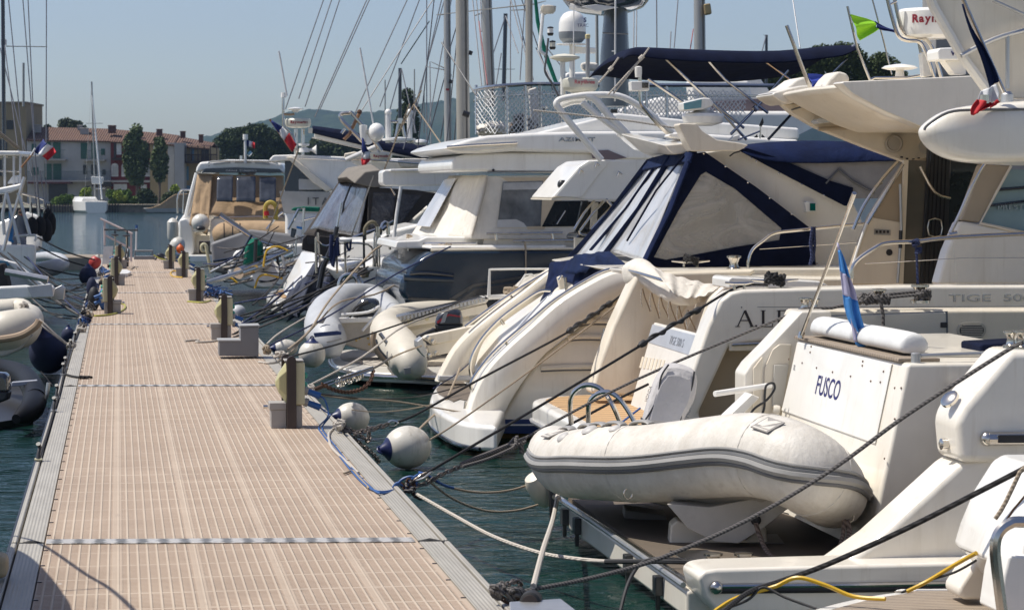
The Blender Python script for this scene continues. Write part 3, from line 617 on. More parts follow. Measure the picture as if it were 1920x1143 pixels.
for i,(y0,y1)in enumerate(((Yn+.35,Yn+1.42),(Yn+1.47,Yn+2.5))):
    x_=A_.x+.17
    G().rings([[V((x_+a*s_,y,z1+.03+b*s_))for a,b in((-.11,.0),(-.115,.06),(-.09,.13),(-.02,.155),(.06,.14),(.11,.08),(.11,0))]for y,s_ in((y0,.8),(y0+.03,.97),(y0+.08,1),(y1-.08,1),(y1-.03,.97),(y1,.8))]).done('bolster_cushion',mat('white_vinyl_cushion',(.70,.70,.68),.42,bump=.2,bs=12),fy,sub=1,ang=180)
for x in(1717,1846):G().lathe(at(x,684,Y=Yn+.06)+V((0,0,.0)),(0,0,1),[(-.02,.032),(.075,.032),(.08,.025)],14).done('rail_post',ALU,fy)
T(fy,'grab_rail',ALU,[(1717,667),(1846,662)],.014,Yn+.06)
PY(fy,'chart_locker',NAVYD,[(1838,645),(1930,640),(1930,682),(1840,682)],15.6,.4,.02)
G().lathe(at(1806,715,Y=Yn),(0,-1,0),[(0,.03),(.03,.03),(.05,.02)],12).done('rope_fairlead',STEEL,fy)
T(fy,'rope_fairlead',STEEL,[(1785,722),(1800,712),(1818,716)],.02,Yn-.04)
# far coaming with cabinet and vent
YC=18.0
PY(fy,'far_coaming',GELC,[(1496,582),(3300,572),(3300,800),(1440,800),(1455,690)],YC,.35,.03,3)
PY(fy,'locker_door',mat('pale_locker',(.58,.55,.48),.4,var=.03),[(1521,594),(1774,585),(1776,700),(1523,700)],YC-.018,.02,.012,3)
PY(fy,'locker_seam',INKG,[(1519,592),(1777,583),(1779,702),(1521,702)],YC-.004,.006)
G().box(at(1764,614,Y=YC-.03),at(1777,604,Y=YC-.03)+V((0,.02,0))).done('latch',BLACK,fy,bev=.004)
G().box(at(1526,622,Y=YC-.03),at(1537,612,Y=YC-.03)+V((0,.02,0))).done('latch',STEEL,fy,bev=.004)
c0=at(1821,619,Y=YC);hw,hh_=.118,.064
def oval(w_,h_,n=8):return[V((c0.x+(w_-h_)*(1 if cos(t)>0 else-1)+h_*cos(t),c0.y,c0.z+h_*sin(t)))for t in[2*pi*(i+.5)/(4*n)for i in range(4*n)]]
vent=G().prism([p-V((0,.012,0))for p in oval(hw,hh_)],(0,.02,0)).done('air_vent',mat('vent_plastic',(.5,.46,.38),.4),fy,bev=.004)
G().prism([p-V((0,.014,0))for p in oval(hw-.02,hh_-.018)],(0,.003,0)).done('vent_opening',BLACK,vent)
g=G()
for i in range(7):
    z=c0.z-.042+i*.014;ww=hw-.03-(abs(i-3)>2)*.018;g.box((c0.x-ww,c0.y-.02,z-.0035),(c0.x+ww,c0.y-.013,z+.0035))
g.done('vent_slats',mat('vent_plastic',(1,1,1)),vent)
# far stern wing / gate of the same boat
PY(fy,'gate_wing',GEL,[(1503,583),(1560,582),(1560,800),(1395,800),(1396,700),(1408,682),(1440,650)],17.72,.3,.02,3)
PY(fy,'gate_panel',GELC,[(1449,655),(1462,645),(1484,645),(1470,780),(1430,800),(1434,690)],17.70,.02,.006)
PY(fy,'gate_panel',GELC,[(1413,690),(1430,668),(1426,765),(1412,778)],17.70,.02,.006)
PY(fy,'gate_hatch',mat('pale_locker',(1,1,1)),[(1452,684),(1480,684),(1468,762),(1448,762)],17.68,.02,.006)
T(fy,'gate_strut',GELW,[(1340,738,17.3),(1445,722,17.5)],.022);PY(fy,'gate_foot',GELW,[(1355,790),(1410,738),(1425,745),(1375,795)],17.5,.2,.01)
T(fy,'black_hose',RUB,[(1402,783),(1415,765),(1437,750),(1452,730),(1450,718),(1437,722),(1434,740),(1433,765),(1425,783)],.009,17.4,smooth=5)
for x,y,s_ in((1509,582,.75),(1527,580,.65),(1648,570,.9),(1725,568,1.1)):winch(fy,at(x,y,Y=18.1),s_)
rp=RGRY
T(fy,'deck_line',rp,[(1508,578),(1560,577),(1640,560),(1735,551)],.012,18.0);T(fy,'deck_line',rp,[(1660,552),(1735,545)],.012,18.05)
for x,y,n_,r_ in((1625,560,5,.06),(1655,560,6,.05),(1730,552,6,.055)):coil(at(x,y,Y=18.05),(0,0,1),r_,n_,.013,rp,'coiled_line',fy,.04,int(x))
T(fy,'hanging_line',rp,[(1645,552),(1652,570),(1656,590),(1656,610)],.014,17.9)
# flybridge overhang above
FYB=14.6
def ov(Y,dx,s_=1):
    pts=[(1731,246),(1738,234),(1775,205),(1830,195),(1990,180),(3300,150),(3300,290),(1990,302),(1880,305),(1810,306),(1765,290),(1740,268)]
    return[at(x,y,Y=FYB)+V((dx,Y-FYB,0))for x,y in pts]
def sc(R,f):
    c_=sum(R,V((0,0,0)))/len(R);return[c_+V(((p.x-c_.x)*f,p.y-c_.y,(p.z-c_.z)*f))for p in R]
R=[sc(ov(FYB-.02,.12),.5),sc(ov(FYB+.0,.04),.88),sc(ov(FYB+.06,.0),.99),ov(FYB+.2,0),ov(FYB+.8,.3),ov(FYB+1.6,.75),ov(FYB+3.2,1.9)]
G().rings(R).done('flybridge_overhang',GEL,fy,sub=2,ang=180)
T(fy,'overhang_strip',STRAKE,[(1733,244),(1740,234),(1778,211),(1830,206),(1925,205)],.009,FYB-.0,smooth=4)
PY(fy,'hardtop_panel',GELC,[(1728,-60),(1752,10),(1806,104),(1866,184),(1930,186),(3300,190),(3300,-60)],FYB+.9,.08,.015)
T(fy,'hardtop_edge',GEL,[(1722,-60),(1750,12),(1803,104),(1862,184)],.035,FYB+.88)
T(fy,'hardtop_rail',ALU,[(1802,105),(1830,90),(1880,68),(1960,48)],.017,FYB+.8,smooth=4);T(fy,'hardtop_rail',ALU,[(1889,68),(1889,166)],.015,FYB+.8)
T(fy,'hardtop_rail',ALU,[(1860,0),(1930,32)],.012,FYB+.8)
T(fy,'flag_staff',STEEL,[(1804,-5),(1888,184)],.014,FYB+.3);G().lathe(at(1889,186,Y=FYB+.3),(0,0,1),[(-.02,.04),(.03,.04),(.05,.02)],12).done('staff_socket',ALU,fy)
# rope down to the platform hinge and details on the platform
G().box((PX0+.15,14.55,-.148),(PX0+.4,15.1,-.12)).done('hinge_plate',STEEL,fy,bev=.005)
PY(fy,'step_recess',mat('dark_step_slab',(.09,.065,.045),.6),[(1420,960),(1470,940),(1600,985),(1600,1010),(1560,1012)],17.4,.3,.01)  # low dark step box on the platform
T(fy,'step_trim',STEEL,[(1422,952,17.35),(1600,990,15.9)],.012)
for x,y in((1337,1058),(1394,1058)):
    p=at(x,y+14,Z=-.14);winch(fy,p,.9,'mooring_bollard')
# ensign ------------------------------------------------------------
es=thing('ensign_staff','leaning steel ensign staff with the hanging sky blue flag','flag staff',at(1502,628,Y=17.3))
T(es,'staff',STEEL,[(1502,630,17.3),(1568,455,16.5),(1602,362,16.1)],.013);T(es,'staff_socket',STEEL,[(1501,634),(1504,622)],.024,17.3)
T(es,'staff_tip',STEEL,[(1592,388,16.2),(1602,362,16.1)],.017)
def flagband(par,name,m,rows,Y,amp=.05,n=14,ph=0):
    R=[]
    for i,(xl,yl,xr,yr)in enumerate(rows):
        a,b=at(xl,yl,Y=Y),at(xr,yr,Y=Y);R.append([a.lerp(b,j/n)+V((0,amp*sin(j/n*3*pi+ph+i*.5)*(.4+.6*j/n),0))for j in range(n+1)])
    RR=[]
    m2=len(R)
    cols=[cr([R[i][j]for i in range(m2)],4)for j in range(n+1)]if m2>2 else None
    if cols:R=[[cols[j][i]for j in range(n+1)]for i in range(len(cols[0]))]
    return G().sheet(R,.004).done(name,m,par,ang=180)
fl=thing('ensign_flag','sky blue and lavender flag hanging folded from the leaning staff','flag',at(1568,455,Y=16.3))
flagband(fl,'lavender_band',FLLV,[(1569,455,1573,456),(1571,470,1576,468)],16.3,.01)
flagband(fl,'blue_band',FLSB,[(1571,470,1576,468),(1573,488,1584,488),(1575,508,1593,520)],16.3,.02)
flagband(fl,'lavender_band',FLLV,[(1575,508,1593,520),(1578,530,1602,545),(1581,552,1606,563)],16.3,.03,ph=.5)
flagband(fl,'blue_band',FLSB,[(1581,552,1606,563),(1584,575,1612,592),(1592,600,1621,622),(1604,620,1620,626)],16.3,.035,ph=1)
flagband(fl,'lavender_band',FLLV,[(1592,592,1600,604),(1598,615,1606,625),(1602,640,1612,642)],16.3,.02,ph=1)
T(fl,'folded_hem',FLSB,[(1604,622),(1606,642),(1616,648),(1624,642),(1620,630)],.012,16.3,smooth=4)
rf=thing('red_flag','red and navy flag furled on the staff above the flybridge overhang','flag',at(1850,180,Y=FYB+.2))
flagband(rf,'navy_band',NAVY,[(1804,8,1806,8),(1817,55,1822,52),(1838,105,1850,98),(1852,150,1872,148),(1856,166,1864,156)],FYB+.05,.012)
flagband(rf,'white_band',FLW,[(1838,172,1868,158),(1834,186,1872,176),(1836,198,1868,190)],FYB-.08,.03)
flagband(rf,'red_band',RED,[(1832,186,1858,192),(1822,200,1862,198),(1821,214,1848,203),(1826,216,1838,208)],FYB-.14,.03);flagband(rf,'red_band',RED,[(1858,196,1870,186),(1856,204,1875,192)],FYB-.12,.01)
T(rf,'staff_clamp',STEEL,[(1846,178),(1846,194)],.03,FYB-.12)
# ================================================================== inflatable on the platform
zd=thing('inflatable_dinghy','dirty white inflatable dinghy resting on the yacht stern platform','dinghy',at(1350,1000,Z=-.12))
# tube centreline: pixel, distance, radius.
tc=[(1052,852,18.3,.17),(1040,848,17.9,.20),(1065,868,17.3,.235),(1130,868,16.7,.255),(1220,868,16.25,.262),(1320,858,15.9,.265),(1400,852,15.6,.27),(1460,860,15.35,.27),(1515,885,15.2,.265),(1550,912,15.4,.245),(1562,925,15.9,.22),(1545,905,16.8,.2),(1500,870,17.8,.2),(1420,845,18.5,.2)]
pts=cr([at(x,y,D=d)for x,y,d,r in tc],6);rr=[p.x for p in cr([V((t[3],0,0))for t in tc],6)]
tb_=G().tube(pts,rr,28).done('tube',PVC,zd,ang=60)
up0=V((0,0,1))
def offs(i,ang):
    d=(pts[min(i+1,len(pts)-1)]-pts[max(i-1,0)]).normalized();side=d.cross(up0).normalized()
    if side.dot(V((pts[i]-V((4.9,16.5,.3)))))<0:side=-side
    return pts[i]+(side*cos(ang)+up0*sin(ang))*(rr[i]+.004)
L=len(pts)
for an,r_,m_ in((.10,.017,STRAKE),(.0,.03,mat('pale_strake_rubber',(.30,.29,.27),.5)),(-.12,.019,STRAKE),(.22,.012,mat('pale_strake_rubber',(1,1,1)))):
    G().tube([offs(i,an)for i in range(8,62)],r_,8).done('rub_strake',m_,zd)
for i0 in(22,40,50):  # seams
    d=(pts[i0+1]-pts[i0-1]).normalized();a=d.orthogonal().normalized();b=d.cross(a)
    G().tube([pts[i0]+(a*cos(t*pi/12)+b*sin(t*pi/12))*(rr[i0]+.0)for t in range(24)],.005,6,True).done('tube_seam',PVC,zd)
# stern cap
# hull: V keel under the tubes
kh=[]
for t,half,top,keel in((0,.06,.26,.2),(.12,.35,.16,.02),(.3,.55,.1,-.05),(.6,.62,.08,-.08),(1,.62,.08,-.08)):
    bow=at(1440,905,D=15.75);st=at(1190,860,D=18.1);c_=bow.lerp(st,t);dr=(st-bow);dr.z=0;sd=V((dr.y,-dr.x,0)).normalized()
    c_.z=0;kh.append([c_-sd*half+V((0,0,top+.14)),c_-sd*half*.98+V((0,0,top)),c_-sd*half*.5+V((0,0,(top+keel)/2)),c_+V((0,0,keel)),c_+sd*half*.5+V((0,0,(top+keel)/2)),c_+sd*half*.98+V((0,0,top)),c_+sd*half+V((0,0,top+.14))])
kq=kh[0][3]
G().rings(kh).done('hull',mat('dinghy_hull',(.52,.48,.42),.35,dirt=.35,coat=.2),zd,bev=.02)
# visible deep V: traced bow stem
bowst=[(1250,944),(1330,950),(1400,937),(1475,925),(1540,920),(1475,955),(1430,990),(1385,1018),(1340,1015),(1290,990)]
R=[]
cP=at(1400,945,D=16.0)
for f,dz in((1,0),(.86,.25),(.5,.5),(.1,.62)):
    R.append([at(1400,940,D=15.85).lerp(at(x,y,D=15.85),f)+FH*dz for x,y in bowst])
G().rings(R).done('bow_hull',mat('dinghy_hull',(1,1,1)),zd,bev=.03,seg=3)
G().lathe(at(1417,974,D=15.8),-FH,[(-.02,.035),(.012,.035),(.016,.022),(.0,.018)],14).done('bow_eye',BLACK,zd)
# logo patches
def patch(cx_,cy_,w_,h_,i0,an,par,sh=.25):
    c0=offs(i0,an);d=(pts[i0+1]-pts[i0-1]).normalized();nrm=(c0-pts[i0]).normalized();u=d if d.dot(RT)>0 else-d;v_=nrm.cross(u);v_=v_ if v_.z>0 else-v_
    q=lambda a,b,k_=.0:c0+u*(a*w_+b*sh*w_)+v_*b*h_+nrm*k_
    g=G();g.prism([q(-.5,-.5),q(.5,-.5),q(.5,.5),q(-.5,.5)],nrm*.006);o=g.done('logo_patch',mat('logo_grey',(.27,.25,.23),.6),par)
    g=G();g.prism([q(-.42,-.2,.006),q(-.05,-.2,.006),q(.42,.42,.006),q(.1,.4,.006),q(-.2,.2,.006),q(-.42,.42,.006)],nrm*.002);g.prism([q(-.2,-.3,.006),q(.42,-.3,.006),q(.42,.1,.006),q(.2,-.1,.006)],nrm*.002)
    g.prism([q(-.42,-.45,.006),q(.42,-.45,.006),q(.42,-.36,.006),q(-.42,-.36,.006)],nrm*.002);g.done('logo_mark',PVC,o)
patch(0,0,.15,.13,43,1.02,zd)
patch(0,0,.2,.15,12,1.15,zd)
# handles and patches on the left top
HP=mat('grey_handle_rubber',(.30,.29,.275),.5,var=.2)
for i,an in((13,1.45),(16,1.5),(18,1.45),(20,1.5),(23,1.55)):
    c0=offs(i,an);d=(pts[i+1]-pts[i-1]).normalized();G().tube(cr([c0-d*.1,c0-d*.05+V((0,0,.018)),c0+d*.05+V((0,0,.018)),c0+d*.1],4),.026,8,sq=(.5,1.3)).done('carry_handle',HP,zd)
for i,an,s_ in((15,.9,.05),(18,1.15,.06),(21,1.2,.045)):
    c0=offs(i,an);G().ball(c0,s_,12,(1,1,.35),(c0-pts[i])).done('oar_holder',mat('pvc_pad',(.5,.48,.45),.5),zd)
g=G();c0=offs(24,-.75);g.tube([c0+V((.03*cos(t),0,.035*sin(t)))+(c0-pts[24]).normalized()*.01 for t in[i*pi/6 for i in range(12)]],.005,6,True);g.done('lifting_ring',STEEL,zd)
g=G();c0=at(1586,962,D=15.35);g.tube(cr([c0,c0+V((.04,0,.02)),c0+V((.05,0,-.04)),c0+V((.01,0,-.06))],4),.006,6);g.done('towing_ring',STEEL,zd)
fl_=[at(x,y,D=d)for x,y,d in((1130,822,17.0),(1420,830,16.2),(1500,868,17.0),(1250,840,18.2))]
G().prism(fl_,(0,0,-.05)).done('floor_board',GELG,zd)
for x,y,w_ in((1270,1008,.3),(1385,1004,.62)):
    c0=at(x,y,Z=-.145)
tagc=thing('dinghy_chock','white moulded chock under the dinghy keel near the bow eye','chock',at(1350,1000,Z=-.145))
G().prism(px([(1255,1022),(1258,985),(1270,975),(1300,985),(1400,1012),(1425,985),(1437,990),(1440,1022)],D=16.1),FH*.22).done('cradle',GELC,tagc,bev=.015)
G().prism(px([(1222,1024),(1470,1016),(1470,1022),(1222,1032)],D=16.05),FH*.4).done('base_board',mat('grey_board',(.22,.2,.18),.6),tagc,bev=.006)
tagc=thing('dinghy_chock','low pale block under the left end of the dinghy','chock',at(1200,960,Z=-.145));G().prism(px([(1172,955),(1250,966),(1250,978),(1170,972)],D=17.2),FH*.3).done('block',mat('grey_board',(1,1,1)),tagc,bev=.01);G().prism(px([(1146,974),(1260,976),(1260,984),(1146,984)],D=17.2),FH*.35).done('base_board',BROWN,tagc,bev=.004)
# outboard under a canvas cover
ob=thing('covered_outboard','outboard motor under a pale grey cover with black piping on the dinghy','outboard',at(1240,805,D=18.0))
OC=mat('outboard_cover_fabric',(.50,.48,.47),.85,bump=1,bs=9,bd=.02);D0=18.0
left=[(1203,795),(1218,740),(1232,705),(1248,686)]
mid=cr2([(1248,683),(1268,682),(1290,688),(1303,697),(1306,720),(1300,750),(1284,780),(1274,806)],4)
out=cr2(left,3)[:-1]+mid+[(1240,800)]
R=[]
for f,dz in((.72,-.16),(.93,-.13),(1,-.04),(1,.1),(.9,.17),(.65,.2)):R.append([at(1255,750,D=D0).lerp(at(x,y,D=D0),f)+FH*dz for x,y in out])
G().rings(R).done('cover',OC,ob,bev=.012,seg=2)
for pl in([(1254,683),(1240,705),(1234,740),(1222,768),(1204,795)],[(1302,696),(1296,730),(1280,765),(1274,806)]):T(ob,'piping',BLACK,pl,.007,D=D0-.15,smooth=4)
T(ob,'hem',BLACK,[(1203,790),(1230,800),(1274,808)],.01,D=D0-.15,smooth=3)
G().prism(px([(1203,785),(1222,795),(1250,806),(1245,830),(1210,830)],D=D0-.12),FH*.2).done('clamp_bracket',BLACK,ob,bev=.01);G().prism(px([(1210,795),(1232,803),(1230,812),(1208,805)],D=D0-.15),FH*.02).done('clamp_plate',mat('green_grey_metal',(.2,.24,.18),.4,.4),ob)
uu=(at(1210,715,D=D0)-at(1198,750,D=D0));text('HONDA',.032,at(1216,738,D=D0-.155),uu,V((-1,0,0)),mat('faded_lettering',(.2,.2,.2),.7),ob,depth=.002);text('HONDA',.045,at(1293,762,D=D0-.1),at(1302,745,D=D0)-at(1294,775,D=D0),V((-1,0,0)),INKG,ob,depth=.002)
# ================================================================== yacht with the serif name and teak platform
Y2,Y2f=19.3,24.3
py=thing('motor_yacht','cream flybridge yacht with dark serif name and new teak stern platform','yacht',at(1100,790,Z=.05))
def rr_(x0,y0,x1,y1,r,z):
    pts=[V((x1,y0,z)),V((x1,y1,z))]
    for cx_,cy_,a0 in((x0+r,y1-r,pi/2),(x0+r,y0+r,pi)):pts+=[V((cx_+r*cos(a0+t*pi/12),cy_+r*sin(a0+t*pi/12),z))for t in range(7)]
    return pts
PX2=at(985,745,Z=.05).x
G().prism(rr_(PX2,19.4,7.2,24.75,.75,.05),(0,0,-.26)).done('platform',GELW,py,bev=.05,seg=4)
G().prism(rr_(PX2+.13,19.53,7.1,24.62,.66,.051),(0,0,.006)).done('teak_deck',TEAK,py)
G().tube([p+V((0,0,-.2))for p in rr_(PX2-.01,19.39,7.2,24.76,.75,.05)],.02,8,True).done('rub_strip',ALU,py)
# hull below platform
G().prism([V((PX2+.5,19.6,-.6)),V((9,19.35,-.6)),V((9,24.4,-.6)),V((PX2+.5,24.4,-.6))],(0,0,.45)).done('hull',GEL,py,bev=.05)
# near quarter wing and topside
PY(py,'quarter_wing',GEL,[(1393,543),(1372,548),(1352,562),(1328,610),(1300,690),(1262,800),(1262,900),(1360,900),(1310,775),(1368,648),(1460,636),(3300,636),(3300,532),(1700,535)],Y2,.34,.035,3)
PY(py,'side_recess',BULK,[(1362,646),(1480,640),(1400,800),(1400,900),(1250,900),(1310,770)],Y2+.25,.1)
G().box(at(1368,658,Y=Y2),at(1450,642,Y=Y2)+V((0,.05,0))).done('recess_ledge',GELC,py,bev=.01);T(py,'recess_trim',STEEL,[(1372,646),(1450,642)],.014,Y2-.01)
PY(py,'topside_line',INKG,[(1420,575),(3300,571),(3300,572),(1420,576)],Y2-.002,.004)
text('TIGE  500',.085,at(1858,559,Y=Y2-.004),(1,0,0),(0,0,1),INKC,py,depth=.004,sx=2.1)
def serif(par,s,x,y,h,w_,gap,Y,m):
    """capitals with slab ends, strokes of uneven weight"""
    L_={'A':([(0,0,.5,1,.07),(.5,1,1,0,.17),(.22,.38,.78,.38,.06)],[(0,0),(1,0)]),'L':([(.2,0,.2,1,.17),(.2,0,.85,0,.06),(.85,0,.85,.2,.05)],[(.2,0),(.2,1)]),
          'E':([(.2,0,.2,1,.17),(.2,0,.9,0,.06),(.2,.5,.7,.5,.06),(.2,1,.85,1,.06),(.9,0,.9,.2,.05),(.85,1,.85,.82,.05)],[(.2,0),(.2,1)]),
          'J':([(.5,0.05,.5,1,.17)],[(.5,1),(.5,0.05)]),'.':([(.5,0,.5,.1,.13)],[])}
    g=G()
    for ch in s:
        st,se=L_[ch];ww=w_*(.35 if ch=='.' else .6 if ch=='J' else 1)
        q=lambda a,b:at(x+a*ww,y-b*h,Y=Y)
        for a,b,c_,d,t in st:
            p0,p1=q(a,b),q(c_,d);dd=(p1-p0).normalized();nn=V((dd.z,0,-dd.x))*t*h*.5*Y/F
            g.prism([p0-nn,p1-nn,p1+nn,p0+nn],(0,-.004,0))
        for a,b in se:g.prism([q(a,b)+V((dx*h*.16*Y/F,0,dz*h*.02*Y/F))for dx,dz in((-1,-1),(1,-1),(1,1),(-1,1))],(0,-.005,0))
        x+=ww+gap
    return g.done('name_lettering',m,par)
serif(py,'A.LEA',1383,612,30,27,3,Y2-.002,INK)
T(py,'screw_head',INK,[(1390,576),(1391,576)],.006,Y2-.004)
# far quarter wing (seen from inside) and transom
G().prism(px([(1196,512),(1180,545),(1150,610),(1125,680),(1108,738),(1200,744),(1245,640),(1300,560),(1380,552),(1420,505)],Y=23.6),(0,.35,0)).done('far_wing',GELC,py,bev=.04,seg=3)
TA,TB_,TC=at(1226,605,Y=23.4),at(1183,760,Y=23.4),at(1226,605,Y=23.4)+V((0,-1,0));P2=plane3(TA,TB_,TC)
G().prism(px([(1226,603),(1330,630),(1335,860),(1170,800)],P=P2),-P2[1]*.25).done('transom',GELW,py,bev=.02)
G().prism(px([(1224,608),(1318,632),(1300,668),(1214,641)],P=P2),P2[1]*.006).done('name_panel',mat('pale_grey_panel',(.42,.45,.5),.35),py,bev=.004)
ud=(TA-TB_).normalized();text('TIGE 500 S',.115,px([(1270,641)],P=P2)[0]+P2[1]*.008,(0,-1,0),ud,mat('pale_lettering',(.25,.27,.3),.5),py,depth=.002,sx=1.1)
for i in range(7):a=1205+i*6.5;G().prism(px([(a,668+i),(a+3.5,669+i),(a-2,690+i),(a-5.5,689+i)],P=P2),P2[1]*.006).done('vent_slot',GELC,py)
# transom gate step and ladder loops
PY(py,'engine_step',GELW,[(1262,770),(1390,786),(1390,830),(1262,815)],21.0,.8,.02)
lad=thing('boarding_ladder','pair of polished steel hoops standing on the new teak platform','ladder',at(1100,800,Y=19.6))
T(lad,'hoop',STEEL,[(1071,795,19.9),(1069,760,19.9),(1074,738,19.85),(1092,723,19.8),(1112,722,19.75),(1131,733,19.7),(1150,762,19.6),(1166,800,19.6),(1172,815,19.6)],.021,smooth=5)
T(lad,'hoop',STEEL,[(1104,806,19.7),(1103,770,19.7),(1107,750,19.65),(1122,737,19.6),(1142,735,19.55),(1162,748,19.5),(1184,780,19.45),(1202,818,19.4)],.021,smooth=5)
# cockpit cushions/coaming, gunwales far
PY(py,'far_gunwale',GEL,[(1368,525),(1378,517),(1545,520),(3300,515),(3300,640),(1300,640),(1330,560)],23.5,.5,.04,3)
PY(py,'side_deck_moulding',GELW,[(1366,523),(1372,519),(1540,527),(1555,536),(1500,541),(1366,541)],20.3,.6,.02)
PY(py,'far_ledge',GEL,[(1160,505),(1700,503),(1700,520),(1358,520),(1165,513)],24.0,.5,.015)
T(py,'grab_rail',STEEL,[(1403,502),(1403,490),(1411,468),(1430,452),(1453,437),(1500,431),(1610,420),(1700,412)],.016,24.0,smooth=4)
T(py,'grab_rail',STEEL,[(1597,522),(1599,500),(1612,484),(1640,465),(1662,455),(1720,452),(1800,444),(2100,430)],.018,19.6,smooth=4)
T(py,'guard_wire',STEEL,[(1424,467),(1600,455),(1960,450)],.0035,24.0);T(py,'guard_wire',STEEL,[(1622,494),(1800,484),(3300,473)],.0035,19.6)
T(py,'rail_stanchion',STEEL,[(1785,446),(1795,535)],.001,19.6)
winch(py,at(1376,508,Y=24.1),1.2);
p=at(1295,500,Y=24.2);cleat(py,p,.2);coil(p+V((0,0,.07)),(.3,0,1),.07,5,.015,RBLK,'cleated_rope',py,.04,3)
p=at(1453,538,Y=19.5);cleat(py,p,.2);coil(p+V((0,0,.07)),(.2,0,1),.075,6,.016,RBLK,'cleated_rope',py,.05,4);cleat(py,at(1386,543,Y=19.4),.12)
T(py,'navy_knot_line',RNVY,[(1716,448),(1719,480),(1721,545)],.011,19.55);coil(at(1717,455,Y=19.55),(1,.2,.3),.022,5,.011,RNVY,'knot',py,.03,5);coil(at(1722,470,Y=19.55),(.2,.2,1),.02,4,.011,RNVY,'knot',py,.03,6)
T(py,'navy_hanging_line',RNVY,[(1524,425),(1520,455),(1523,480),(1519,497)],.02,23.9);T(py,'navy_hanging_line',RNVY,[(1527,425),(1528,460),(1525,490)],.014,23.9)
# rolled awning on the quarter
aw=thing('rolled_awning','cream canvas awning rolled and strapped to the yacht quarter rail','awning',at(1230,540,Y=23.3))
pa,pb=at(1187,512,Y=24.0),at(1300,556,Y=22.6)
R=[]
rnd=random.Random(9)
for i in range(15):
    t=i/14;c_=pa.lerp(pb,t)+V((0,0,.03*sin(t*7)));r_=.15*(1+.06*sin(i*1.4))*(.75+.25*sin(pi*min(1,t*3+.2)))
    R.append([c_+V((cos(a)*r_,0,sin(a)*r_))*(1+.04*sin(5*a+i*.8))for a in[k_*pi/12 for k_ in range(24)]])
G().rings(R).done('canvas_roll',CREAMC,aw,sub=1,ang=180)
R=[]
for i in range(17):
    t=i/16;a,b=at(1222+128*t,500+36*t**.8,Y=22.9),at(1262+80*t,552+12*sin(t*3)-12*t,Y=22.35)
    R.append([a.lerp(b,j/8)+V((0,-.07*sin(j/8*pi)+.03*sin(i*1.1+j*.6),.015*sin(i*1.9+j)))for j in range(9)])
G().sheet(R,.008).done('loose_canvas',CREAMC,aw,sub=1,ang=180)
T(aw,'rail',STEEL,[(1174,505,23.9),(1252,528,22.7)],.016)
for i in range(7):
    x,y=1186+i*17,533+i*8;Yq=23.7-i*.2
    T(aw,'strap',mat('brown_strap',(.25,.17,.1),.8),[(x+2,y,Yq),(x+6,y+16,Yq),(x+14,y+32+i%3*4,Yq),(x+16,y+38+i%3*5,Yq)],.006)
    T(aw,'tie',RWHT,[(x,y,Yq),(x-2,y+18,Yq),(x+1,y+34,Yq)],.005)
# cabin: bulkhead, door, side
YB=21.6
PY(py,'cockpit_bulkhead',BULK,[(1699,303),(1660,360),(1631,407),(1614,450),(1598,500),(1596,534),(1770,534),(1770,290)],YB,.12,.02)
PY(py,'bulkhead_lower',GELC,[(1631,407),(1690,417),(1690,532),(1598,532),(1600,495),(1614,450)],YB-.012,.012,.004)
T(py,'bulkhead_edge',GELW,[(1699,303),(1660,360),(1631,407),(1614,450),(1597,505)],.014,YB-.02,smooth=3)
PY(py,'switch_panel',mat('switch_panel_metal',(.35,.33,.3),.4,.3),[(1639,429),(1670,431),(1670,441),(1639,440)],YB-.024,.012,.003)
g=G()
for i in range(4):g.prism(px([(1642+i*7,432),(1646+i*7,432),(1646+i*7,437),(1642+i*7,437)],Y=YB-.03),(0,.008,0))
g.done('switches',BLACK,py)
G().lathe(at(1667,473,Y=YB-.012),(0,-1,0),[(0,.03),(.012,.03),(.014,.02)],14).done('socket_cap',BLACK,py)
T(py,'deck_brush',ALU,[(1688,345),(1690,430),(1683,530)],.014,YB-.06);T(py,'deck_brush_grip',BLACK,[(1689,432),(1688,465)],.018,YB-.07)
PY(py,'bulkhead_corner',GELC,[(1694,300),(1704,300),(1694,532),(1686,532)],YB-.04,.03,.004)
PY(py,'side_glass',mat('reflecting_glass',(.10,.09,.07),.08,coat=.5),[(1704,300),(1742,302),(1728,532),(1694,532)],YB-.02,.02)
PY(py,'sliding_door',BLACK,[(1742,262),(1783,262),(1776,532),(1726,532)],YB-.05,.06,.006)
g=G()
for i in range(5):T(py,'door_track',STREAKM,[(1747+i*7,270),(1733+i*8,530)],.006,YB-.055,seg=6)
T(py,'door_handle',STEEL,[(1742,413),(1764,413),(1764,441),(1742,441)],.009,YB-.08,smooth=2,closed=True)
PY(py,'saloon_glass',GLASSD,[(1783,290),(1860,290),(1800,420),(1760,532),(1776,532)],YB+.1,.05)
PY(py,'cabin_side',GEL,[(1758,534),(1776,470),(1800,414),(1925,437),(3300,440),(3300,536)],20.0,.2,.03,3)
PY(py,'window_pillar',BULK,[(1842,308),(1896,311),(1836,418),(1802,413),(1815,380)],20.05,.15,.015)
T(py,'pillar_trim',GELC,[(1896,311),(1866,365),(1838,418),(1920,438),(3300,442)],.012,20.0)
PY(py,'cabin_window',TEALG,[(1890,318),(3300,312),(3300,440),(1925,434),(1840,416)],20.12,.04)
T(py,'window_bar',GLASSD,[(1868,356),(1960,348)],.014,20.08);T(py,'window_bar',GLASSD,[(1852,386),(1960,372)],.012,20.08)
text('PRESTI',.06,at(1897,389,Y=20.1),(1,0,0),(0,0,1),INKC,py,depth=.004,sx=1.5)
T(py,'rear_grab_rail',STEEL,[(1779,443),(1800,400),(1822,350),(1842,312),(1856,300)],.016,19.8,smooth=4);T(py,'rail_foot',STEEL,[(1779,440),(1794,437)],.022,19.8)
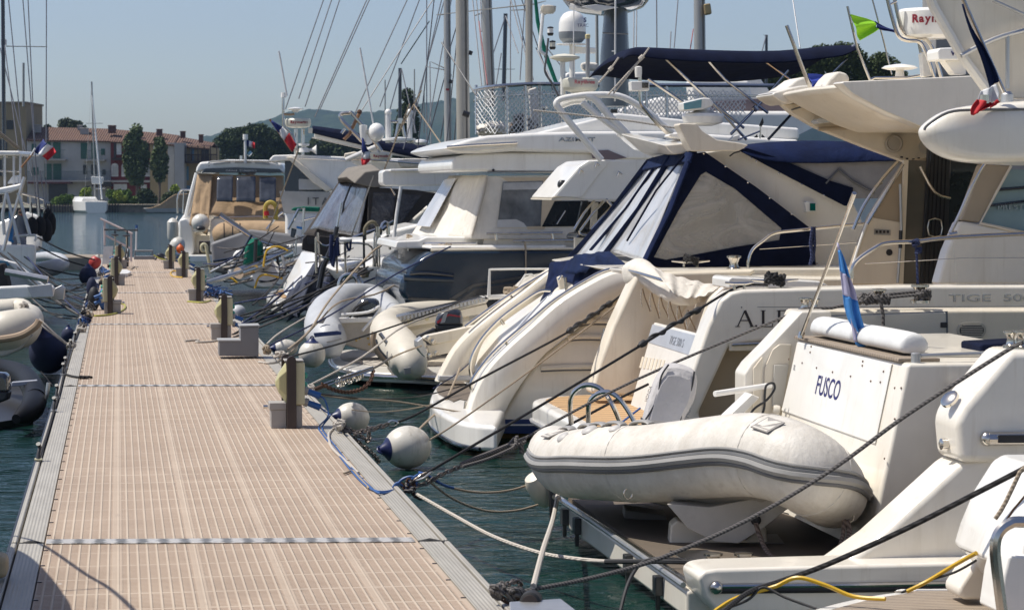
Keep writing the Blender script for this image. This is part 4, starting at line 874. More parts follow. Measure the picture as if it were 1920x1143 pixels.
T(py,'stair_rail',STEEL,[(1600,430),(1620,385),(1655,335),(1684,303)],.016,21.3,smooth=4);T(py,'stair_rail',STEEL,[(1626,420),(1680,330),(1694,308)],.012,21.35,smooth=3)
T(py,'rail_link',STEEL,[(1640,350),(1654,343)],.01,21.3);T(py,'stair_rail',STEEL,[(1725,312),(1752,360),(1782,372)],.014,YB-.1,smooth=3)
# flybridge overhang
def prof2(Y,dx,k_=1):
    b=at(1582,153,Y=19.6)
    pts=[(1578,156),(1582,153),(1700,148),(1823,142),(3300,138),(3300,262),(1740,243),(1658,208),(1600,176)]
    return[at(x,y,Y=19.6)+V((dx,Y-19.6,0))for x,y in pts]
G().rings([prof2(19.6,0),prof2(19.72,-.02),prof2(19.8,-.02)]).done('flybridge_side',GEL,py,bev=.02)
und=[]
for Y,dx,kk in((19.8,.0,1),(20.6,-.12,1),(21.6,-.05,1),(22.6,.3,1),(23.6,.9,1),(24.2,1.6,1)):
    und.append([at(x,y,Y=19.8)+V((dx,Y-19.8,0))for x,y in[(1585,160),(1600,156),(3300,145),(3300,250),(1735,238),(1690,222),(1620,186),(1592,170)]])
G().rings(und).done('flybridge_deck',GELC,py,bev=.04,seg=3)
lip=[(1446,178),(1500,160),(1590,152),(1600,174),(1532,180),(1476,196)]
PY(py,'overhang_gusset',GELC,[(1450,182),(1476,196),(1600,176),(1660,208),(1735,240),(1795,270),(1790,302),(1704,306),(1620,275),(1532,240),(1487,214)],22.0,.14,.03,3)
PY(py,'overhang_lip',GEL,[(1446,178),(1452,173),(1500,161),(1590,156),(1600,174),(1530,181),(1478,196),(1466,192)],21.8,.6,.02,3)
PY(py,'underside_light_bar',mat('light_housing',(.5,.52,.52),.25,coat=.4),[(1531,227),(1536,232),(1660,216),(1655,210),(1536,222)],21.75,.2,.008)
T(py,'underside_seam',STRAKE,[(1484,206),(1520,197),(1560,200),(1620,193)],.008,21.95,smooth=3);T(py,'underside_fold',BULK,[(1534,242),(1620,238),(1700,240)],.02,21.95)
PY(py,'underside_recess',BULK,[(1560,207),(1600,198),(1625,196),(1645,207),(1600,212),(1562,216)],21.93,.05,.01)
G().lathe(at(1676,269,Y=21.98),(-.1,-1,0),[(0,.085),(.02,.085),(.028,.07),(.02,.06),(.024,.03),(.026,.005)],24).done('speaker',mat('speaker_grille',(.42,.38,.32),.5),py)
G().lathe(at(1735,275,Y=21.95)+V((0,-.02,0)),(-.3,-1,0),[(0,.07),(.02,.07),(.024,.02)],20).done('speaker',mat('speaker_grille',(1,1,1)),py)
g=G()
for x,y in((1690,296),(1700,299),(1712,300),(1722,298)):g.box(at(x,y,Y=21.96),at(x+3,y-3,Y=21.96)+V((0,.03,0)))
g.done('drain_hole',INK,py)
# flybridge top gear
PY(py,'windscreen_roll',CREAMC,[(1454,175),(1480,160),(1496,148),(1512,143),(1535,172),(1520,178),(1470,180)],22.3,.5,.03,2)
PY(py,'seat_cover',CREAMC,[(1540,172),(1556,148),(1572,133),(1590,138),(1596,152),(1580,158)],21.0,.4,.03,2)
T(py,'top_rail',STEEL,[(1632,150),(1640,146),(1700,146),(1725,142)],.012,20.2)
G().lathe(at(1687,128,Y=20.4),(0,0,1),[(-.02,.02),(-.015,.1),(.0,.16),(.02,.13),(.035,.04),(.038,.005)],28).done('satellite_disc',GELW,py);G().tube([at(1687,148,Y=20.4),at(1687,130,Y=20.4)],[.045,.035],10).done('disc_stem',GELW,py)
def radar(par,c,r,h,m,mt='Raymarine',tm=None,ts=.07,dx=0,w2=None,name='radar_scanner'):
    o=G().lathe(c,(0,0,1),[(0,r*.7),(h*.06,r*.9),(h*.35,r),(h*.8,r*.97),(h*.93,r*.88),(h,r*.5),(h*1.02,.01)],32).done(name,m,par,ang=30)
    return o
rd=thing('radar_scanner','round white radar scanner with large dark red lettering at the upper right','radar',at(1745,75,Y=20.6))
c0=at(1742,68,Y=20.6);G().lathe(c0,(0,0,1),[(-.02,.2),(.0,.27),(.05,.285),(.21,.285),(.235,.26),(.24,.0)],36).done('dome',GELW,rd,bev=.006,ang=30)
def arct(s,c,r,size,a0,m,par,sx=1,dz=0,step=None):
    """letters wrapped round a drum; a0 = start angle from the camera side, step = advance"""
    adv={'i':.4,'l':.4,'r':.6,'m':1.5,'R':1.15,'T':.95,'1':.8,'t':.6};ang=a0
    o0=None
    for ch in s:
        w_=adv.get(ch,1)*size*.56*sx;ang+=w_/2/r
        d=-FH*cos(ang)+RT*sin(ang);xd=RT*cos(ang)+FH*sin(ang)
        text(ch,size,V(c)+d*(r+.001)+V((0,0,dz)),xd,(0,0,1),m,par,sx=sx,depth=.003,bold=.0022*size/.07)
        ang+=w_/2/r
arct('Raymarine',c0,.285,.098,-.72,INKR,rd,dz=.135)
rs=thing('radar_mast','welded steel tube arch carrying the large lettered radar scanner','arch',at(1735,145,Y=20.7))
T(rs,'arch_tube',STEEL,[(1662,-10),(1672,30),(1684,66),(1700,76),(1722,78),(1735,95),(1752,145)],.018,20.4,smooth=4);T(rs,'arch_tube',STEEL,[(1676,-10),(1684,30),(1694,60),(1712,70),(1735,74),(1750,95),(1765,145)],.018,20.5,smooth=4)
T(rs,'arch_rung',STEEL,[(1667,10),(1681,2)],.01,20.45);T(rs,'arch_leg',STEEL,[(1722,70),(1736,145)],.02,20.9);PY(rs,'arch_foot',GELW,[(1728,100),(1740,95),(1752,142),(1732,145)],20.6,.1,.01)
vr=thing('radar_scanner','small white box radar half hidden by the hardtop panel at the right','radar',at(1785,115,Y=19.9));PY(vr,'housing',GELW,[(1758,96),(1762,90),(1815,88),(1815,113),(1760,113)],19.9,.3,.015,3);PY(vr,'foot',GELW,[(1770,113),(1810,113),(1812,140),(1790,140)],20.0,.15,.01);text('V',.05,at(1787,101,Y=19.895),(1,0,0),(0,0,1),INKN,vr,bold=.002)
gf=thing('pennant','bright green flag with twisted blue tail on a thin staff','flag',at(1600,50,Y=20.8))
T(gf,'staff',STEEL,[(1589,12),(1607,90),(1632,152)],.012,20.8)
flagband(gf,'green_cloth',FLG,[(1595,27,1612,76),(1610,31,1622,70),(1626,35,1634,63),(1640,40,1646,55)],20.78,.03)
flagband(gf,'blue_tail',FLB,[(1640,40,1646,54),(1652,47,1656,57),(1665,53,1668,59),(1678,56,1680,63),(1684,60,1684,73)],20.78,.02)
T(py,'whip_aerial',STEEL,[(1636,0),(1655,70),(1672,140)],.008,21.0);T(py,'outrigger',STEEL,[(1475,48),(1498,110),(1520,168)],.018,21.2)
ff=thing('french_ensign','french flag blowing behind the flybridge below the steel outrigger','flag',at(1520,150,Y=21.4))
flagband(ff,'blue_band',mat('flag_blue_bright',(.03,.06,.35),.8),[(1515,139,1526,170),(1530,139,1534,170),(1545,141,1548,168)],21.4,.03);flagband(ff,'white_band',FLW,[(1545,141,1548,168),(1570,145,1570,164)],21.4,.03);flagband(ff,'red_band',FLR,[(1570,152,1570,166),(1584,158,1582,166)],21.4,.02)
# ================================================================== lower right corner boat
cb=thing('motor_yacht','white yacht corner with curved silvered teak and steel hoop at the lower right','yacht',at(1800,1140,Z=-.1))
YC0=9.6
zt=-.12
pts=[at(x,y,Z=zt)for x,y in cr2([(1500,1150),(1560,1132),(1640,1115),(1720,1106),(1810,1102),(3300,1098)],4)]
G().prism(pts+[at(2100,1300,Z=zt),at(1480,1300,Z=zt)],(0,0,-.3)).done('platform',GELW,cb,bev=.02)
pts=[at(x,y,Z=zt+.004)for x,y in cr2([(1530,1152),(1580,1138),(1650,1121),(1720,1112),(1810,1108),(3300,1104)],4)]
G().prism(pts+[at(2100,1300,Z=zt+.004),at(1520,1300,Z=zt+.004)],(0,0,.006)).done('teak_deck',TEAKB,cb)
YW=at(1800,1120,Z=zt).y
PY(cb,'bracket_fin',GEL,[(1797,1110),(1800,1100),(1832,1050),(1850,1052),(1872,1062),(1846,1125),(1806,1124)],YW-.3,.25,.03,3)
R=[]
def cw(dY,f):return[at(x,y,Y=YW-.7)+V((0,dY,0))for x,y in[(1830+f,1040),(1842+f,1000),(1868+f,938),(1905+f,880),(1925+f,868),(3300,860),(3300,1160),(1920,1130),(1880,1082),(1850+f,1055)]]
G().rings([cw(-.5,14),cw(-.42,3),cw(-.2,0),cw(.3,2),cw(.45,12)]).done('stern_quarter',GELW,cb,bev=.02)
PY(cb,'lower_moulding',GELW,[(1872,1150),(1882,1080),(1892,1040),(3300,1070),(3300,1200)],YW-1.25,.3,.02)
T(cb,'steel_hoop',STEEL,[(1884,1180),(1872,1090),(1866,1030),(1872,1000),(1892,982),(1925,978),(2100,985)],.03,YW-1.5,smooth=5)
T(cb,'lacing_cord',RTAN,[(1925,872),(1912,885),(1898,915),(1886,940),(1876,958),(1866,972)],.012,YW-1.22);T(cb,'lacing_cord',mat('rusty_line',(.2,.1,.04),.8),[(1925,925),(1900,955),(1880,985),(1868,992)],.006,YW-1.23)
# ================================================================== yacht with navy canopies and curved stern arms
Y3=25.0
by=thing('motor_yacht','white cruiser with navy canopies, clear windows and curved stern arms','yacht',at(890,800,Z=-.3))
# hull side below the near arm
PY(by,'hull_side',GEL,[(938,812),(946,775),(980,714),(1022,664),(1089,612),(1172,548),(1205,515),(3000,515),(3000,786),(1100,790)],Y3+.12,4.0,.05,3)
PY(by,'boot_stripe',NVST,[(936,812),(940,786),(3000,780),(3000,816)],Y3+.10,3.9);PY(by,'stripe_line',GELW,[(937,795),(3000,791),(3000,793),(937,797.5)],Y3+.09,.02);PY(by,'bottom',YANTI,[(940,813),(3000,812),(3000,870),(950,860)],Y3+.3,3.6)
for pl in([(1014,690),(1060,688),(1150,687)],[(1064,634),(1090,631),(1160,632)],[(1084,606),(1110,602),(1165,603)]):
    T(by,'moulding',GELC,pl,.03,Y3+.1,smooth=3);T(by,'moulding_shadow_gap',STRAKE,[(x,y+6)for x,y in pl],.008,Y3+.08,smooth=3)
ck=[(1118,690),(1126,650),(1134,614)];T(by,'hull_cleat',STEEL,[(1108,712),(1118,680),(1133,615)],.012,Y3-.1,smooth=3);T(by,'hull_cleat_foot',STEEL,[(1120,675),(1132,672)],.03,Y3-.02)
# near arm
def arm(top,bot,Y,w_,name,m,n=7,bulge=.04):
    t_,b_=cr([V((x,y,0))for x,y in top],5),cr([V((x,y,0))for x,y in bot],5);R=[]
    for a,b in zip(t_,b_):
        A,B=at(a.x,a.y,Y=Y),at(b.x,b.y,Y=Y);ring=[]
        nn=(A-B).normalized()
        for k_ in range(10):
            f=k_/9;ang=f*pi;ring.append(A.lerp(B,f)+V((0,-bulge*sin(ang),0)))
        ring+=[B+V((0,w_,0)),B.lerp(A,.5)+V((0,w_,0)),A+V((0,w_,0)),A+V((0,w_*.7,0))+nn*.03,A+V((0,w_*.3,0))+nn*.03]
        R.append(ring)
    return G().rings(R).done(name,m,by,bev=.012)
arm([(1192,512),(1150,513),(1103,535),(1050,568),(1000,612),(955,652),(921,688),(900,722),(885,760),(875,802)],[(1192,545),(1172,556),(1140,572),(1095,606),(1055,636),(1018,668),(985,710),(962,745),(945,778),(937,806)],Y3,.28,'stern_arm',GEL)
# toe line & transverse boots
T(by,'rub_strip',ALU,[(873,803),(890,808),(940,808)],.014,Y3-.05)
# inner sweep & stairs between arms
def zx(x,y,Y):return at(x,y,Y=Y)
st=[(4.55,-.02),(5.0,.22),(5.35,.5),(5.7,.75),(6.05,1.0),(6.4,1.22)]
g=G();
prof3=[V((4.45,0,-.3)),V((4.45,0,.0))]
for i in range(5):x_,z_=4.75+i*.36,.05+(i+1)*.21;prof3+=[V((x_,0,z_-.21)),V((x_,0,z_))]
prof3+=[V((6.9,0,1.1)),V((6.9,0,-.3))]
g.prism([p+V((0,25.35,0))for p in prof3],(0,1.15,0));g.done('stairs',GELW,by,bev=.03,seg=3)
arm([(1062,545),(1030,560),(990,600),(950,645),(905,690),(888,716)],[(1062,580),(1040,590),(1000,625),(960,665),(918,712),(905,735)],26.55,.14,'stair_side',GELW)
G().box((4.85,26.7,-.3),(7,28.1,.55)).done('transom',GELC,by,bev=.08,seg=4)
text('Alba',.16,at(940,664,Y=25.33),at(955,645,Y=25.33)-at(925,680,Y=25.33),(-1,0,.2),INKG,by,depth=.002,shear=.3)
arm([(1060,500),(1031,510),(980,548),(930,585),(885,622),(855,655),(835,690),(822,716)],[(1060,530),(1045,535),(1000,565),(950,600),(915,630),(900,655),(890,690),(886,716)],28.05,.25,'stern_arm',GELC)
# swim platform
pts=[at(x,y,Z=-.12)for x,y in cr2([(826,712),(812,730),(806,752),(822,770),(858,788),(900,796)],4)]
far_=[at(932,798,Z=-.12),at(950,760,Z=-.12),at(925,712,Z=-.12)]
G().prism(pts+far_,(0,0,-.26)).done('platform',GELW,by,bev=.05,seg=4)
g=G().prism([at(x,y,Z=-.115)for x,y in[(829,718),(818,730),(822,738),(850,753),(862,748),(880,752),(898,742),(888,714)]],(0,0,.008)).done('teak_deck',TEAKG,by,bev=.003)
G().tube([p+V((0,0,-.24))for p in pts],.022,8).done('rub_strip',SLATED,by)
PY(by,'platform_locker',GELG,[(824,704),(887,704),(887,713),(822,713)],28.0,.2,.01)
T(by,'platform_cleat',STEEL,[(873,752),(868,785)],.012,25.2);T(by,'platform_cleat',STEEL,[(878,763),(868,775)],.02,25.25)
for x,y in((820,794),(853,812)):tag(G().ball(at(x,y,Z=-.42),.08,14).done('small_ball_fender',BUOYW,None),'small round white fender under the swim platform, '+('the left one' if x<830 else 'the right one'),'fender')
# rails
T(by,'hand_rail',STEEL,[(886,733),(883,718),(900,690),(935,650),(1000,595),(1040,562),(1090,530),(1132,508),(1165,504),(1180,510)],.018,Y3+.1,smooth=4)
T(by,'hand_rail',STEEL,[(884,706),(881,690),(886,665),(905,632),(940,595),(985,562),(1012,546),(1032,545)],.016,26.6,smooth=4)
T(by,'hand_rail',STEEL,[(872,612),(930,570),(985,534),(1031,508)],.018,28.1,smooth=3)
for a,b,Y in(((1032,565),(1040,575),Y3+.1),((948,640),(955,652),Y3+.1),((1098,526),(1100,536),Y3+.1),((938,598),(945,608),26.6),((955,551),(962,560),28.1)):T(by,'rail_post',STEEL,[a,b],.016,Y)
T(by,'stair_toe_rail',STEEL,[(925,668),(1000,600),(1085,540)],.012,25.36,smooth=3);T(by,'safety_line',RNVY,[(812,728),(850,705),(880,680),(890,660)],.006,28.0,smooth=4)
T(by,'gate_frame',STEEL,[(1048,525),(1052,518),(1060,520),(1062,545)],.016,26.4);PY(by,'gate_box',GELC,[(1046,520),(1056,516),(1062,545),(1052,548)],26.6,.1,.01)
# upper works
PY(by,'cabin_side',GEL,[(1300,288),(1390,276),(1430,285),(1600,380),(1620,420),(3000,420),(3000,512),(1210,512),(1230,480)],Y3+.22,.1,.02)
PY(by,'side_deck',GEL,[(1140,505),(1200,496),(3000,500),(3000,520),(1190,520)],Y3+.05,3.5,.03)
# navy side canopy on the near side
def frame(par,name,m,outer,inner,Y,w_,k=None):
    """panel with an opening: strips between outer and inner outlines of equal length"""
    n=len(outer);g=G()
    for i in range(n):
        a,b,c_,d=outer[i],outer[(i+1)%n],inner[(i+1)%n],inner[i]
        q=[at(x,y,Y=Y)for x,y in(a,b,c_,d)];g.prism(q,(0,w_,0))
    return g.done(name,m,par)
NC=thing('canopy','navy canvas cockpit canopy with large clear windows on the white cruiser','canopy',at(1300,500,Y=Y3))
outer=[(1300,288),(1322,285),(1420,352),(1525,432),(1530,497),(1380,500),(1240,502),(1212,496),(1258,388)]
inner=[(1314,328),(1324,322),(1380,355),(1466,428),(1462,450),(1385,462),(1250,487),(1226,482),(1272,395)]
frame(NC,'side_panel',NAVYD,outer,inner,Y3-.02,.03)
VC=N('clear_window_sheet');n1=VC.noise(1.6,5,.6,VC.map((1,1,2.2),(0,.5,0)),1.5)
VC.p(Base_Color=(.62,.60,.56),Roughness=.12,Coat_Weight=.3);VC.bump(n1,.05,.8)
tr_=VC.n('BsdfTransparent');mx=VC.n('MixShader');VC.t.links.new(VC.b.outputs[0],mx.inputs[2]);VC.t.links.new(tr_.outputs[0],mx.inputs[1])
tr_.inputs[0].default_value=(.86,.86,.84,1);VC.t.links.new(VC.math('MULTIPLY_ADD',VC.gr(n1,.35,.75),.35,.25),mx.inputs[0]);VC.t.links.new(mx.outputs[0],VC.o.inputs[0]);VC=VC.m
G().prism([at(x,y,Y=Y3+.0)for x,y in inner],(0,.004,0)).done('side_window',VC,NC)
# stern face: navy frames and pale windows
SA,SB=at(1300,289,Y=Y3),at(1213,495,Y=Y3);SP=plane3(SA,SB,SA+V((.0,1,0)))
def ons(pts,k=0):return[p+SP[1]*k for p in px(pts,P=SP)]
def soft(par,name,m,c4,nx,ny,amp,th=.006,seed=1,k=0):
    """a cloth or film panel between four corners (top-left, top-right, bottom-right, bottom-left) with folds"""
    tl,tr,br,bl=c4;R=[];nn=(tr-tl).cross(bl-tl).normalized()
    if nn.dot(tl-CAM)>0:nn=-nn
    for i in range(ny+1):
        row=[]
        for j in range(nx+1):
            u,v_=j/nx,i/ny;p=tl.lerp(tr,u).lerp(bl.lerp(br,u),v_)
            f=MN.noise(V((u*3.1+seed*7,v_*1.3+u*1.5,seed)))*1.0+.5*MN.noise(V((u*8+seed,v_*3+u*3,seed*2)))
            row.append(p+nn*(k+amp*f*min(1,4*u,4*(1-u),6*v_+.2)))
        R.append(row)
    return G().sheet(R,th).done(name,m,par,ang=180)
WH=mat('milky_window_film',(.52,.52,.52),.22,var=.14,vs=2,bump=.5,bs=5,bd=.015,coat=.35)
soft(NC,'stern_window',WH,ons([(1268,292),(1290,290),(1208,492),(1142,470)]),12,20,.06,seed=1)
soft(NC,'stern_window',WH,ons([(1224,301),(1262,296),(1130,487),(1078,482)]),12,20,.06,seed=2)
T(NC,'top_band',NAVYL,[(0,0)]and[(1222,303),(1262,294),(1300,288)],.045,P=SP)
G().prism(ons([(1220,303),(1300,286),(1297,306),(1256,313),(1210,322)],.0),SP[1]*.05).done('top_band',NAVYL,NC,bev=.01)
for a,b,r_ in(((1301,289),(1212,494),.05),((1263,296),(1140,476),.035),((1222,303),(1066,492),.035),((1243,300),(1112,470),.02)):
    p,q=ons([a,b],.03);G().tube([p,p.lerp(q,.5)+V((.02,0,-.03)),q],r_,8,sq=(.6,1.3)).done('seam_band',NAVY,NC)
p,q=ons([(1292,296),(1185,455)],.06);G().tube([p,p.lerp(q,.4)+V((-.05,0,0)),q],.012,6).done('zip',NAVYD,NC)
# navy skirt
R=[]
rnd=random.Random(5)
topl=cr2([(1028,490),(1060,488),(1085,480),(1110,484),(1140,474),(1180,497),(1212,500)],4);botl=cr2([(1012,575),(1030,550),(1060,530),(1082,540),(1110,520),(1150,505),(1205,505)],4)
for i,(a,b)in enumerate(zip(topl,botl)):
    Yq=28.0-2.8*i/len(topl);A,B=at(*a,Y=Yq),at(*b,Y=Yq)
    R.append([A.lerp(B,j/7)+V((rnd.uniform(-.03,.03),-.07*sin(i*1.9)*sin(j/7*pi),0))for j in range(8)])
G().sheet(R,.01).done('cloth_skirt',NAVY,NC,sub=1,ang=180)
soft(NC,'cloth_skirt',NAVYL,[at(1078,478,Y=27),at(1142,470,Y=26),at(1180,500,Y=25.3),at(1060,512,Y=26.9)],14,6,.12,seed=6)
g=G()
for x,y in((1360,312),(1402,342),(1443,371),(1484,401),(1319,288),(1532,494)):g.ball(at(x,y,Y=Y3-.03),.012,8)
g.done('snap_button',STEEL,NC)
# arch wings
PY(by,'arch_wing',GELC,[(1272,234),(1276,231),(1306,232),(1318,246),(1345,262),(1388,268),(1404,272),(1386,283),(1296,284),(1285,262)],Y3-.1,.25,.02,3)
G().rings([[at(x,y,Y=Yq)for x,y in pl]for Yq,pl in((27.9,[(1163,251),(1196,250),(1212,260),(1228,272),(1225,296),(1200,284)]),(27.2,[(1180,256),(1200,254),(1222,268),(1258,276),(1250,292),(1222,290)]),(25.2,[(1245,272),(1262,270),(1290,268),(1300,272),(1300,286),(1262,290)]))]).done('arch_blade',GEL,by,bev=.02)
# second canopy over the helm
HC=thing('canopy','navy canvas cover and windscreen canopy over the helm behind the white arch','canopy',at(1550,300,Y=Y3+.3))
Yh=Y3+.16
PY(HC,'cover_band',NAVYD,[(1384,281),(1400,277),(1460,296),(1560,340),(1600,352),(1600,385),(1585,386),(1480,332)],Yh,.04,.006)
R=[]
for i,(x,yt,yb)in enumerate(((1388,280,284),(1410,270,296),(1450,264,306),(1520,261,308),(1600,262,306),(1680,272,302),(1760,282,302),(1850,290,304))):
    a,b=at(x,yt,Y=Yh+.3),at(x,yb,Y=Yh-.02);a2=at(x,yt,Y=Yh+.3)+V((.1,2.2,-.03));R.append([b+V((0,0,-.0)),b.lerp(a,.4)+V((0,-.08,.02*sin(i*2))),b.lerp(a,.75)+V((0,-.05,.01)),a,a2])
G().sheet(R,.01).done('top_cover',NAVY,HC,sub=1,ang=180)
G().prism([at(x,y,Y=Yh+.03)for x,y in[(1455,306),(1760,300),(1760,372),(1600,372),(1585,368)]],(0,.01,0)).done('side_window',mat('grey_mesh_film',(.30,.29,.29),.4,var=.15,bump=.5,bs=5,bd=.02),HC)
T(HC,'frame_tube',STRAKE,[(1548,344),(1572,318),(1600,340),(1640,362)],.014,Yh+.01)
g=G()
for x,y in((1418,303),(1460,325),(1503,346),(1545,366),(1408,297)):g.ball(at(x,y,Y=Yh-.01),.012,8)
g.done('snap_button',STEEL,HC)
nl=PY(by,'side_light_housing',GELW,[(1509,379),(1514,378),(1531,380),(1531,397),(1512,398)],Y3+.14,.1,.008);PY(by,'side_light_lens',mat('green_lens',(.0,.10,.08),.1),[(1519,381),(1529,381),(1529,395),(1519,395)],Y3+.125,.02)
tag_=T(by,'cover_tie',BLACK,[(1387,284),(1376,287),(1368,293)],.008,Y3+.1)
# bimini of the same yacht
BM=thing('bimini','long dark navy bimini stretched on steel hoops above the flybridges','bimini',at(1350,160,Y=26.5))
R=[]
for i,(x,y0)in enumerate(((1166,112),(1176,96),(1192,88),(1230,90),(1300,93),(1380,96),(1470,97),(1540,88),(1585,84),(1600,88),(1604,94))):
    drop={0:4,1:10,2:17,10:4,9:8}.get(i,24)
    n_=at(x,y0+drop,Y=26.2);tt=at(x,y0,Y=26.5);R.append([n_,n_.lerp(tt,.5)+V((0,-.08,.04)),tt,tt+V((.05,.9,.02)),at(x,y0+5,Y=26.5)+V((.05,1.9,-.03)),at(x,y0+drop+3,Y=26.5)+V((.05,2.3,-.1))])
G().sheet(R,.012).done('canvas_top',NAVYD,BM,sub=1,ang=180)
for pl in([(1245,107),(1330,188),(1395,240)],[(1328,113),(1360,150),(1440,212)],[(1478,132),(1420,200),(1370,252)],[(1330,186),(1400,262)],[(1215,148),(1330,225)],[(1425,108),(1512,172)]):T(BM,'hoop_tube',STEEL,pl,.016,26.3)
T(BM,'hoop_tube',STEEL,[(1510,186),(1440,262)],.016,27.6);T(BM,'hoop_tube',STEEL,[(1588,110),(1562,136)],.014,26.3);T(BM,'hoop_foot',STEEL,[(1590,96),(1605,84)],.02,26.3);T(BM,'hoop_hinge',STEEL,[(1413,200),(1420,207)],.03,26.28)
for pl in([(1217,90),(1204,108),(1140,178)],[(1205,110),(1196,118),(1150,176)],[(1160,108),(1146,128),(1122,156)]):T(BM,'lashing',RWHT,pl,.01,26.2)
T(BM,'lashing_knot',RWHT,[(1199,112),(1206,105)],.025,26.15);T(BM,'lashing_knot',RWHT,[(1142,132),(1148,126)],.022,26.15)
# gear around the arch
G().lathe(at(1197,145,Y=26.0),(0,0,1),[(0,.035),(.05,.04),(.11,.04),(.12,.02)],14).done('anchor_light',GELW,by);T(by,'light_pole',STEEL,[(1200,145),(1201,190),(1212,208),(1240,240),(1268,262),(1280,266)],.02,26.0,smooth=3)
PY(by,'junction_box',GELW,[(1183,153),(1218,152),(1218,170),(1184,171)],25.95,.15,.01);PY(by,'box_window',GLASSD,[(1204,155),(1216,155),(1216,165),(1204,165)],25.94,.015)
sp_=thing('searchlight','white searchlight with pale blue glass behind the cream arch wing','searchlight',at(1310,232,Y=25.6))
PY(sp_,'housing',GELW,[(1280,192),(1320,183),(1332,184),(1339,192),(1337,199),(1316,206),(1282,208)],25.5,.25,.02,3);PY(sp_,'glass',mat('searchlight_glass',(.12,.33,.38),.1,coat=.5),[(1282,194),(1316,186),(1315,202),(1283,206)],25.49,.02)
G().lathe(at(1318,236,Y=25.7),(0,0,1),[(0,.1),(.03,.21),(.1,.23),(.13,.22),(.15,.12),(.17,.08),(.2,.07)],30).done('base',GELW,sp_,ang=30)
PY(by,'dome_foot',GELW,[(1252,256),(1256,251),(1275,250),(1276,261)],25.5,.2,.01)
wv=thing('wind_vane','small black and steel wind instrument on a thin arm before the blue cover','instrument',at(1425,262,Y=25.5));T(wv,'arm',STEEL,[(1383,262),(1400,256),(1425,246)],.01,25.5);T(wv,'shaft',STEEL,[(1425,260),(1426,236)],.008,25.5);PY(wv,'tail_fin',BLACK,[(1423,236),(1430,220),(1432,230),(1428,238)],25.5,.004);PY(wv,'cup',BLACK,[(1414,258),(1420,252),(1421,258)],25.5,.02);PY(wv,'cup',BLACK,[(1429,252),(1435,258),(1428,258)],25.5,.02)
PY(by,'instrument_base',GELW,[(1368,264),(1376,255),(1386,252),(1390,264)],25.5,.1,.01)
# flybridge of the white yacht far behind (seat backs, screens)
fb=thing('flybridge_boat','white flybridge yacht half hidden behind the bimini hoops','yacht',at(1450,260,Y=44))
PY(fb,'seat_back',GELW,[(1296,150),(1405,151),(1412,190),(1300,192)],44,.5,.06,3);PY(fb,'seat_back',GELW,[(1393,128),(1412,130),(1428,150),(1450,180),(1400,192)],44.5,.4,.03)
PY(fb,'tinted_screen',mat('mauve_screen',(.17,.13,.14),.3),[(1270,205),(1320,192),(1420,185),(1480,200),(1480,212),(1300,212)],43.9,.2,.02)
PY(fb,'superstructure',GELW,[(1230,212),(1300,208),(1480,208),(1700,215),(1700,300),(1200,300)],43.6,3.5,.1,3);PY(fb,'windscreen',TEALG,[(1480,262),(1540,232),(1640,225),(1660,270)],43.55,.2);PY(fb,'lower_deck',GELW,[(1150,260),(1720,262),(1720,520),(1150,520)],45,3,.1)
# ================================================================== white sports yacht with triangular hardtop and tube radar arch (mostly hidden)
Yb=31.0
hb=thing('motor_yacht','white yacht with wedge shaped hardtop and welded tube radar arch behind the navy canopy','yacht',at(1100,600,Y=Yb))
PY(hb,'hardtop',GELW,[(1034,371),(1040,364),(1085,312),(1104,300),(1250,299),(1300,300),(1300,376),(1165,376),(1100,375),(1050,370)],Yb,1.6,.06,3)
G().rings([[at(x,y,Y=Yb-.02)+V((0,dy,0))for x,y in[(1034,372),(1060,369),(1100,374),(1290,376),(1290,378),(1034,375)]]for dy in(0,1.6)]).done('hardtop_underside',GELC,hb)
G().prism(px([(1042,368),(1086,316),(1112,302),(1145,301),(1120,330),(1090,370)],Y=Yb-.01),(0,-.008,0)).done('hardtop_panel',GELW,hb,bev=.004)
for x,y in((1118,305),(1088,318),(1160,322)):T(hb,'hardtop_handle',STEEL,[(x-3,y+8),(x,y),(x+6,y+5)],.012,Yb-.05)
G().lathe(at(1054,352,Y=Yb+.1),(0,0,1),[(0,.03),(.01,.06),(.04,.065),(.08,.055),(.1,.03)],16).done('deck_lamp',BLACK,hb)
T(hb,'lamp_arm',STRAKE,[(1062,343),(1078,340)],.012,Yb+.05)
T(hb,'hardtop_strut',STEEL,[(1136,373),(1160,400),(1172,412)],.018,Yb);T(hb,'windscreen_frame',STEEL,[(1077,430),(1095,400),(1115,376)],.018,Yb+.2,smooth=3);T(hb,'windscreen_frame',STEEL,[(1088,432),(1110,402),(1132,377)],.018,Yb+.2);T(hb,'windscreen_frame',STEEL,[(1108,430),(1150,385)],.022,Yb+.3);T(hb,'windscreen_frame',STEEL,[(1086,432),(1092,440),(1135,443)],.016,Yb+.2,smooth=3)
PY(hb,'helm_console',SLATED,[(1085,438),(1140,432),(1220,445),(1220,470),(1080,448)],Yb+.5,.8,.03);PY(hb,'cabin_side',GELC,[(1078,446),(1240,446),(1240,500),(1078,500)],Yb+.3,.1,.01)
PY(hb,'inner_dark',GLASSD,[(1092,378),(1300,378),(1300,440),(1078,440)],Yb+1.4,.1);PY(hb,'window_post',GELW,[(1112,380),(1122,380),(1118,430),(1108,430)],Yb+1.2,.1)
PY(hb,'hull_side',GEL,[(1000,570),(1040,530),(1200,500),(1500,500),(1500,760),(960,760),(960,640)],Yb,2.5,.1)
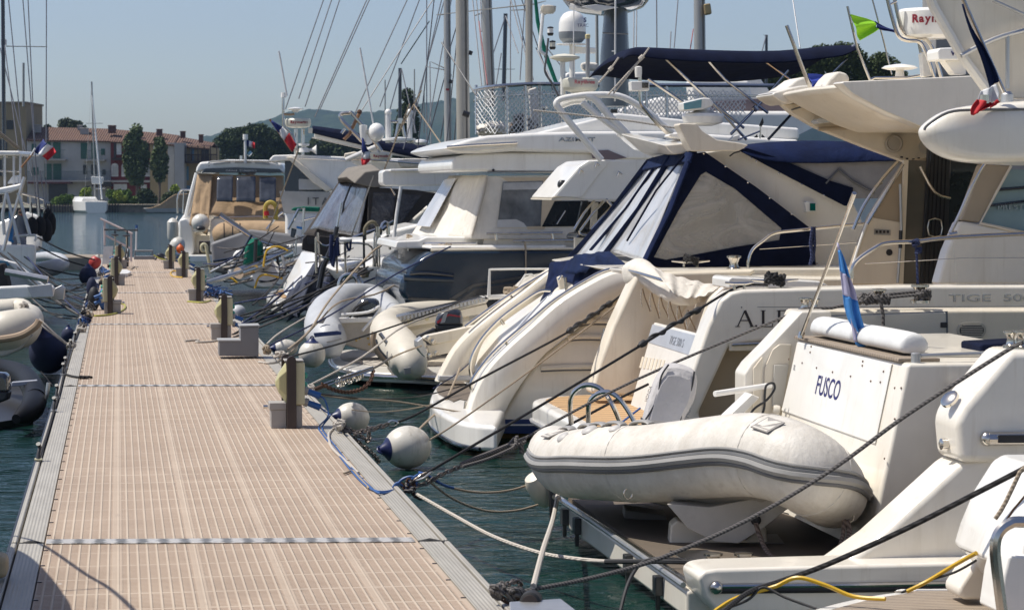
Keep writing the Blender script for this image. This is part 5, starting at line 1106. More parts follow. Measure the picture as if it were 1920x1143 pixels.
for pl,r_ in(([(1046,202),(1043,194),(1052,186),(1085,180),(1110,178),(1160,180),(1200,200),(1240,232),(1262,248)],.042),([(1046,200),(1062,222),(1098,265),(1128,300)],.043),([(1092,192),(1105,204),(1135,228),(1170,252)],.042),([(1098,181),(1115,186),(1140,215),(1178,254)],.048)):
    T(hb,'radar_arch_tube',GELW,pl,r_,Yb-.2,smooth=4,seg=10)
T(hb,'arch_cross_tube',GELW,[(1052,198),(1075,190),(1100,190)],.045,Yb+.4,smooth=3)
PY(hb,'arch_wing',GELW,[(1164,250),(1190,250),(1212,262),(1262,270),(1285,276),(1280,286),(1230,286),(1200,280)],Yb-.1,.4,.02)
T(hb,'arch_stay_wire',RWHT,[(1000,207),(1080,215),(1190,228),(1272,241)],.012,Yb-.8)
rn=thing('radar_scanner','cream round radar with faded pink lettering on the tube radar arch','radar',at(1088,176,Y=Yb))
c0=at(1088,174,Y=Yb+.1);G().lathe(c0,(0,0,1),[(0,.12),(.03,.2),(.06,.225),(.1,.235),(.17,.23),(.19,.2),(.2,.02)],32).done('dome',mat('aged_cream_plastic',(.62,.60,.50),.45),rn,ang=30,bev=.004)
arct('Raytheon',c0,.235,.068,-.36,mat('faded_red_lettering',(.5,.15,.16),.6),rn,dz=.13)
G().tube([c0-V((0,0,.05)),c0],[.1,.06],12).done('foot',GELW,rn)
sd_=thing('satellite_dome','big white satellite dome with grey base on a short mast','dome',at(1073,90,Y=32.5));c0=at(1073,80,Y=32.5)
G().lathe(c0,(0,0,1),[(-.0,.13),(.05,.175),(.1,.185),(.14,.185)],32).done('grey_base',mat('dome_grey',(.22,.24,.25),.5),sd_,ang=30)
G().lathe(c0,(0,0,1),[(.141,.186),(.26,.184),(.33,.165),(.39,.12),(.42,.06),(.43,.003)],36).done('dome',GELW,sd_)
G().lathe(c0,(0,0,1),[(-.03,.22),(-.02,.22),(-.019,.1),(0,.1)],24).done('mount_plate',GELW,sd_);G().tube([c0-V((0,0,.5)),c0-V((0,0,.03))],.04,10).done('mast',GELW,sd_);PY(sd_,'bracket',GELW,[(1078,87),(1118,90),(1118,100),(1078,100)],32.5,.1,.01)
text('TRAC',.06,at(1093,48,Y=32.28),RT,(0,0,1),INKN,sd_,depth=.002);text('S',.08,at(1097,38,Y=32.3),RT,(0,0,1),INKN,sd_,depth=.002,bold=.003)
G().lathe(at(1059,108,Y=31.2),(0,0,1),[(-.06,.03),(-.045,.1),(-.01,.195),(.01,.195),(.04,.1),(.05,.005)],28).done('antenna_disc',mat('aged_cream_plastic',(1,1,1)),hb);T(hb,'disc_stem',GELW,[(1055,112),(1056,178)],.035,31.2)
T(hb,'antenna_rod',mat('grey_rod',(.3,.3,.3),.4),[(1102,72),(1102,150)],.028,31.0);T(hb,'antenna_rod',GELW,[(1102,150),(1101,177)],.03,31.0);G().lathe(at(1102,70,Y=31.0),(0,0,1),[(-.02,.03),(0,.034),(.03,.034),(.04,.02)],14).done('rod_cap',mat('yellowed_cap',(.6,.52,.28),.5),hb)
T(hb,'whip_aerial',PAINTW,[(1154,-10),(1153,190)],.012,30.9);PY(hb,'aerial_box',SLATED,[(1145,205),(1158,205),(1158,212),(1145,212)],30.9,.06,.005);T(hb,'whip_aerial',PAINTW,[(1076,10),(1075,150)],.007,31.2)
T(hb,'lamp_pole',STRAKE,[(1028,72),(1024,110),(1022,135),(1036,158),(1048,182)],.014,31.0,smooth=4)
for x,y,m_ in((1032,60,GELW),(1036,86,mat('aged_cream_plastic',(1,1,1)))):
    l=thing('mast_lamp',('white' if y==60 else 'amber')+' navigation lamp with black caps, the '+('upper' if y==60 else 'lower')+' of two on a bent pole','lamp',at(x,y,Y=31));c0=at(x,y,Y=31)
    G().lathe(c0-V((0,0,.05)),(0,0,1),[(0,.03),(.02,.042),(.035,.042)],16).done('base',BLACK,l);G().lathe(c0,(0,0,1),[(-.015,.038),(.045,.038)],16).done('lens',m_,l);G().lathe(c0,(0,0,1),[(.045,.042),(.06,.04),(.07,.005)],16).done('cap',BLACK,l)
# passerelle arms with rollers -------------------------------------
ps=thing('passerelle','cream folding boarding arm with roller tip reaching over the water','gangway',at(900,640,Y=29.5))
PY(ps,'upper_beam',GELC,[(793,634),(800,629),(1010,585),(1030,590),(1030,606),(810,646)],29.0,.18,.012);PY(ps,'lower_beam',GELC,[(800,648),(1000,607),(1030,610),(1030,622),(812,668),(804,664)],29.02,.16,.012);PY(ps,'beam_gap',STRAKE,[(812,645),(1020,604),(1020,608),(812,649)],29.06,.08)
G().lathe(at(792,646,Y=28.97),(0,1,0),[(0,.05),(.3,.05)],16).done('tip_roller',GELC,ps);PY(ps,'tip_bracket',ALU,[(782,640),(792,632),(796,648),(802,660),(798,670),(788,660),(782,650)],28.95,.3,.008)
for x,y in((798,657),(812,640),(806,666),(818,662),(803,633)):G().lathe(at(x,y,Y=28.98),(0,-1,0),[(0,.03),(.02,.03),(.022,.02)],10).done('pivot_bolt',STEEL,ps)
for x,y in((934,596),(1001,582),(892,606)):PY(ps,'stanchion_socket',GELC,[(x,y),(x+7,y-2),(x+8,y+10),(x+2,y+12)],28.95,.06,.005)
pt=thing('passerelle','long chromed ladder gangway resting above the inflatable with the small outboard','gangway',at(800,600,Y=33))
PY(pt,'ladder_deck',STEEL,[(722,601),(728,597),(912,555),(918,560),(912,568),(730,612),(722,614)],33.0,.4,.01);PY(pt,'side_beam',GELC,[(732,612),(912,569),(918,585),(745,617)],33.02,.34,.01)
g=G()
for i in range(26):a=728+i*7.1;g.prism(px([(a,600-i*1.63),(a+4,599-i*1.63),(a+4.5,605-i*1.63),(a+.5,606-i*1.63)],Y=32.99),(0,-.006,0))
g.done('ladder_rungs',GELG,pt)
for x,y in((740,609),(768,603),(800,597)):G().lathe(at(x,y,Y=32.98),(0,-1,0),[(0,.03),(.02,.03),(.022,.015)],10).done('pivot_bolt',mat('yellowed_cap',(1,1,1)),pt)
PY(pt,'frame_post',PAINTW,[(914,555),(917,504),(920,504),(920,556)],33.0,.04);T(pt,'frame_rail',PAINTW,[(918,505),(970,504),(1030,504)],.014,33);T(pt,'frame_rail',PAINTW,[(966,548),(985,515),(1005,520),(1000,540)],.014,33.1,smooth=2);PY(pt,'frame_base',GELW,[(905,556),(960,552),(965,560),(905,562)],33.0,.3,.01)
coil(at(968,548,Y=33.2),(0,.3,1),.16,5,.02,RTAN,'rope_coil',pt,.05,3)
# ================================================================== dark slate flybridge yacht
Ya,Yz=35.0,39.6
az=thing('motor_yacht','large flybridge yacht with glossy slate blue hull and cream cockpit enclosure','yacht',at(800,600,Y=Ya))
hullp=[(763,506),(770,497),(790,482),(810,471),(3000,462),(3000,660),(763,660),(761,585),(762,566),(752,551),(750,545),(752,526),(763,517)]
def shrink(pts,f,cx_=1100,cy_=540):return[(cx_+(x-cx_)*f,y)for x,y in pts]
hp=px(hullp,Y=Ya);R=[]
for dY,dx in((0,.06),(.12,0),(1.2,.0),(2.3,.02),(3.4,.0),(4.4,.1),(4.6,.22)):R.append([p+V((dx,dY,0))for p in hp])
hull_o=G().rings(R).done('hull',SLATE,az,bev=.07,seg=4)
PY(az,'groove_shadow',SLATED,[(840,561),(886,532),(960,520),(1040,504),(1300,480),(1300,486),(1042,510),(962,526),(889,538),(846,566),(765,562),(765,556)],Ya-.012,.03,.004)  # recess shadow line drawn as a dark strip along the groove
PY(az,'lower_hull',SLATED,[(765,570),(848,570),(892,542),(965,530),(1045,514),(1300,490),(1300,650),(765,650)],Ya-.008,.02)
T(az,'hull_moulding',SLATE,[(757,520),(800,522),(850,524)],.05,Ya+.01);T(az,'hull_crease',SLATED,[(768,513),(800,511),(850,516)],.03,Ya-.0,smooth=3)
T(az,'gunwale_strip',GELC,[(808,469),(1000,466),(3000,460)],.022,Ya+.05)
eb=G().box(at(757,502,Y=Yz-.4)+V((-.02,0,0)),at(757,502,Y=Yz-.4)+V((.01,.16,.16)));eb.done('stern_emblem',GELW,az,bev=.005)
c0=at(761,491,Y=37.2);G().prism([c0+V((-.12,0,0)),c0+V((-.12,-.3,0)),c0+V((-.12,-.3,.12)),c0+V((-.12,0,.12))],(.02,0,0)).done('emblem_plate',GELW,az)
# aft deck moulding
pts=[at(x,y,Z=1.32)for x,y in((808,463),(760,463))]
zA=at(808,468,Y=Ya).z
G().prism([V((p.x,p.y,zA))for p in(at(806,468,Y=Ya+.05),V((6.5,Ya+.05,0)),V((6.5,Yz-.1,0)),at(713,468,Y=Yz-.5),at(722,468,Y=Yz-1.3))],(0,0,.06)).done('aft_deck',GELW,az,bev=.03)
PY(az,'aft_bench',GELW,[(786,450),(800,444),(908,444),(912,450),(910,466),(740,466),(744,452)],Ya+.6,2.6,.05,3)
PY(az,'side_deck_wall',GELC,[(908,448),(3000,440),(3000,468),(905,469)],Ya+.3,.1,.01)
T(az,'stern_rail',STEEL,[(895,457,Ya+.2),(870,457,Ya+.25),(800,457,Ya+.5),(755,457,Ya+2),(722,455,Ya+4.0),(712,462,Ya+4.3)],.022,smooth=4)
for x,y,Yq in((766,470,Ya+1),(731,468,Ya+3),(812,467,Ya+.4),(893,465,Ya+.2)):T(az,'rail_post',STEEL,[(x,y,Yq),(x,y-12,Yq)],.02)
T(az,'side_rail',STEEL,[(912,438),(1055,437)],.02,Ya+.1);T(az,'side_rail',STEEL,[(962,452),(1110,450)],.02,Ya+.05)
for x in(929,1035):T(az,'rail_post',STEEL,[(x,438),(x+2,450)],.02,Ya+.1)
for x in(985,1085):T(az,'rail_post',STEEL,[(x,452),(x,466)],.02,Ya+.06)
cleat(az,at(840,466,Y=Ya+.3),.25);coil(at(838,463,Y=Ya+.3),(.2,0,1),.12,4,.02,RTAN,'cleated_rope',az,.05,8);coil(at(775,446,Y=37),(.2,0,1),.1,4,.015,RTAN,'cleated_rope',az,.03,9)
T(az,'line_down_hull',RTAN,[(984,452),(986,470),(986,530)],.014,Ya-.05)
# enclosure
EN=thing('canopy','cream canvas cockpit enclosure with vinyl windows on the slate hulled yacht','canopy',at(850,450,Y=Ya+.2))
Ye=Ya+.25
PY(EN,'side_panel',CREAMC,[(915,330),(1260,326),(1260,448),(882,448),(895,400)],Ye,.06,.01)
PY(EN,'window_surround',mat('beige_window_trim',(.55,.45,.32),.8),[(940,333),(1070,333),(1070,348),(1020,430),(990,430),(960,345)],Ye-.012,.012)
PY(EN,'side_window',mat('hazy_clear_window',(.13,.14,.15),.12,var=.5,vs=3,coat=.5,bump=.3,bs=3,bd=.02),[(943,341),(1018,339),(1014,424),(932,426)],Ye-.018,.01)
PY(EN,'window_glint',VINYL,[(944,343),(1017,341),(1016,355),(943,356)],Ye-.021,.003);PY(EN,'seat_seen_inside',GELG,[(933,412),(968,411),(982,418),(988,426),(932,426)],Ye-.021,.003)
PY(EN,'dark_side_window',GLASSD,[(1040,377),(1103,376),(1094,424),(1016,425)],Ye-.018,.01);PY(EN,'dark_side_window',GLASSD,[(1040,350),(1260,340),(1260,372),(1045,372)],Ye-.015,.01)
tl,bl=at(843,330,Y=38.6),at(766,450,Y=38.6);tr,br=at(915,329,Y=Ye),at(884,447,Y=Ye)
soft(EN,'stern_panel',CREAMC,[tl,tr,br,bl],22,14,.07,.01,seed=11)
sn=(tr-tl).cross(bl-tl).normalized();sn=-sn if sn.dot(tl-CAM)>0 else sn
q=lambda u,v_:tl.lerp(tr,u).lerp(bl.lerp(br,u),v_)+sn*.07
G().prism([q(.07,.1),q(.36,.08),q(.34,.84),q(.08,.82)],sn*.01).done('stern_window',WH,EN)
T(EN,'corner_seam',mat('seam_tape',(.45,.4,.33),.8),[(913,334),(908,360),(885,442)],.016,Ye-.03);T(EN,'corner_seam',mat('seam_tape',(1,1,1)),[(905,336),(895,375),(868,440)],.012,Ye+.5)
# superstructure
PY(az,'cockpit_roof',GELW,[(846,322),(845,306),(852,295),(872,289),(940,286),(1300,284),(1300,328),(925,323),(905,321),(880,322)],Ya+.15,4.0,.09,4)
PY(az,'roof_seam',STRAKE,[(914,321),(1300,320),(1300,322),(914,323)],Ya+.14,.02);G().ball(at(925,319,Y=Ya+.12),.02,8).done('roof_drain',INK,az)
PY(az,'flybridge',GELW,[(832,279),(850,270),(880,261),(915,254),(1000,249),(1100,246),(1240,246),(1500,262),(1500,300),(1150,300),(1120,287),(960,284),(900,288),(860,288)],Ya,4.4,.08,4)
PY(az,'overhang_blade',GEL,[(831,279),(850,275),(970,268),(970,274),(890,284),(858,284)],Ya-.06,.2,.015);T(az,'chrome_blade_trim',STEEL,[(838,276),(890,272),(970,268)],.02,Ya-.08)
PY(az,'flybridge_coaming',GELW,[(1000,250),(1060,236),(1160,212),(1290,225),(1500,240),(1500,262),(1000,262)],Ya+.3,3.6,.06,3)
PY(az,'tinted_vent',mat('mauve_screen',(1,1,1)),[(1108,283),(1140,281),(1176,296),(1150,300),(1112,297)],Ya-.02,.05,.005)
text('AZIMUT',.085,at(1082,262,Y=Ya-.01),(1,0,0),(0,0,1),INKC,az,depth=.006,sx=1.75,bold=.001)
G().lathe(at(1244,266,Y=Ya+.02),(0,-1,0),[(0,.05),(.03,.05),(.04,.03)],16).done('vent_cap',GLASSD,az);T(az,'whisker_pole',STEEL,[(1044,420),(1060,395)],.01,Ya)
# platform and tender of the slate yacht ---------------------------
sw=thing('motor_boat','low white boat stern with curved chrome edged bathing platform under the inflatables','boat',at(700,690,Z=-.3))
pts=[at(x,y,Z=-.25)for x,y in cr2([(648,655),(628,660),(620,672),(632,686),(680,696),(760,700),(830,704)],4)]
G().prism(pts+[at(1000,690,Z=-.25),at(900,650,Z=-.25)],(0,0,-.13)).done('platform',GELW,sw,bev=.03,seg=3);G().tube([p+V((-.01,-.01,-.05))for p in pts],.035,8).done('chrome_rim',STEEL,sw)
G().prism([at(x,y,Z=-.245)for x,y in((650,657),(634,662),(640,674),(690,684),(760,688),(900,680),(880,652))],(0,0,.008)).done('deck',mat('pale_deck',(.45,.41,.36),.7),sw)
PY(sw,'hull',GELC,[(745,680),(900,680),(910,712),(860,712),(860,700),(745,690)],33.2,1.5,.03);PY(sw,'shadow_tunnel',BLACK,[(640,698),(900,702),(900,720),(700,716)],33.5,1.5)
T(sw,'ladder_leg',GELW,[(732,706),(722,728)],.03,32.9)
# ---- inflatables
def tubepath(par,name,m,pl,rs,seg=20,**k):
    P_=cr([at(x,y,D=d)for x,y,d in pl],5);R_=[p.x for p in cr([V((r,0,0))for r in rs],5)]
    return G().tube(P_,R_,seg).done(name,m,par,ang=60),P_,R_
r1=thing('inflatable_dinghy','cream inflatable with round tube end and small outboard under the folded gangway','dinghy',at(790,680,D=33))
tubepath(r1,'tube',PVCC,[(763,706,31.2),(768,684,31.3),(752,655,31.8),(735,634,32.4),(726,622,33.2),(732,610,34),(760,597,34.6),(820,592,35),(900,590,35.4)],[.10,.235,.26,.25,.24,.23,.22,.22,.2])
P_=[at(x,y,D=d)for x,y,d in((757,660,31.4),(716,668,32.2),(701,640,32.6),(706,620,33.2))]
T(r1,'rub_strake',mat('tan_strake',(.35,.25,.16),.6),[(752,690),(728,680),(708,660),(700,640),(702,622)],.035,D=31.45,smooth=4);T(r1,'rub_strake',STRAKE,[(752,685),(730,674),(712,655),(705,636)],.014,D=31.35,smooth=4)
for x,y in((720,630),(735,645),(728,616)):PY(r1,'grip_patch',HP,[(x,y),(x+12,y+4),(x+14,y+10),(x+2,y+7)],at(x,y,D=31.9).y,.03,.006)
T(r1,'paddle',ALU,[(712,624),(722,638),(732,650)],.025,D=31.6);PY(r1,'paddle_blade',GELW,[(724,640),(732,648),(744,668),(736,672),(726,655)],at(730,650,D=31.6).y,.04,.01)
T(r1,'inner_tube',PVCC,[(745,622),(800,614),(880,600)],.16,D=33.6);PY(r1,'transom_board',GELC,[(745,604),(850,600),(850,630),(750,634)],at(800,600,D=34.2).y,.06,.01)
def outboard(par,x,y,w_,h_,D,cm=BLACK,stripe=None,tilt=0):
    """engine cowl seen from the side, leg below"""
    q=lambda a,b,k_:at(x+a*w_,y+b*h_,D=D)+FH*k_
    prof_=[(0,.62),(.06,.3),(.28,.05),(.45,0),(.8,.02),(.93,.12),(.98,.35),(1,.62)]
    wd=w_*D/F*.8
    R=[[q(.5+(a-.5)*f,.6+(b-.6)*f,dz*wd)for a,b in prof_]for f,dz in((.8,-.5),(.97,-.38),(1,0),(.97,.38),(.8,.5))]
    G().rings(R).done('cowl',cm,par,bev=.02,seg=3)
    pr2=[(0,.64),(1,.64),(.93,.9),(.6,1),(.3,1),(.05,.85)]
    R=[[q(.5+(a-.5)*f,.66+(b-.66)*f,dz*wd)for a,b in pr2]for f,dz in((.82,-.48),(.98,-.4),(1,0),(.98,.4),(.8,.48))]
    G().rings(R).done('lower_cowl',BLACK,par,bev=.012)
    if stripe:
        G().prism([q(.08,.5,-.51*wd),q(.5,.2,-.51*wd),q(.9,.28,-.51*wd),q(.9,.33,-.51*wd),q(.5,.27,-.51*wd),q(.12,.6,-.51*wd)],FH*-.004).done('red_stripe',stripe,par)
    return q,wd
oq=thing('outboard_motor','small grey black outboard with a red stripe on the cream inflatable','outboard',at(840,600,D=32.5));CWG=mat('charcoal_cowl',(.035,.04,.055),.3,coat=.5)
outboard(oq,815,578,54,46,32.3,CWG,mat('red_stripe',(.5,.03,.04),.4));PY(oq,'lettering_plate',GELG,[(832,588),(840,585),(834,604),(826,606)],at(830,590,D=31.95).y-.12,.004);T(oq,'tiller',BLACK,[(815,618),(800,624),(775,636),(760,640)],.028,D=32.2,smooth=3);PY(oq,'clamp',BLACK,[(812,615),(830,618),(828,640),(808,632)],at(820,620,D=32.3).y,.15,.01)
r2=thing('inflatable_dinghy','pale grey inflatable with big black outboard on chocks before the slate hull','dinghy',at(660,650,D=34))
tubepath(r2,'tube',PVCG,[(626,668,33.6),(618,640,33.7),(606,618,34.2),(612,590,35),(632,570,36),(660,560,37),(700,562,37.8),(735,580,38)],[.1,.245,.27,.27,.25,.24,.23,.22])
tubepath(r2,'tube',PVCG,[(700,560,37),(728,585,36.4),(745,605,35.6),(745,630,35)],[.2,.22,.2,.15])
PY(r1,'dark_patch',HP,[(733,664),(752,655),(748,672)],at(742,664,D=31.3).y,.03,.004);PY(r1,'tube_plug',HP,[(757,690),(770,688),(771,700),(759,702)],at(764,694,D=31.0).y,.03,.004);PY(r2,'dark_logo',HP,[(596,606),(604,598),(612,596),(606,606)],at(604,600,D=33.7).y-.1,.02,.004);PY(r2,'tube_seam_band',HP,[(612,640),(640,634),(641,636),(613,643)],at(626,638,D=33.4).y-.08,.02,.003);PY(r2,'blue_band',NVST,[(588,624),(632,620),(640,622),(640,627),(590,632)],at(615,630,D=33.4).y-.06,.02,.004)
PY(r2,'hull',mat('dinghy_hull',(1,1,1)),[(636,600),(735,600),(735,656),(700,662),(640,645)],at(680,640,D=34.4).y,.5,.03);PY(r2,'transom_top',GELW,[(632,596),(738,594),(738,602),(638,606)],at(680,600,D=34.3).y,.2,.01)
for x,y in((668,638),(692,645),(674,634),(690,634)):G().lathe(at(x,y,Y=at(680,640,D=34.4).y),(0,-1,0),[(0,.018),(.012,.016),(.014,.002)],8).done('drain_bolt',mat('brass',(.5,.35,.12),.3,.9),r2)
oq=thing('outboard_motor','big glossy black outboard on the pale grey inflatable','outboard',at(690,590,D=34));outboard(oq,664,558,50,46,34.6,mat('glossy_black_cowl',(.02,.025,.035),.1,coat=1));T(oq,'steering_hose',RUB,[(655,595),(668,575),(690,565)],.02,D=34.1,smooth=3);T(oq,'steering_wheel_hose',PAINTW,[(640,590),(690,585),(712,574),(705,590),(680,620)],.02,D=33.9,smooth=4)
PY(oq,'leg',BLACK,[(660,590),(672,575),(682,580),(668,600)],at(670,590,D=34.3).y,.12,.01)
hoops=thing('boarding_hoops','two bent steel hoops standing behind the pale grey inflatable','ladder',at(655,560,D=40))
for dx in(0,6):T(hoops,'hoop',STEEL,[(636+dx,550),(636+dx,532),(642+dx,519),(655+dx,514),(666+dx,520),(672+dx,533),(674+dx,548)],.035,D=40+dx*.05,smooth=4)
T(hoops,'post',STEEL,[(626,551),(626,541)],.05,D=40)
# ================================================================== cruiser with the taupe canopy
Yc=47.0
tc_=thing('motor_cruiser','white motor cruiser with the taupe cockpit tent and teak bathing platform','yacht',at(560,600,Y=Yc))
cp=thing('canopy','taupe cockpit tent with smoky windows on the white cruiser','canopy',at(640,480,Y=Yc))
TL,TRn,BLf,BRn=at(643,345,Y=50.5),at(690,345,Y=Yc),at(567,452,Y=51),at(645,470,Y=Yc)
TLf=at(636,340,Y=50.5)
soft(cp,'stern_panel',GREYC,[TLf,at(712,350,Y=Yc),at(690,472,Y=Yc),at(570,440,Y=50.8)],18,12,.07,.01,seed=21)
soft(cp,'stern_window',VINYLG,[at(648,348,Y=50.2),at(702,356,Y=Yc+.3),at(684,448,Y=Yc+.3),at(592,436,Y=50.2)],18,12,.09,.01,seed=22,k=.13)
T(cp,'seam',BLACK,[(658,346),(645,380),(636,440),(630,465)],.02,Yc+1.7)
PY(cp,'side_panel',GREYC,[(692,352),(716,352),(780,356),(824,363),(790,395),(762,420),(742,452),(690,472),(690,400)],Yc-.05,.08,.01)
for pl in([(700,360),(742,362),(730,450),(692,440)],[(748,363),(790,366),(752,420),(740,440)]):PY(cp,'side_window',mat('dark_tent_window',(.055,.055,.065),.15,var=.6,vs=3,bump=1,bs=4,bd=.03,coat=.4),pl,Yc-.07,.02)
R=[]
for dy,dx,dz in((0,0,0),(1.2,-.05,.12),(2.6,-.1,.1),(3.6,0,0)):
    R.append([at(x,y,Y=Yc-.1)+V((dx,dy,dz))for x,y in[(664,344),(668,338),(684,322),(712,318),(732,330),(738,350),(700,352)]])
G().rings(R).done('roof_hood',GREYL,cp,bev=.03,seg=3)
PY(cp,'lower_skirt',GREYC,[(568,448),(575,440),(640,446),(700,448),(700,480),(636,484),(612,498),(604,478),(566,468)],Yc-.06,.1,.01);PY(cp,'vent_patch',BLACK,[(576,446),(592,446),(590,458),(578,458)],Yc-.1,.03)
PY(tc_,'hull_side',GELW,[(612,462),(700,470),(735,455),(760,420),(826,362),(900,362),(900,560),(640,560),(600,520)],Yc+.1,3.4,.08)
T(tc_,'side_rail',STEEL,[(740,452),(790,432),(870,408)],.02,Yc);T(tc_,'side_rail',STEEL,[(745,466),(800,440),(860,424)],.02,Yc-.1);T(tc_,'steel_tube',STEEL,[(660,446),(720,424),(738,414)],.03,Yc-.4)
text('8',.2,at(805,383,Y=Yc+.09),(1,0,0),(0,0,1),mat('pale_blue_lettering',(.25,.4,.55),.4),tc_,depth=.006,bold=.004);text('BENETEAU',.06,at(800,394,Y=Yc+.09),(1,0,0),(0,0,1),INKG,tc_,depth=.006,shear=.3)
for x,y in((790,382),(762,402),(745,418)):G().ball(at(x,y,Y=Yc+.05),.02,6).done('button',BLACK,tc_)
# quarter and platform
G().rings([[at(x,y,Y=Yq)for x,y in pl]for Yq,pl in((50.6,[(566,470),(585,472),(572,505),(548,530),(530,538)]),(48.5,[(600,476),(630,490),(610,530),(570,552),(530,552)]),(47,[(640,480),(690,480),(650,560),(600,575),(560,572)]))]).done('stern_quarter',GELW,tc_,bev=.04)
pts=[at(x,y,Z=-.1)for x,y in cr2([(530,540),(508,545),(500,556),(520,566),(570,570),(620,572)],4)]
G().prism(pts+[at(640,545,Z=-.1)],(0,0,-.24)).done('platform',GELW,tc_,bev=.05,seg=3);G().prism([at(x,y,Z=-.09)for x,y in((528,543),(512,549),(530,558),(600,562),(620,548))],(0,0,.008)).done('teak_deck',TEAK,tc_);G().prism([p+V((.15,0,-.25))for p in pts]+[at(640,555,Z=-.35)],(0,0,-.25)).done('lower_hull',GELG,tc_)
T(tc_,'platform_rail',STEEL,[(596,436),(600,500),(606,560)],.022,46.6)
nt_=thing('boat_cover','dark navy cloth cover hanging over the stern of the white cruiser','cover',at(600,560,D=45))
TARP=mat('dark_navy_tarp',(.012,.018,.04),.7,var=.4,bump=1,bs=7,bd=.03)
soft(nt_,'cloth',TARP,[at(604,490,D=45.4),at(652,492,D=45.2),at(694,556,D=43.6),at(538,604,D=43.6)],22,16,.3,.02,seed=41)
soft(nt_,'cloth',TARP,[at(600,505,D=45.4),at(612,488,D=45.4),at(575,596,D=43.2),at(534,605,D=43.5)],12,14,.2,.02,seed=43,k=.15)
R=[[at(x,y,D=43.5+d)for x,y in((610,585),(640,560),(700,535),(718,540),(690,575),(640,590))]for d in(0,.4,.9)];G().rings(R).done('folded_cloth',mat('dark_navy_tarp',(1,1,1)),nt_,bev=.05)
# sailing boat cockpit between the taupe tent and the slate yacht
sb=thing('sailing_yacht','white sailing yacht stern with steel pushpit, mast base seat and navy lines','sailing boat',at(690,540,D=42))
R=[]
for f,d in((.8,0),(1,.3),(1,2),(.95,4)):R.append([at(x,y,D=41.5).lerp(at(700,530,D=41.5),1-f)+FH*d for x,y in((604,498),(640,494),(740,482),(760,520),(750,570),(660,570),(640,540))])
G().rings(R).done('hull',GELW,sb,bev=.06)
PY(sb,'cabin_side',GELW,[(640,450),(700,448),(740,430),(790,418),(790,500),(700,500),(640,490)],43.6,2,.08);PY(sb,'seat_board',PAINTW,[(632,484),(680,486),(680,489),(632,487)],41.4,.3,.01)
for x in(592,593,631,647,682):T(sb,'pushpit_post',STEEL if x!=682 else BLACK,[(x,446 if x<600 else 456 if x<682 else 440),(x+1,512)],.02,41)
T(sb,'pushpit_rail',STEEL,[(592,444),(600,456),(612,461),(632,456),(690,458),(700,480),(702,500)],.018,41,smooth=3);T(sb,'pushpit_rail',STEEL,[(594,472),(604,482),(632,486)],.015,41,smooth=3)
T(sb,'bent_hose',mat('bronze_tube',(.2,.17,.1),.5),[(684,450),(684,430),(690,420),(698,416),(706,422),(710,440),(712,460)],.03,41.2,smooth=4)
for dx in(0,4):T(sb,'ladder_hoop',STEEL,[(700+dx,500),(702+dx,445),(706+dx,425),(708+dx,500)],.016,41.1)
T(sb,'folding_step',STEEL,[(712,440),(718,420),(726,418),(728,440)],.035,41.3,smooth=2);T(sb,'folding_step',STEEL,[(716,430),(724,424)],.045,41.3)
G().lathe(at(643,452,D=41),(0,0,1),[(-.03,.05),(-.01,.13),(.03,.14),(.06,.08),(.07,.01)],18).done('gps_disc',GELW,sb)
T(sb,'winch_rope',RNVY,[(622,440),(620,480),(624,500),(628,470),(632,445),(634,480)],.035,D=40.9);T(sb,'winch_rope',RNVY,[(650,447),(652,465),(656,468),(658,448)],.02,D=41,smooth=4)
T(sb,'boom_strut',BLACK,[(628,440),(620,470),(606,500),(598,540)],.05,D=41.2);T(sb,'boom_strut_lower',STEEL,[(640,380),(632,425)],.02,D=41.4);T(sb,'boom_strut',BLACK,[(632,425),(628,445)],.04,D=41.3)
T(sb,'small_buoy',BLACK,[(719,446),(721,449)],.1,D=41);coil(at(672,512,D=41),(0,.3,1),.17,5,.02,RTAN,'rope_coil',sb,.06,11)
bx=thing('awning_roller','pale rounded awning roller box on a pole above the white sailing stern','box',at(780,330,D=43))
PY(bx,'housing',GELW,[(716,322),(722,318),(855,316),(855,348),(722,349),(716,344)],42.5,.6,.05,4);PY(bx,'lid',GELW,[(732,317),(850,314),(850,320),(730,322)],42.4,.8,.02);T(bx,'pole',PAINTW,[(752,350),(744,400),(738,452)],.03,42.3);T(bx,'arm',STEEL,[(733,352),(741,366)],.015,42.3)
# ================================================================== beige canopy cruiser at the end of the pontoon (stern to us)
Dg=88.0
gt=thing('motor_cruiser','white hardtop cruiser with beige canvas stern tent at the end of the walkway','yacht',at(430,470,D=Dg))
def PD(par,name,m,pts,D,w_,bev=0,seg=2):return G().prism(px(pts,D=D),FH*w_).done(name,m,par,bev=bev,seg=seg)
PD(gt,'hull',GELW,[(322,470),(328,425),(345,400),(545,405),(560,480),(330,480)],Dg+.8,9,.15,3)
PD(gt,'quarter',GELW,[(335,480),(335,412),(348,408),(362,420),(363,470),(360,482)],Dg,1.2,.08,3);PD(gt,'quarter',GELW,[(392,470),(394,412),(404,408),(440,410),(440,425),(410,428),(405,475)],Dg,1,.06,3);PD(gt,'transom',GELC,[(362,440),(393,440),(393,475),(362,475)],Dg+.5,.3,.03);PD(gt,'platform',GELW,[(318,478),(460,478),(470,492),(322,492)],Dg-.8,2,.05);PD(gt,'deck_shelf',PAINTW,[(362,430),(393,430),(393,435),(362,435)],Dg,.5,.02)
PD(gt,'bench',GELC,[(404,402),(540,404),(540,420),(404,418)],Dg+.3,1,.05)
cg=thing('canopy','beige canvas stern tent with three dark windows','canopy',at(430,440,D=Dg))
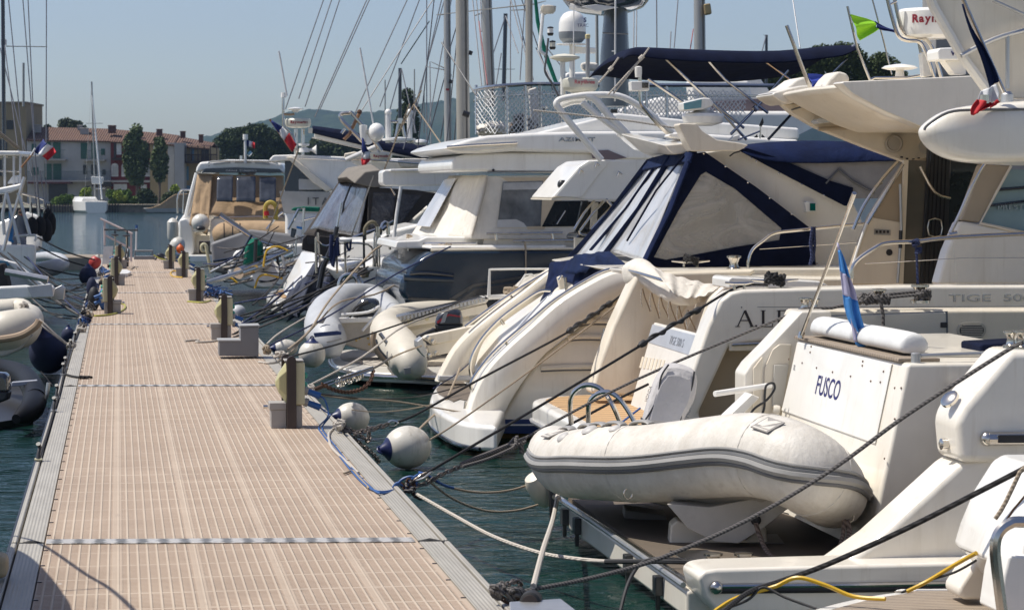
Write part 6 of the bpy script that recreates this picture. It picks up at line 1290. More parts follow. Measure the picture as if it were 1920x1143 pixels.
soft(cg,'stern_panel',BEIGE,[at(375,327,D=Dg+.8),at(532,330,D=Dg+.8),at(532,408,D=Dg-.1),at(360,404,D=Dg-.1)],30,12,.12,.02,seed=31)
soft(cg,'side_flap',BEIGE,[at(374,330,D=Dg+.8),at(402,332,D=Dg+.6),at(392,445,D=Dg-.4),at(358,425,D=Dg)],10,10,.12,.02,seed=32,k=.15)
for a,b,c_,d in(((408,335),(438,334),(437,383),(407,382)),((444,335),(480,335),(480,383),(444,383)),((487,336),(518,337),(518,384),(487,383))):soft(cg,'stern_window',VINYLD,[at(*a,D=Dg+.2),at(*b,D=Dg+.2),at(*c_,D=Dg-.3),at(*d,D=Dg-.3)],8,6,.03,.01,seed=33,k=.16)
PD(gt,'hardtop',GELW,[(366,326),(368,314),(374,304),(430,299),(500,300),(528,306),(534,318),(534,328),(520,320),(440,316),(380,320)],Dg+.4,5,.1,3);PD(gt,'name_band',SLATED,[(378,324),(384,316),(440,314),(524,317),(530,324)],Dg+.35,.1,.02);PD(gt,'roof_hatch',VINYL,[(400,306),(432,303),(432,306),(400,309)],Dg+.3,.05);PD(gt,'roof_hatch',VINYL,[(440,303),(470,302),(472,306),(440,306)],Dg+.3,.05);PD(gt,'roof_hatch',VINYL,[(478,303),(505,305),(506,309),(478,307)],Dg+.3,.05)
text('GRAN  TURISMO',.085,at(452,320,D=Dg+.33),RT,(0,0,1),PAINTW,gt,depth=.006,sx=1.75)
T(gt,'roof_rail',STEEL,[(392,312),(392,304),(420,302),(510,303),(520,310)],.03,D=Dg+.2,smooth=2);T(gt,'side_frame',GELW,[(370,325),(358,370),(350,405)],.1,D=Dg+.9)
T(gt,'pushpit',STEEL,[(333,400),(333,372),(338,358),(345,356),(362,356)],.035,D=Dg+2,smooth=3);T(gt,'pushpit',STEEL,[(343,400),(345,360)],.03,D=Dg+2);T(gt,'pushpit',STEEL,[(332,405),(322,430)],.03,D=Dg+2);T(gt,'bathing_rail',STEEL,[(400,408),(480,406),(530,407)],.03,D=Dg-.2)
T(gt,'flag_pole',PAINTW,[(460,307),(460,254)],.05,D=Dg);T(gt,'flag_pole_light',GELW,[(460,262),(460,252)],.09,D=Dg);tg=thing('covered_tender','beige covered tender lashed across the stern of the end cruiser','dinghy',at(430,470,D=Dg-1))
P_=cr([at(x,y,D=Dg-1.2)for x,y in((402,448),(425,442),(460,440),(500,440),(540,442))],5);G().tube(P_,[.35+.28*sin(min(1,i/5)*pi/2)for i in range(len(P_))],16,sq=(.8,1)).done('cover',BEIGE,tg)
for x in(420,436,450):T(tg,'lashing',BLACK,[(x,418),(x+1,470)],.02,D=Dg-2)
o=thing('round_fender','big white ball fender with a black end on the quarter of the end cruiser','fender',at(376,425,D=Dg-.6));G().ball(at(376,418,D=Dg-.8),.33,20).done('ball',BUOYW,o);G().ball(at(376,428,D=Dg-1.1),.16,14,(1.2,1,.6)).done('end_cap',BLACK,o)
o=thing('long_fender','long white cylindrical fender hanging on the left quarter of the end cruiser','fender',at(324,445,D=Dg-.5));G().lathe(at(324,450,D=Dg-.5),(0,0,1),[(-.05,.03),(0,.15),(.1,.2),(.65,.2),(.75,.12),(.8,.03)],18).done('body',BUOYW,o);G().lathe(at(324,452,D=Dg-.5),(0,0,1),[(-.05,.02),(0,.11),(.06,.15)],14).done('end_cap',BLACK,o)
for(x,y,nm,sc_)in((466,268,'red white and blue ensign on the hardtop of the end cruiser',1),):
    f=thing('french_ensign',nm,'flag',at(x,y,D=Dg));
    for m_,a in((FLB,0),(FLW,1),(FLR,2)):
        x0=462+a*5.5;G().sheet([[at(x0+j*5.5/4,262+(a*5.5+j*1.4)*.35+k_*11,D=Dg)+FH*.06*sin((a*4+j)*.9)for j in range(5)]for k_ in(0,.5,1)],.01).done(('blue','white','red')[a]+'_band',m_,f,ang=180)
T(gt,'horn',BLUEW,[(466,286),(470,290)],.1,D=Dg);T(gt,'horn',STEEL,[(452,292),(452,299)],.05,D=Dg)
# ================================================================== white bow/flybridge boats behind (Raymarine radars)
wb=thing('motor_yacht','white flybridge yacht with raked wing, grey window and open radar mast','yacht',at(600,440,D=62))
Dw=62.0
PD(wb,'flybridge',GELW,[(504,300),(512,291),(545,290),(700,296),(860,300),(860,360),(620,358),(585,330),(548,300),(508,304)],Dw,4,.08,3);PD(wb,'raked_wing',GELC,[(536,294),(548,294),(624,355),(612,360),(586,342)],Dw-.2,.2,.03)
PD(wb,'dark_pillar',SLATED,[(534,302),(560,302),(620,350),(600,400),(534,400)],Dw+.3,.2);PD(wb,'side_window',GELG,[(560,335),(604,338),(604,356),(560,356)],Dw+.1,.1,.02);PD(wb,'cabin',GELW,[(534,395),(900,395),(900,480),(534,480)],Dw+.3,4,.1)
T(wb,'fly_rail',STEEL,[(560,296),(640,300),(720,306)],.02,D=Dw-.2)
g=thing('gangway_sheet','white canvas spray sheet with dark capital letters on a gangway rail','banner',at(570,380,D=58));PD(g,'sheet',mat('white_banner',(.42,.41,.39),.8,bump=.5,bs=4,bd=.03),[(524,358),(620,360),(612,384),(600,400),(532,400)],58,.03);text('I T A',.25,at(596,378,D=57.97),RT,(0,0,1),mat('grey_text',(.1,.1,.1),.6),g,depth=.006,bold=.004)
gc=thing('green_cover','dark green canvas boat cover over a small horizontal tube behind the banner','cover',at(570,395,D=57));R=[[at(x,y,D=57+d)for x,y in((545,394),(550,389),(570,387),(600,388),(600,397),(560,396))]for d in(0,.4)];G().rings(R).done('cloth',GREENC,gc,bev=.03)
r_=thing('radar_scanner','cream round radar with dark red lettering on twin poles at the upper left centre','radar',at(559,232,D=Dw));c0=at(559,240,D=Dw+.2);G().lathe(c0,(0,0,1),[(0,.16),(.03,.3),(.1,.33),(.2,.33),(.24,.3),(.25,.01)],28).done('dome',mat('aged_cream_plastic',(1,1,1)),r_,ang=30);arct('Raymarine',c0,.33,.1,-.55,INKR,r_,dz=.14)
for x in(555,568):T(r_,'pole',STEEL,[(x,242),(x,290)],.05,D=Dw+.2)
T(wb,'light_mast',STEEL,[(531,182),(531,236),(550,256),(556,290)],.035,D=Dw);T(wb,'light_mast_head',GELW,[(532,183),(532,174)],.07,D=Dw);T(wb,'cross_arm',mat('varnished',(.3,.2,.12),.4),[(531,214),(545,215),(552,214)],.03,D=Dw);G().lathe(at(554,205,D=Dw),(0,0,1),[(-.08,.06),(-.03,.1),(0,.2),(.02,.2),(.05,.08),(.055,.01)],20).done('gps_disc',GELW,wb)
G().lathe(at(570,278,D=Dw-.2),(0,0,1),[(-.1,.14),(0,.12),(.02,.06),(.06,.06),(.07,.14),(.12,.14)],16).done('fitting',GELW,wb);G().lathe(at(578,281,D=Dw-.2),RT,[(0,.03),(.1,.04),(.2,.12),(.21,.13)],14).done('horn',GELW,wb);PD(wb,'lamp_box',GELC,[(578,240),(586,240),(585,250),(578,249)],Dw,.1,.01)
f=thing('french_ensign','french flag drooping on a raked staff left of the tall radar mast','flag',at(530,260,D=60))
T(f,'staff',WOODP,[(506,224),(548,284)],.025,D=60.1)
for m_,a,b in((FLB,0,.36),(FLW,.36,.62),(FLR,.62,1)):
    rows=[]
    for k_ in range(6):
        t=a+(b-a)*k_/5;A=(508+40*t,226+56*t);w_=3+13*sin(min(1,t*1.2)*pi*.6);rows.append([at(A[0]+w_*j/5*.55,A[1]-w_*j/5*.9+3,D=60)+FH*.05*sin(j*1.5+k_)for j in range(6)])
    G().sheet(rows,.01).done({0:'blue',.36:'white'}.get(a,'red')+'_band',m_,f,ang=180)
# second radar yacht around x 640-760
w2=thing('motor_yacht','white yacht upperworks with lettered radar, loudhailer and steel goalpost arch','yacht',at(710,330,D=54))
D2=54.0
r_=thing('radar_scanner','cream lettered radar partly behind a drooping french flag','radar',at(712,292,D=D2));c0=at(712,303,D=D2+.2);G().lathe(c0,(0,0,1),[(0,.16),(.03,.24),(.1,.27),(.17,.27),(.2,.24),(.21,.01)],28).done('dome',mat('aged_cream_plastic',(1,1,1)),r_,ang=30);arct('Raymarine',c0,.27,.085,-.5,INKR,r_,dz=.12)
T(w2,'goalpost_arch',STEEL,[(685,270),(655,240),(639,222),(640,214),(655,212),(662,215),(700,262),(715,284)],.045,D=D2,smooth=3);T(w2,'arch_bar',STEEL,[(640,250),(646,242),(645,240)],.03,D=D2);T(w2,'white_strut',GELW,[(648,300),(704,275)],.05,D=D2-.2);T(w2,'outrigger',WOODP,[(674,212),(655,252),(645,262)],.04,D=D2);G().ball(at(674,210,D=D2),.06,8).done('outrigger_tip',RUST,w2)
G().lathe(at(681,256,D=D2),(0,0,1),[(-.1,.03),(-.08,.07),(.15,.09),(.25,.09),(.26,.04)],14).done('anchor_light',GELW,w2);G().lathe(at(690,259,D=D2+.1),-FH,[(0,.04),(.05,.06),(.1,.14),(.12,.15)],18).done('loudhailer',GELW,w2);G().ball(at(706,248,D=D2),.19,16,(1,1,1.1)).done('small_dome',GELW,w2)
PD(w2,'upper_deck',GELW,[(655,296),(720,300),(850,304),(850,330),(720,330),(700,322),(660,306)],D2+.5,3,.06);PD(w2,'life_raft',GELC,[(645,288),(666,284),(676,288),(678,298),(645,298)],D2+.4,.5,.03);PD(w2,'canvas_roll',CREAMC,[(744,300),(760,297),(850,298),(850,315),(750,314)],D2,.5,.05);T(w2,'deck_rail',STEEL,[(650,298),(700,300),(850,312)],.02,D=D2-.1)
f=thing('french_ensign','french flag hanging straight down before the lettered radar','flag',at(683,290,D=53))
flagpts=lambda rows:[[at(x0+(x1-x0)*j/6,y0+(y1-y0)*j/6,D=53)+FH*.06*sin(j*1.3+i)for j in range(7)]for i,(x0,y0,x1,y1)in enumerate(rows)]
G().sheet(flagpts([(678,258,681,260),(678,272,686,275),(679,286,692,284)]),.01).done('blue_band',FLB,f,ang=180);G().sheet(flagpts([(679,286,692,284),(677,298,695,298)]),.01).done('white_band',FLW,f,ang=180);G().sheet(flagpts([(677,298,695,298),(678,308,692,303),(682,315,688,306)]),.01).done('red_band',FLR,f,ang=180)
for(xa,ya,xb,yb,m_,r0)in((675,90,712,300,PAINTW,.02),(523,96,538,180,PAINTW,.02)):tag(T(None,'whip_aerial',m_,[(xa,ya),(xb,yb)],r0,D=D2),'thin white whip aerial rising above the '+('lettered radar in the centre' if xa>600 else 'tall radar mast on the left'),'aerial')
for x in(728,768):
    o=thing('gps_pole','white pole with a small ball antenna, the '+('left' if x<750 else 'right')+' of a pair before the cypress','antenna',at(x,266,D=60));T(o,'pole',PAINTW,[(x,214),(x,268)],.07,D=60);G().ball(at(x,211,D=60),.09,10).done('ball',GELW,o)
tp_=thing('instrument_tripod','steel tripod with a crossbar between the two antenna poles','mast',at(750,266,D=60));T(tp_,'leg',STEEL,[(740,268),(748,228)],.04,D=60);T(tp_,'leg',STEEL,[(760,262),(753,228)],.04,D=60);T(tp_,'crossbar',STEEL,[(728,228),(765,228)],.03,D=60);T(tp_,'head',STEEL,[(750,232),(750,222)],.07,D=60)
for x,y in((748,262),(788,266)):tag(G().lathe(at(x,y,D=60),(0,0,1),[(-.08,.1),(-.02,.22 if x>760 else .42),(.03,.2 if x>760 else .42),(.07,.03)],20).done('radar_disc',GELW,None),('wide' if x<760 else 'small')+' white disc antenna low before the cypress tree','antenna')
# navy boom
bm=thing('furled_mainsail','long sloping boom with its sail stowed under a navy cover','sail',at(720,260,D=66));Db=66.0
G().prism(px([(590,248),(640,256),(720,274),(800,294),(840,300),(840,306),(700,286),(588,258)],D=Db+.1),FH*.2).done('boom',mat('white_boom',(.62,.6,.55),.4),bm,bev=.04)
R=[]
for i,(x,yt,yb)in enumerate(cr([V(v)for v in((586,236,250),(610,239,256),(660,247,268),(710,261,280),(760,268,292),(800,272,299),(840,276,303))],4)):R.append([at(x,yt+(yb-yt)*k_/6,D=Db)-FH*(.25*sin(pi*k_/6)+.03*sin(i*2.3))for k_ in range(7)]+[at(x,yt,D=Db)+FH*.3])
G().sheet(R,.01).done('cover',NAVYD,bm,ang=180);T(bm,'topping_line',RWHT,[(585,258),(700,284)],.015,D=Db-.2)
# sterns and clutter in the middle distance on the right of the pontoon
cl=thing('sailing_yacht','crowded white sailing stern with chromed gangway and wind vane poles','sailing boat',at(500,500,D=57))
G().rings([[at(x,y,D=57+d)for x,y in((440,470),(500,462),(610,452),(620,520),(560,540),(470,540),(425,515))]for d in(0,.4,3)]).done('hull',GELW,cl,bev=.08)
G().rings([[at(x,y,D=60+d)for x,y in((395,455),(470,430),(560,440),(600,500),(470,520),(400,510))]for d in(0,3)]).done('far_hull',STEP,cl,bev=.08)  # darker grey stands in for the shadows among the sterns
G().tube([at(447,512,D=52),at(500,493,D=53),at(540,475,D=54)],[.13,.14,.14],12).done('chromed_gangway',STEEL,cl);G().tube([at(385,530,D=51),at(450,510,D=52)],.05,8).done('gangway_end',ALU,cl)
T(cl,'tilted_pole',STRAKE,[(412,402),(450,428),(480,446),(530,460),(540,470)],.06,D=54,smooth=2);T(cl,'tilted_pole_trim',STEEL,[(413,405),(480,450),(530,466)],.03,D=53.9)
rnd=random.Random(77)
for i in range(12):
    x=545+rnd.random()*60;T(cl,'rail_post',STEEL,[(x,440+rnd.random()*20),(x+rnd.uniform(-6,6),490)],.02,D=55.5)
T(cl,'pushpit_rail',STEEL,[(500,430),(520,405),(530,398)],.03,D=56);T(cl,'pushpit_rail',STEEL,[(540,430),(560,392),(570,390),(568,440)],.03,D=56);T(cl,'pushpit_rail',STEEL,[(570,412),(600,405),(640,430)],.03,D=56)
g=thing('wheel_cover','dark green canvas cover over the steering wheel of the crowded sailing stern','cover',at(475,490,D=53));R=[]
ol=[(456,498),(460,466),(470,448),(482,446),(492,456),(494,480),(480,492),(458,502)]
R=[[at(476,474,D=53).lerp(at(x,y,D=53),f)+FH*d for x,y in ol]for f,d in((.7,-.3),(.95,-.18),(1,0),(.9,.3))];G().rings(R).done('cloth',GREENC,g,bev=.03);T(g,'dark_strap',BLACK,[(480,448),(478,494)],.04,D=52.6)
yb=thing('horseshoe_buoy','yellow horseshoe lifebuoy on the sailing stern rail','lifebuoy',at(507,400,D=56));T(yb,'ring',mat('yellow_foam',(.42,.32,.05),.6),[(498,410),(498,388),(504,380),(512,381),(518,390),(517,412)],.055,D=56,smooth=3);T(yb,'ring_flag',RED,[(499,396),(500,404)],.06,D=55.9)
bb=thing('outboard_motor','small white and blue outboard clamped on the sailing stern rail','outboard',at(555,430,D=56));PD(bb,'cowl',GELW,[(542,420),(546,415),(562,414),(570,420),(566,430),(544,428)],56,.3,.03);PD(bb,'blue_band',mat('bright_blue',(.02,.2,.5),.4),[(556,424),(569,426),(566,430),(556,428)],55.98,.02);PD(bb,'leg',SLATED,[(546,428),(556,430),(552,446),(544,444)],56,.15,.02)
tn=thing('tool_box','brown box with a pale oval handle standing on the far right of the walkway','box',at(383,475,D=64));PD(tn,'body',BROWN,[(373,452),(392,452),(392,475),(373,475)],64,.3,.01);T(tn,'oval_handle',PEDB,[(380,470),(378,462),(382,458),(387,462),(386,470)],.05,D=63.9,smooth=4,closed=True);T(tn,'stake',PEDB,[(386,460),(396,512)],.04,D=63)
# random rail/strut clutter belongs to that hull
for i,(a,b)in enumerate((((395,510),(470,470)),((400,490),(480,476)),((420,505),(520,480)),((470,520),(530,500)),((500,515),(560,485)),((440,500),(472,440)),((520,480),(524,520)),((530,478),(534,515)))):T(cl,'strut',(ALU,SLATED,RUB,PAINTW)[i%4],[a,b],.03,D=55-i*.3)
G().lathe(at(500,512,D=53),(-.5,-1,.3),[(0,.3),(.05,.32),(.1,.1)],18).done('white_dish',GELW,cl)
for pl in([(494,500),(500,470),(520,462),(540,470)],[(478,540),(485,520),(500,515),(530,522)],[(410,525),(430,520),(445,530)]):tag(T(None,'yellow_hose',CABY,pl,.022,D=52.5,smooth=4),'yellow water hose looped over the crowded stern, '+('by the green cover' if pl[0][1]==500 else 'above the pontoon cable bundle' if pl[0][0]==410 else 'beside the white dish'),'hose')
# ================================================================== masts, rigging and the steel fenced deck behind
def mast(label,x0,y0,x1,y1,D,r,m=MASTM,spread=None,name='mast',sq=.8):
    o=thing(name,label,'mast',at(x1,y1,D=D));G().tube([at(x1,y1,D=D),at(x0,y0,D=D)],[r,r*.95],12,sq=(1,sq)).done('spar',m,o)
    G().tube([at(x1,y1,D=D)-FH*r*.6+RT*r*.55,at(x0,y0,D=D)-FH*r*.6+RT*r*.55],r*.16,6).done('sail_track',mat('dark_mast_track',(.16,.15,.13),.5,.4),o)
    for(x,y,l,rr_s)in spread or():G().tube([at(x,y,D=D),at(x+l,y+rr_s,D=D)],[r*.35,r*.18],6,sq=(.5,1)).done('spreader',m,o)
    return o
M1=mast('thin grey mast, the leftmost of the tall masts in the middle',838,-40,840,270,56,.085,spread=[(838,132,-41,-7),(838,130,-30,-14),(838,28,-20,0)])
M2=mast('thick cream mast with a black lamp half way up',866,-40,869,300,48,.135,mat('cream_mast',(.42,.39,.33),.45,.3,var=.06));PD(M2,'lamp',BLACK,[(880,94),(887,97),(884,104),(878,102)],47.7,.1,.01);T(M2,'torch',BLACK,[(868,212),(880,216)],.06,D=47.6)
PD(M1,'lamp',BLACK,[(842,148),(848,150),(847,157),(841,156)],55.7,.1,.01);PD(M1,'red_sticker',INKR,[(836,166),(842,166),(842,170),(836,170)],55.77,.01)
M3=mast('thick grey mast leaning slightly with a short spreader near its top',911,-40,919,200,52,.12,spread=[(911,22,-22,8)])
M4=mast('grey mast with crossed spreaders beside the green sail edge',992,-40,992,180,50,.08,mat('cream_mast',(1,1,1)),spread=[(992,9,-172,19),(992,18,-36,2),(994,10,30,-8)])
M5=mast('broad grey mast with a bronze lantern behind the navy bimini',1311,-40,1313,190,60,.15,spread=[]);PD(M5,'lantern',mat('bronze_lantern',(.35,.26,.13),.4,.6),[(1320,8),(1332,6),(1335,26),(1322,28)],59.6,.3,.03);PD(M5,'blue_mark',NVST,[(1312,128),(1314,128),(1315,137),(1318,137),(1318,139),(1312,139)],59.6,.01)
M6=mast('distant thin black mast with a wind vane to the right of the broad mast',1437,66,1437,200,110,.07,SLATED,[(1437,66,-6,0)]);M7=mast('distant thin dark mast between the second and third tall masts',948,26,944,190,110,.1,SLATED,[(946,130,-20,0),(946,130,20,0)])
M8=mast('very distant grey mast top left of the cypress tree',750,128,750,230,120,.09,SLATED)
M9=mast('thin distant mast seen between the dark pillar and the satellite dome',1119,25,1120,150,90,.06,mat('cream_mast',(1,1,1)));
for i,x in enumerate((777,722,795)):mast('distant hair thin mast '+('right of','left of','further right of')[i]+' the cypress tree',x,130+i*20,x,250,130,.035,MASTM)
# dark spar with boat shaped spreader head
ck=thing('radar_mast','massive charcoal mast column with a glossy dark platform at its head','mast',at(1152,190,D=40));CK=mat('charcoal_paint',(.045,.055,.065),.25,coat=.6,var=.08)
R=[]
for y,hw in((200,28),(150,28),(100,27),(40,23),(10,22)):c0=at(1152+(150-y)*.02,y,D=40);r_=hw*40/F;R.append([c0+RT*cos(t)*r_+FH*sin(t)*r_*1.4 for t in[k_*pi/10 for k_ in range(20)]])
G().rings(R).done('column',CK,ck);R=[]
for y,a,b in((22,20,1),(21,50,1.0),(14,70,1.1),(2,80,1.2),(-14,84,1.2),(-30,70,1)):c0=at(1136,y,D=40);R.append([c0+RT*cos(t)*a*40/F+FH*sin(t)*b for t in[k_*pi/12 for k_ in range(24)]])
G().rings(R).done('head_platform',mat('glossy_black_cowl',(1,1,1)),ck);PD(ck,'under_panel',GELG,[(1090,12),(1120,8),(1160,14),(1120,22)],38.9,.05,.01);T(ck,'lower_fairing',PAINTW,[(1068,12),(1090,17),(1128,22)],.05,D=39.4)
T(ck,'seam',STRAKE,[(1130,62),(1178,64)],.01,D=39.6);PD(ck,'white_label',PAINTW,[(1147,95),(1152,95),(1152,97),(1147,97)],39.6,.02)
# green furled sail edge, lamps on spreader
gs=thing('furled_sail','dark green edged furled foresail slanting down to the steel fenced deck','sail',at(1040,155,D=49));G().tube([at(1002,-20,D=49),at(1008,40,D=49),at(1022,100,D=49),at(1043,156,D=49)],[.03,.04,.045,.04],8).done('sail_roll',GREENC,gs)
sl_=thing('spreader_lamp','white deck lamp with a mirror dish hanging above the satellite dome','lamp',at(1025,20,D=42));G().lathe(at(1028,26,D=42),(0,0,1),[(-.0,.09),(.05,.13),(.13,.14),(.15,.03)],16).done('dish',GELC,sl_);PD(sl_,'bracket',GELW,[(1012,20),(1018,8),(1026,14),(1024,28),(1012,26)],42,.1,.01);T(sl_,'curved_arm',GELW,[(1018,26),(1014,70),(1012,92),(1018,100),(1026,104)],.03,D=42,smooth=3)
# rigging wires
rg=random.Random(3)
def wires(label,L_,m=MASTM,r=.012,name='rigging_wires'):
    o=thing(name,label,'rigging',at(L_[0][2],L_[0][3],D=60))
    for i,(a,b,c_,d,D_,m_)in enumerate(L_):G().tube([at(a,b,D=D_),at(c_,d,D=D_-1)],r*D_/50,5).done('wire',m_,o)
    return o
WD=mat('dark_wire',(.06,.06,.07),.5,.5);WG=mat('grey_wire',(.2,.2,.21),.45,.6);WR=mat('red_line',(.35,.12,.12),.7)
wires('fan of thin grey stays crossing the sky at the left of the middle',[(610,-10,535,205,70,WG),(625,-10,560,185,70,WG),(640,-10,572,200,70,WG),(697,-10,600,205,70,WG),(692,-10,590,220,70,WG),(768,-10,662,220,66,WG),(790,-10,712,200,66,WG)],r=.012)
wires('dense dark stays crossing just left of the first tall mast',[(818,-10,660,235,64,WG),(815,-10,800,130,60,WD),(800,130,782,290,60,WD),(830,-10,768,260,62,WG),(836,-10,756,280,60,WG),(848,-10,802,240,58,WG),(800,-10,800,290,62,WG),(835,140,800,270,58,WD),(846,140,826,260,58,WD),(868,10,838,110,56,WD),(858,60,836,280,55,WD),(752,130,716,260,90,WG),(753,130,780,250,90,WG),(752,120,805,40,80,WG),(806,116,808,290,60,WG)])
wires('thin stays and red lines between the second and fourth tall masts',[(885,-10,903,162,52,WG),(892,-10,910,165,52,WG),(898,40,914,160,51,WR),(900,-10,903,60,52,WG),(955,-10,990,120,60,WG),(962,-10,1000,150,60,WG),(975,-10,1040,180,55,WD),(985,-10,975,150,60,WG),(940,100,930,160,100,WG),(948,30,925,100,100,WG),(948,30,972,100,100,WG),(957,-10,957,160,60,WG),(1005,90,1042,170,50,WD),(878,-10,850,280,50,WD),(1018,80,1080,160,90,WG)])
wires('thin vertical stays between the charcoal column and the broad mast',[(1189,-10,1188,90,60,WG),(1194,-10,1193,90,60,WG),(1231,-10,1232,150,50,WD),(1272,-10,1264,90,70,WG),(1300,55,1290,120,70,WR),(1437,66,1428,100,110,WG),(1485,-10,1500,90,60,WG),(1258,60,1256,100,90,WG)])
wires('slender white fishing rods and stays rising left of the steel fence',[(828,80,892,178,44,STRAKE),(776,196,838,285,44,RTAN),(740,262,790,170,48,RTAN),(716,330,768,195,48,RTAN),(500,440,560,280,56,RTAN),(658,445,700,330,46,STRAKE)],r=.015)
# fenced deck
fd=thing('deck_fence','curved steel rail with white safety netting round an upper deck full of stowed covers','railing',at(1000,250,D=44))
top=cr2([(889,172),(892,168),(920,163),(990,158),(1050,158),(1150,160),(1300,160),(1500,161)],6)
def fp(x,y,k_=0):d=43+3.0*max(0,(930-x)/45)**2;return at(x,y,D=d+k_)
G().tube([fp(x,y)for x,y in top],.035,8).done('top_rail',STEEL,fd)
G().tube([fp(x,y+19)for x,y in top[2:]],.018,6).done('mid_rail',STEEL,fd)
for x in(893,950,985,1012,1050,1108,1171,1212,1250):G().tube([fp(x,160),fp(x+1,252)],.03,6).done('fence_post',STEEL,fd)
g=G();rn_=random.Random(8)
for i in range(74):
    x=836+i*8
    for s_ in(-1,1):
        a,b=(x,170),(x+s_*60,250)
        q=[(a[0]+(b[0]-a[0])*t/16,a[1]+(b[1]-a[1])*t/16)for t in range(17)];q=[p for p in q if 890<=p[0]<=1400]
        if len(q)>1:g.tube([fp(px_,py_+1.5*sin(px_*.3),-.02)for px_,py_ in q],.008,4)
g.done('netting',PAINTW,fd)
G().rings([[at(x,y,D=44.5+d)for x,y in((990,168),(1006,163),(1014,200),(1010,245),(996,246))]for d in(0,.3)]).done('white_cover',CREAMC,fd,bev=.03)
R=[];
for i,x in enumerate(range(896,960,6)):R.append([at(x,250-(8+10*sin((x-896)/64*pi)+2*sin(i*2))*k_/4,D=44+.4*cos(k_))for k_ in range(5)])
G().sheet(R,.05).done('rope_pile',CREAMC,fd,ang=180)
for(x,y,r_,m_)in((982,236,.2,BLACK),(978,222,.14,BLACK),(1000,246,.22,BLACK),(960,240,.15,mat('tan_box',(.4,.28,.18),.7)),(1020,202,.07,STEEL),(1030,248,.2,BLACK)):G().ball(at(x,y,D=44.3),r_,10,(1.6,1,.7)).done('stowed_bag',m_,fd)
PD(fd,'deck_structure',GELW,[(895,252),(1010,248),(1240,180),(1300,190),(1300,290),(890,290)],46.5,3,.1);PD(fd,'white_locker',GELW,[(1060,140),(1062,136),(1120,134),(1130,138),(1130,160),(1050,160),(1048,150)],44.5,.8,.1,4);PD(fd,'white_cover',CREAMC,[(1088,118),(1100,116),(1122,118),(1122,132),(1092,132)],44.5,.4,.05)
# ================================================================== service pedestals
TEALC=mat('teal_socket',(.05,.35,.25),.5);BPLUG=mat('blue_plug',(.02,.10,.30),.4);LAMPC=mat('yellowed_lamp_cover',(.50,.46,.24),.35)
def pedestal(x,y,s,label):
    """s = +1 box on the +X side, lamp facing the walkway"""
    o=thing('service_pedestal',label,'pedestal',(x,y,0),'service pedestals along the walkway');O=V((x,y,0))
    b=lambda lo,hi:(O+V((min(lo[0]*s,hi[0]*s),lo[1],lo[2])),O+V((max(lo[0]*s,hi[0]*s),hi[1],hi[2])))
    for yy in(-.16,.13):
        cx_=-.0 if yy<0 else-.03
        pts=[O+V((s*cx_-.043,yy,0)),O+V((s*cx_+.043,yy,0)),O+V((s*cx_+.043,yy,.62))]+[O+V((s*cx_+.043*cos(t),yy,.62+.045*sin(t)))for t in[pi*i/8 for i in range(1,8)]]+[O+V((s*cx_-.043,yy,.62))]
        G().prism(pts,(0,.035,0)).done('post',BROWN,o,bev=.004)
    G().box(*b((-.0,-.12,.21),(.125,.13,.61))).done('socket_box',PEDB,o,bev=.02,seg=3);G().box(*b((-.06,-.125,.612),(.115,.13,.625))).done('lid',PEDG,o,bev=.005)
    G().box(*b((.045,-.1,0),(.10,.12,.205))).done('base_box',PEDG,o,bev=.006);G().box(*b((-.185,-.1,.0),(-.045,.12,.17))).done('base_box',PEDG,o,bev=.006);G().box(*b((-.2,-.11,.17),(-.045,.13,.235))).done('base_box',PEDG,o,bev=.006)
    G().lathe(O+V((-.21*s,.0,.19)),(-s,0,0),[(0,.018),(.04,.018)],10).done('tap_stub',STEEL,o)
    a=O+V((-.04*s,0,.41));G().rings([[a+V((0,u*.09,w_*.19))for u,w_ in((-1,-.6),(-1,.6),(-.5,1),(.5,1),(1,.6),(1,-.6),(.5,-1),(-.5,-1))],[a+V((-s*.07,u*.07,w_*.09))for u,w_ in((-1,-.6),(-1,.6),(-.5,1),(.5,1),(1,.6),(1,-.6),(.5,-1),(-.5,-1))],[a+V((-s*.1,u*.03,w_*.02))for u,w_ in((-1,-.6),(-1,.6),(-.5,1),(.5,1),(1,.6),(1,-.6),(.5,-1),(-.5,-1))]]).done('lamp_cover',LAMPC,o,bev=.008)
    for z in(.47,.38):G().lathe(O+V((.12*s,.04,z)),(s,0,.1),[(0,.03),(.02,.035),(.04,.02)],12).done('socket_flap',TEALC,o)
    for z in(.34,.235):
        G().lathe(O+V((.125*s,-.03,z)),(s,-.05,-.35),[(0,.04),(.035,.04),(.036,.034)],12).done('socket_collar',PEDG,o);G().tube([O+V((.155*s,-.03,z-.01)),O+V((.27*s,-.035,z-.055))],[.028,.032],12).done('power_plug',BPLUG,o)
    return o
pedestal(1.55,22.3,1,'nearest service pedestal, brown posts and blue plugs, beside the blue cable on the right edge')
pedestal(1.50,35.4,1,'service pedestal standing just behind the grey two step box')
pedestal(1.52,47.5,1,'service pedestal on the right edge before the tangle of blue cable')
pedestal(1.57,60.2,1,'service pedestal on the right edge with the yellow hose loop at its foot')
pedestal(1.38,66.5,1,'farthest right service pedestal carrying the orange fender')
pedestal(-.16,43.0,-1,'nearest left service pedestal with the dull yellow hose round its foot')
pedestal(-.06,55.5,-1,'middle left service pedestal, beside the small boat shaped tray')
pedestal(.02,67,-1,'farthest left service pedestal close to the bicycles')
st_=thing('step_box','grey plastic two step boarding box on the right edge of the walkway','steps',at(450,668,Z=0));Ys=31.35
PY(st_,'step_body',STEP,[(411,667),(411,640),(451,640),(451,614),(485,613),(485,668)],Ys,.42,.006)
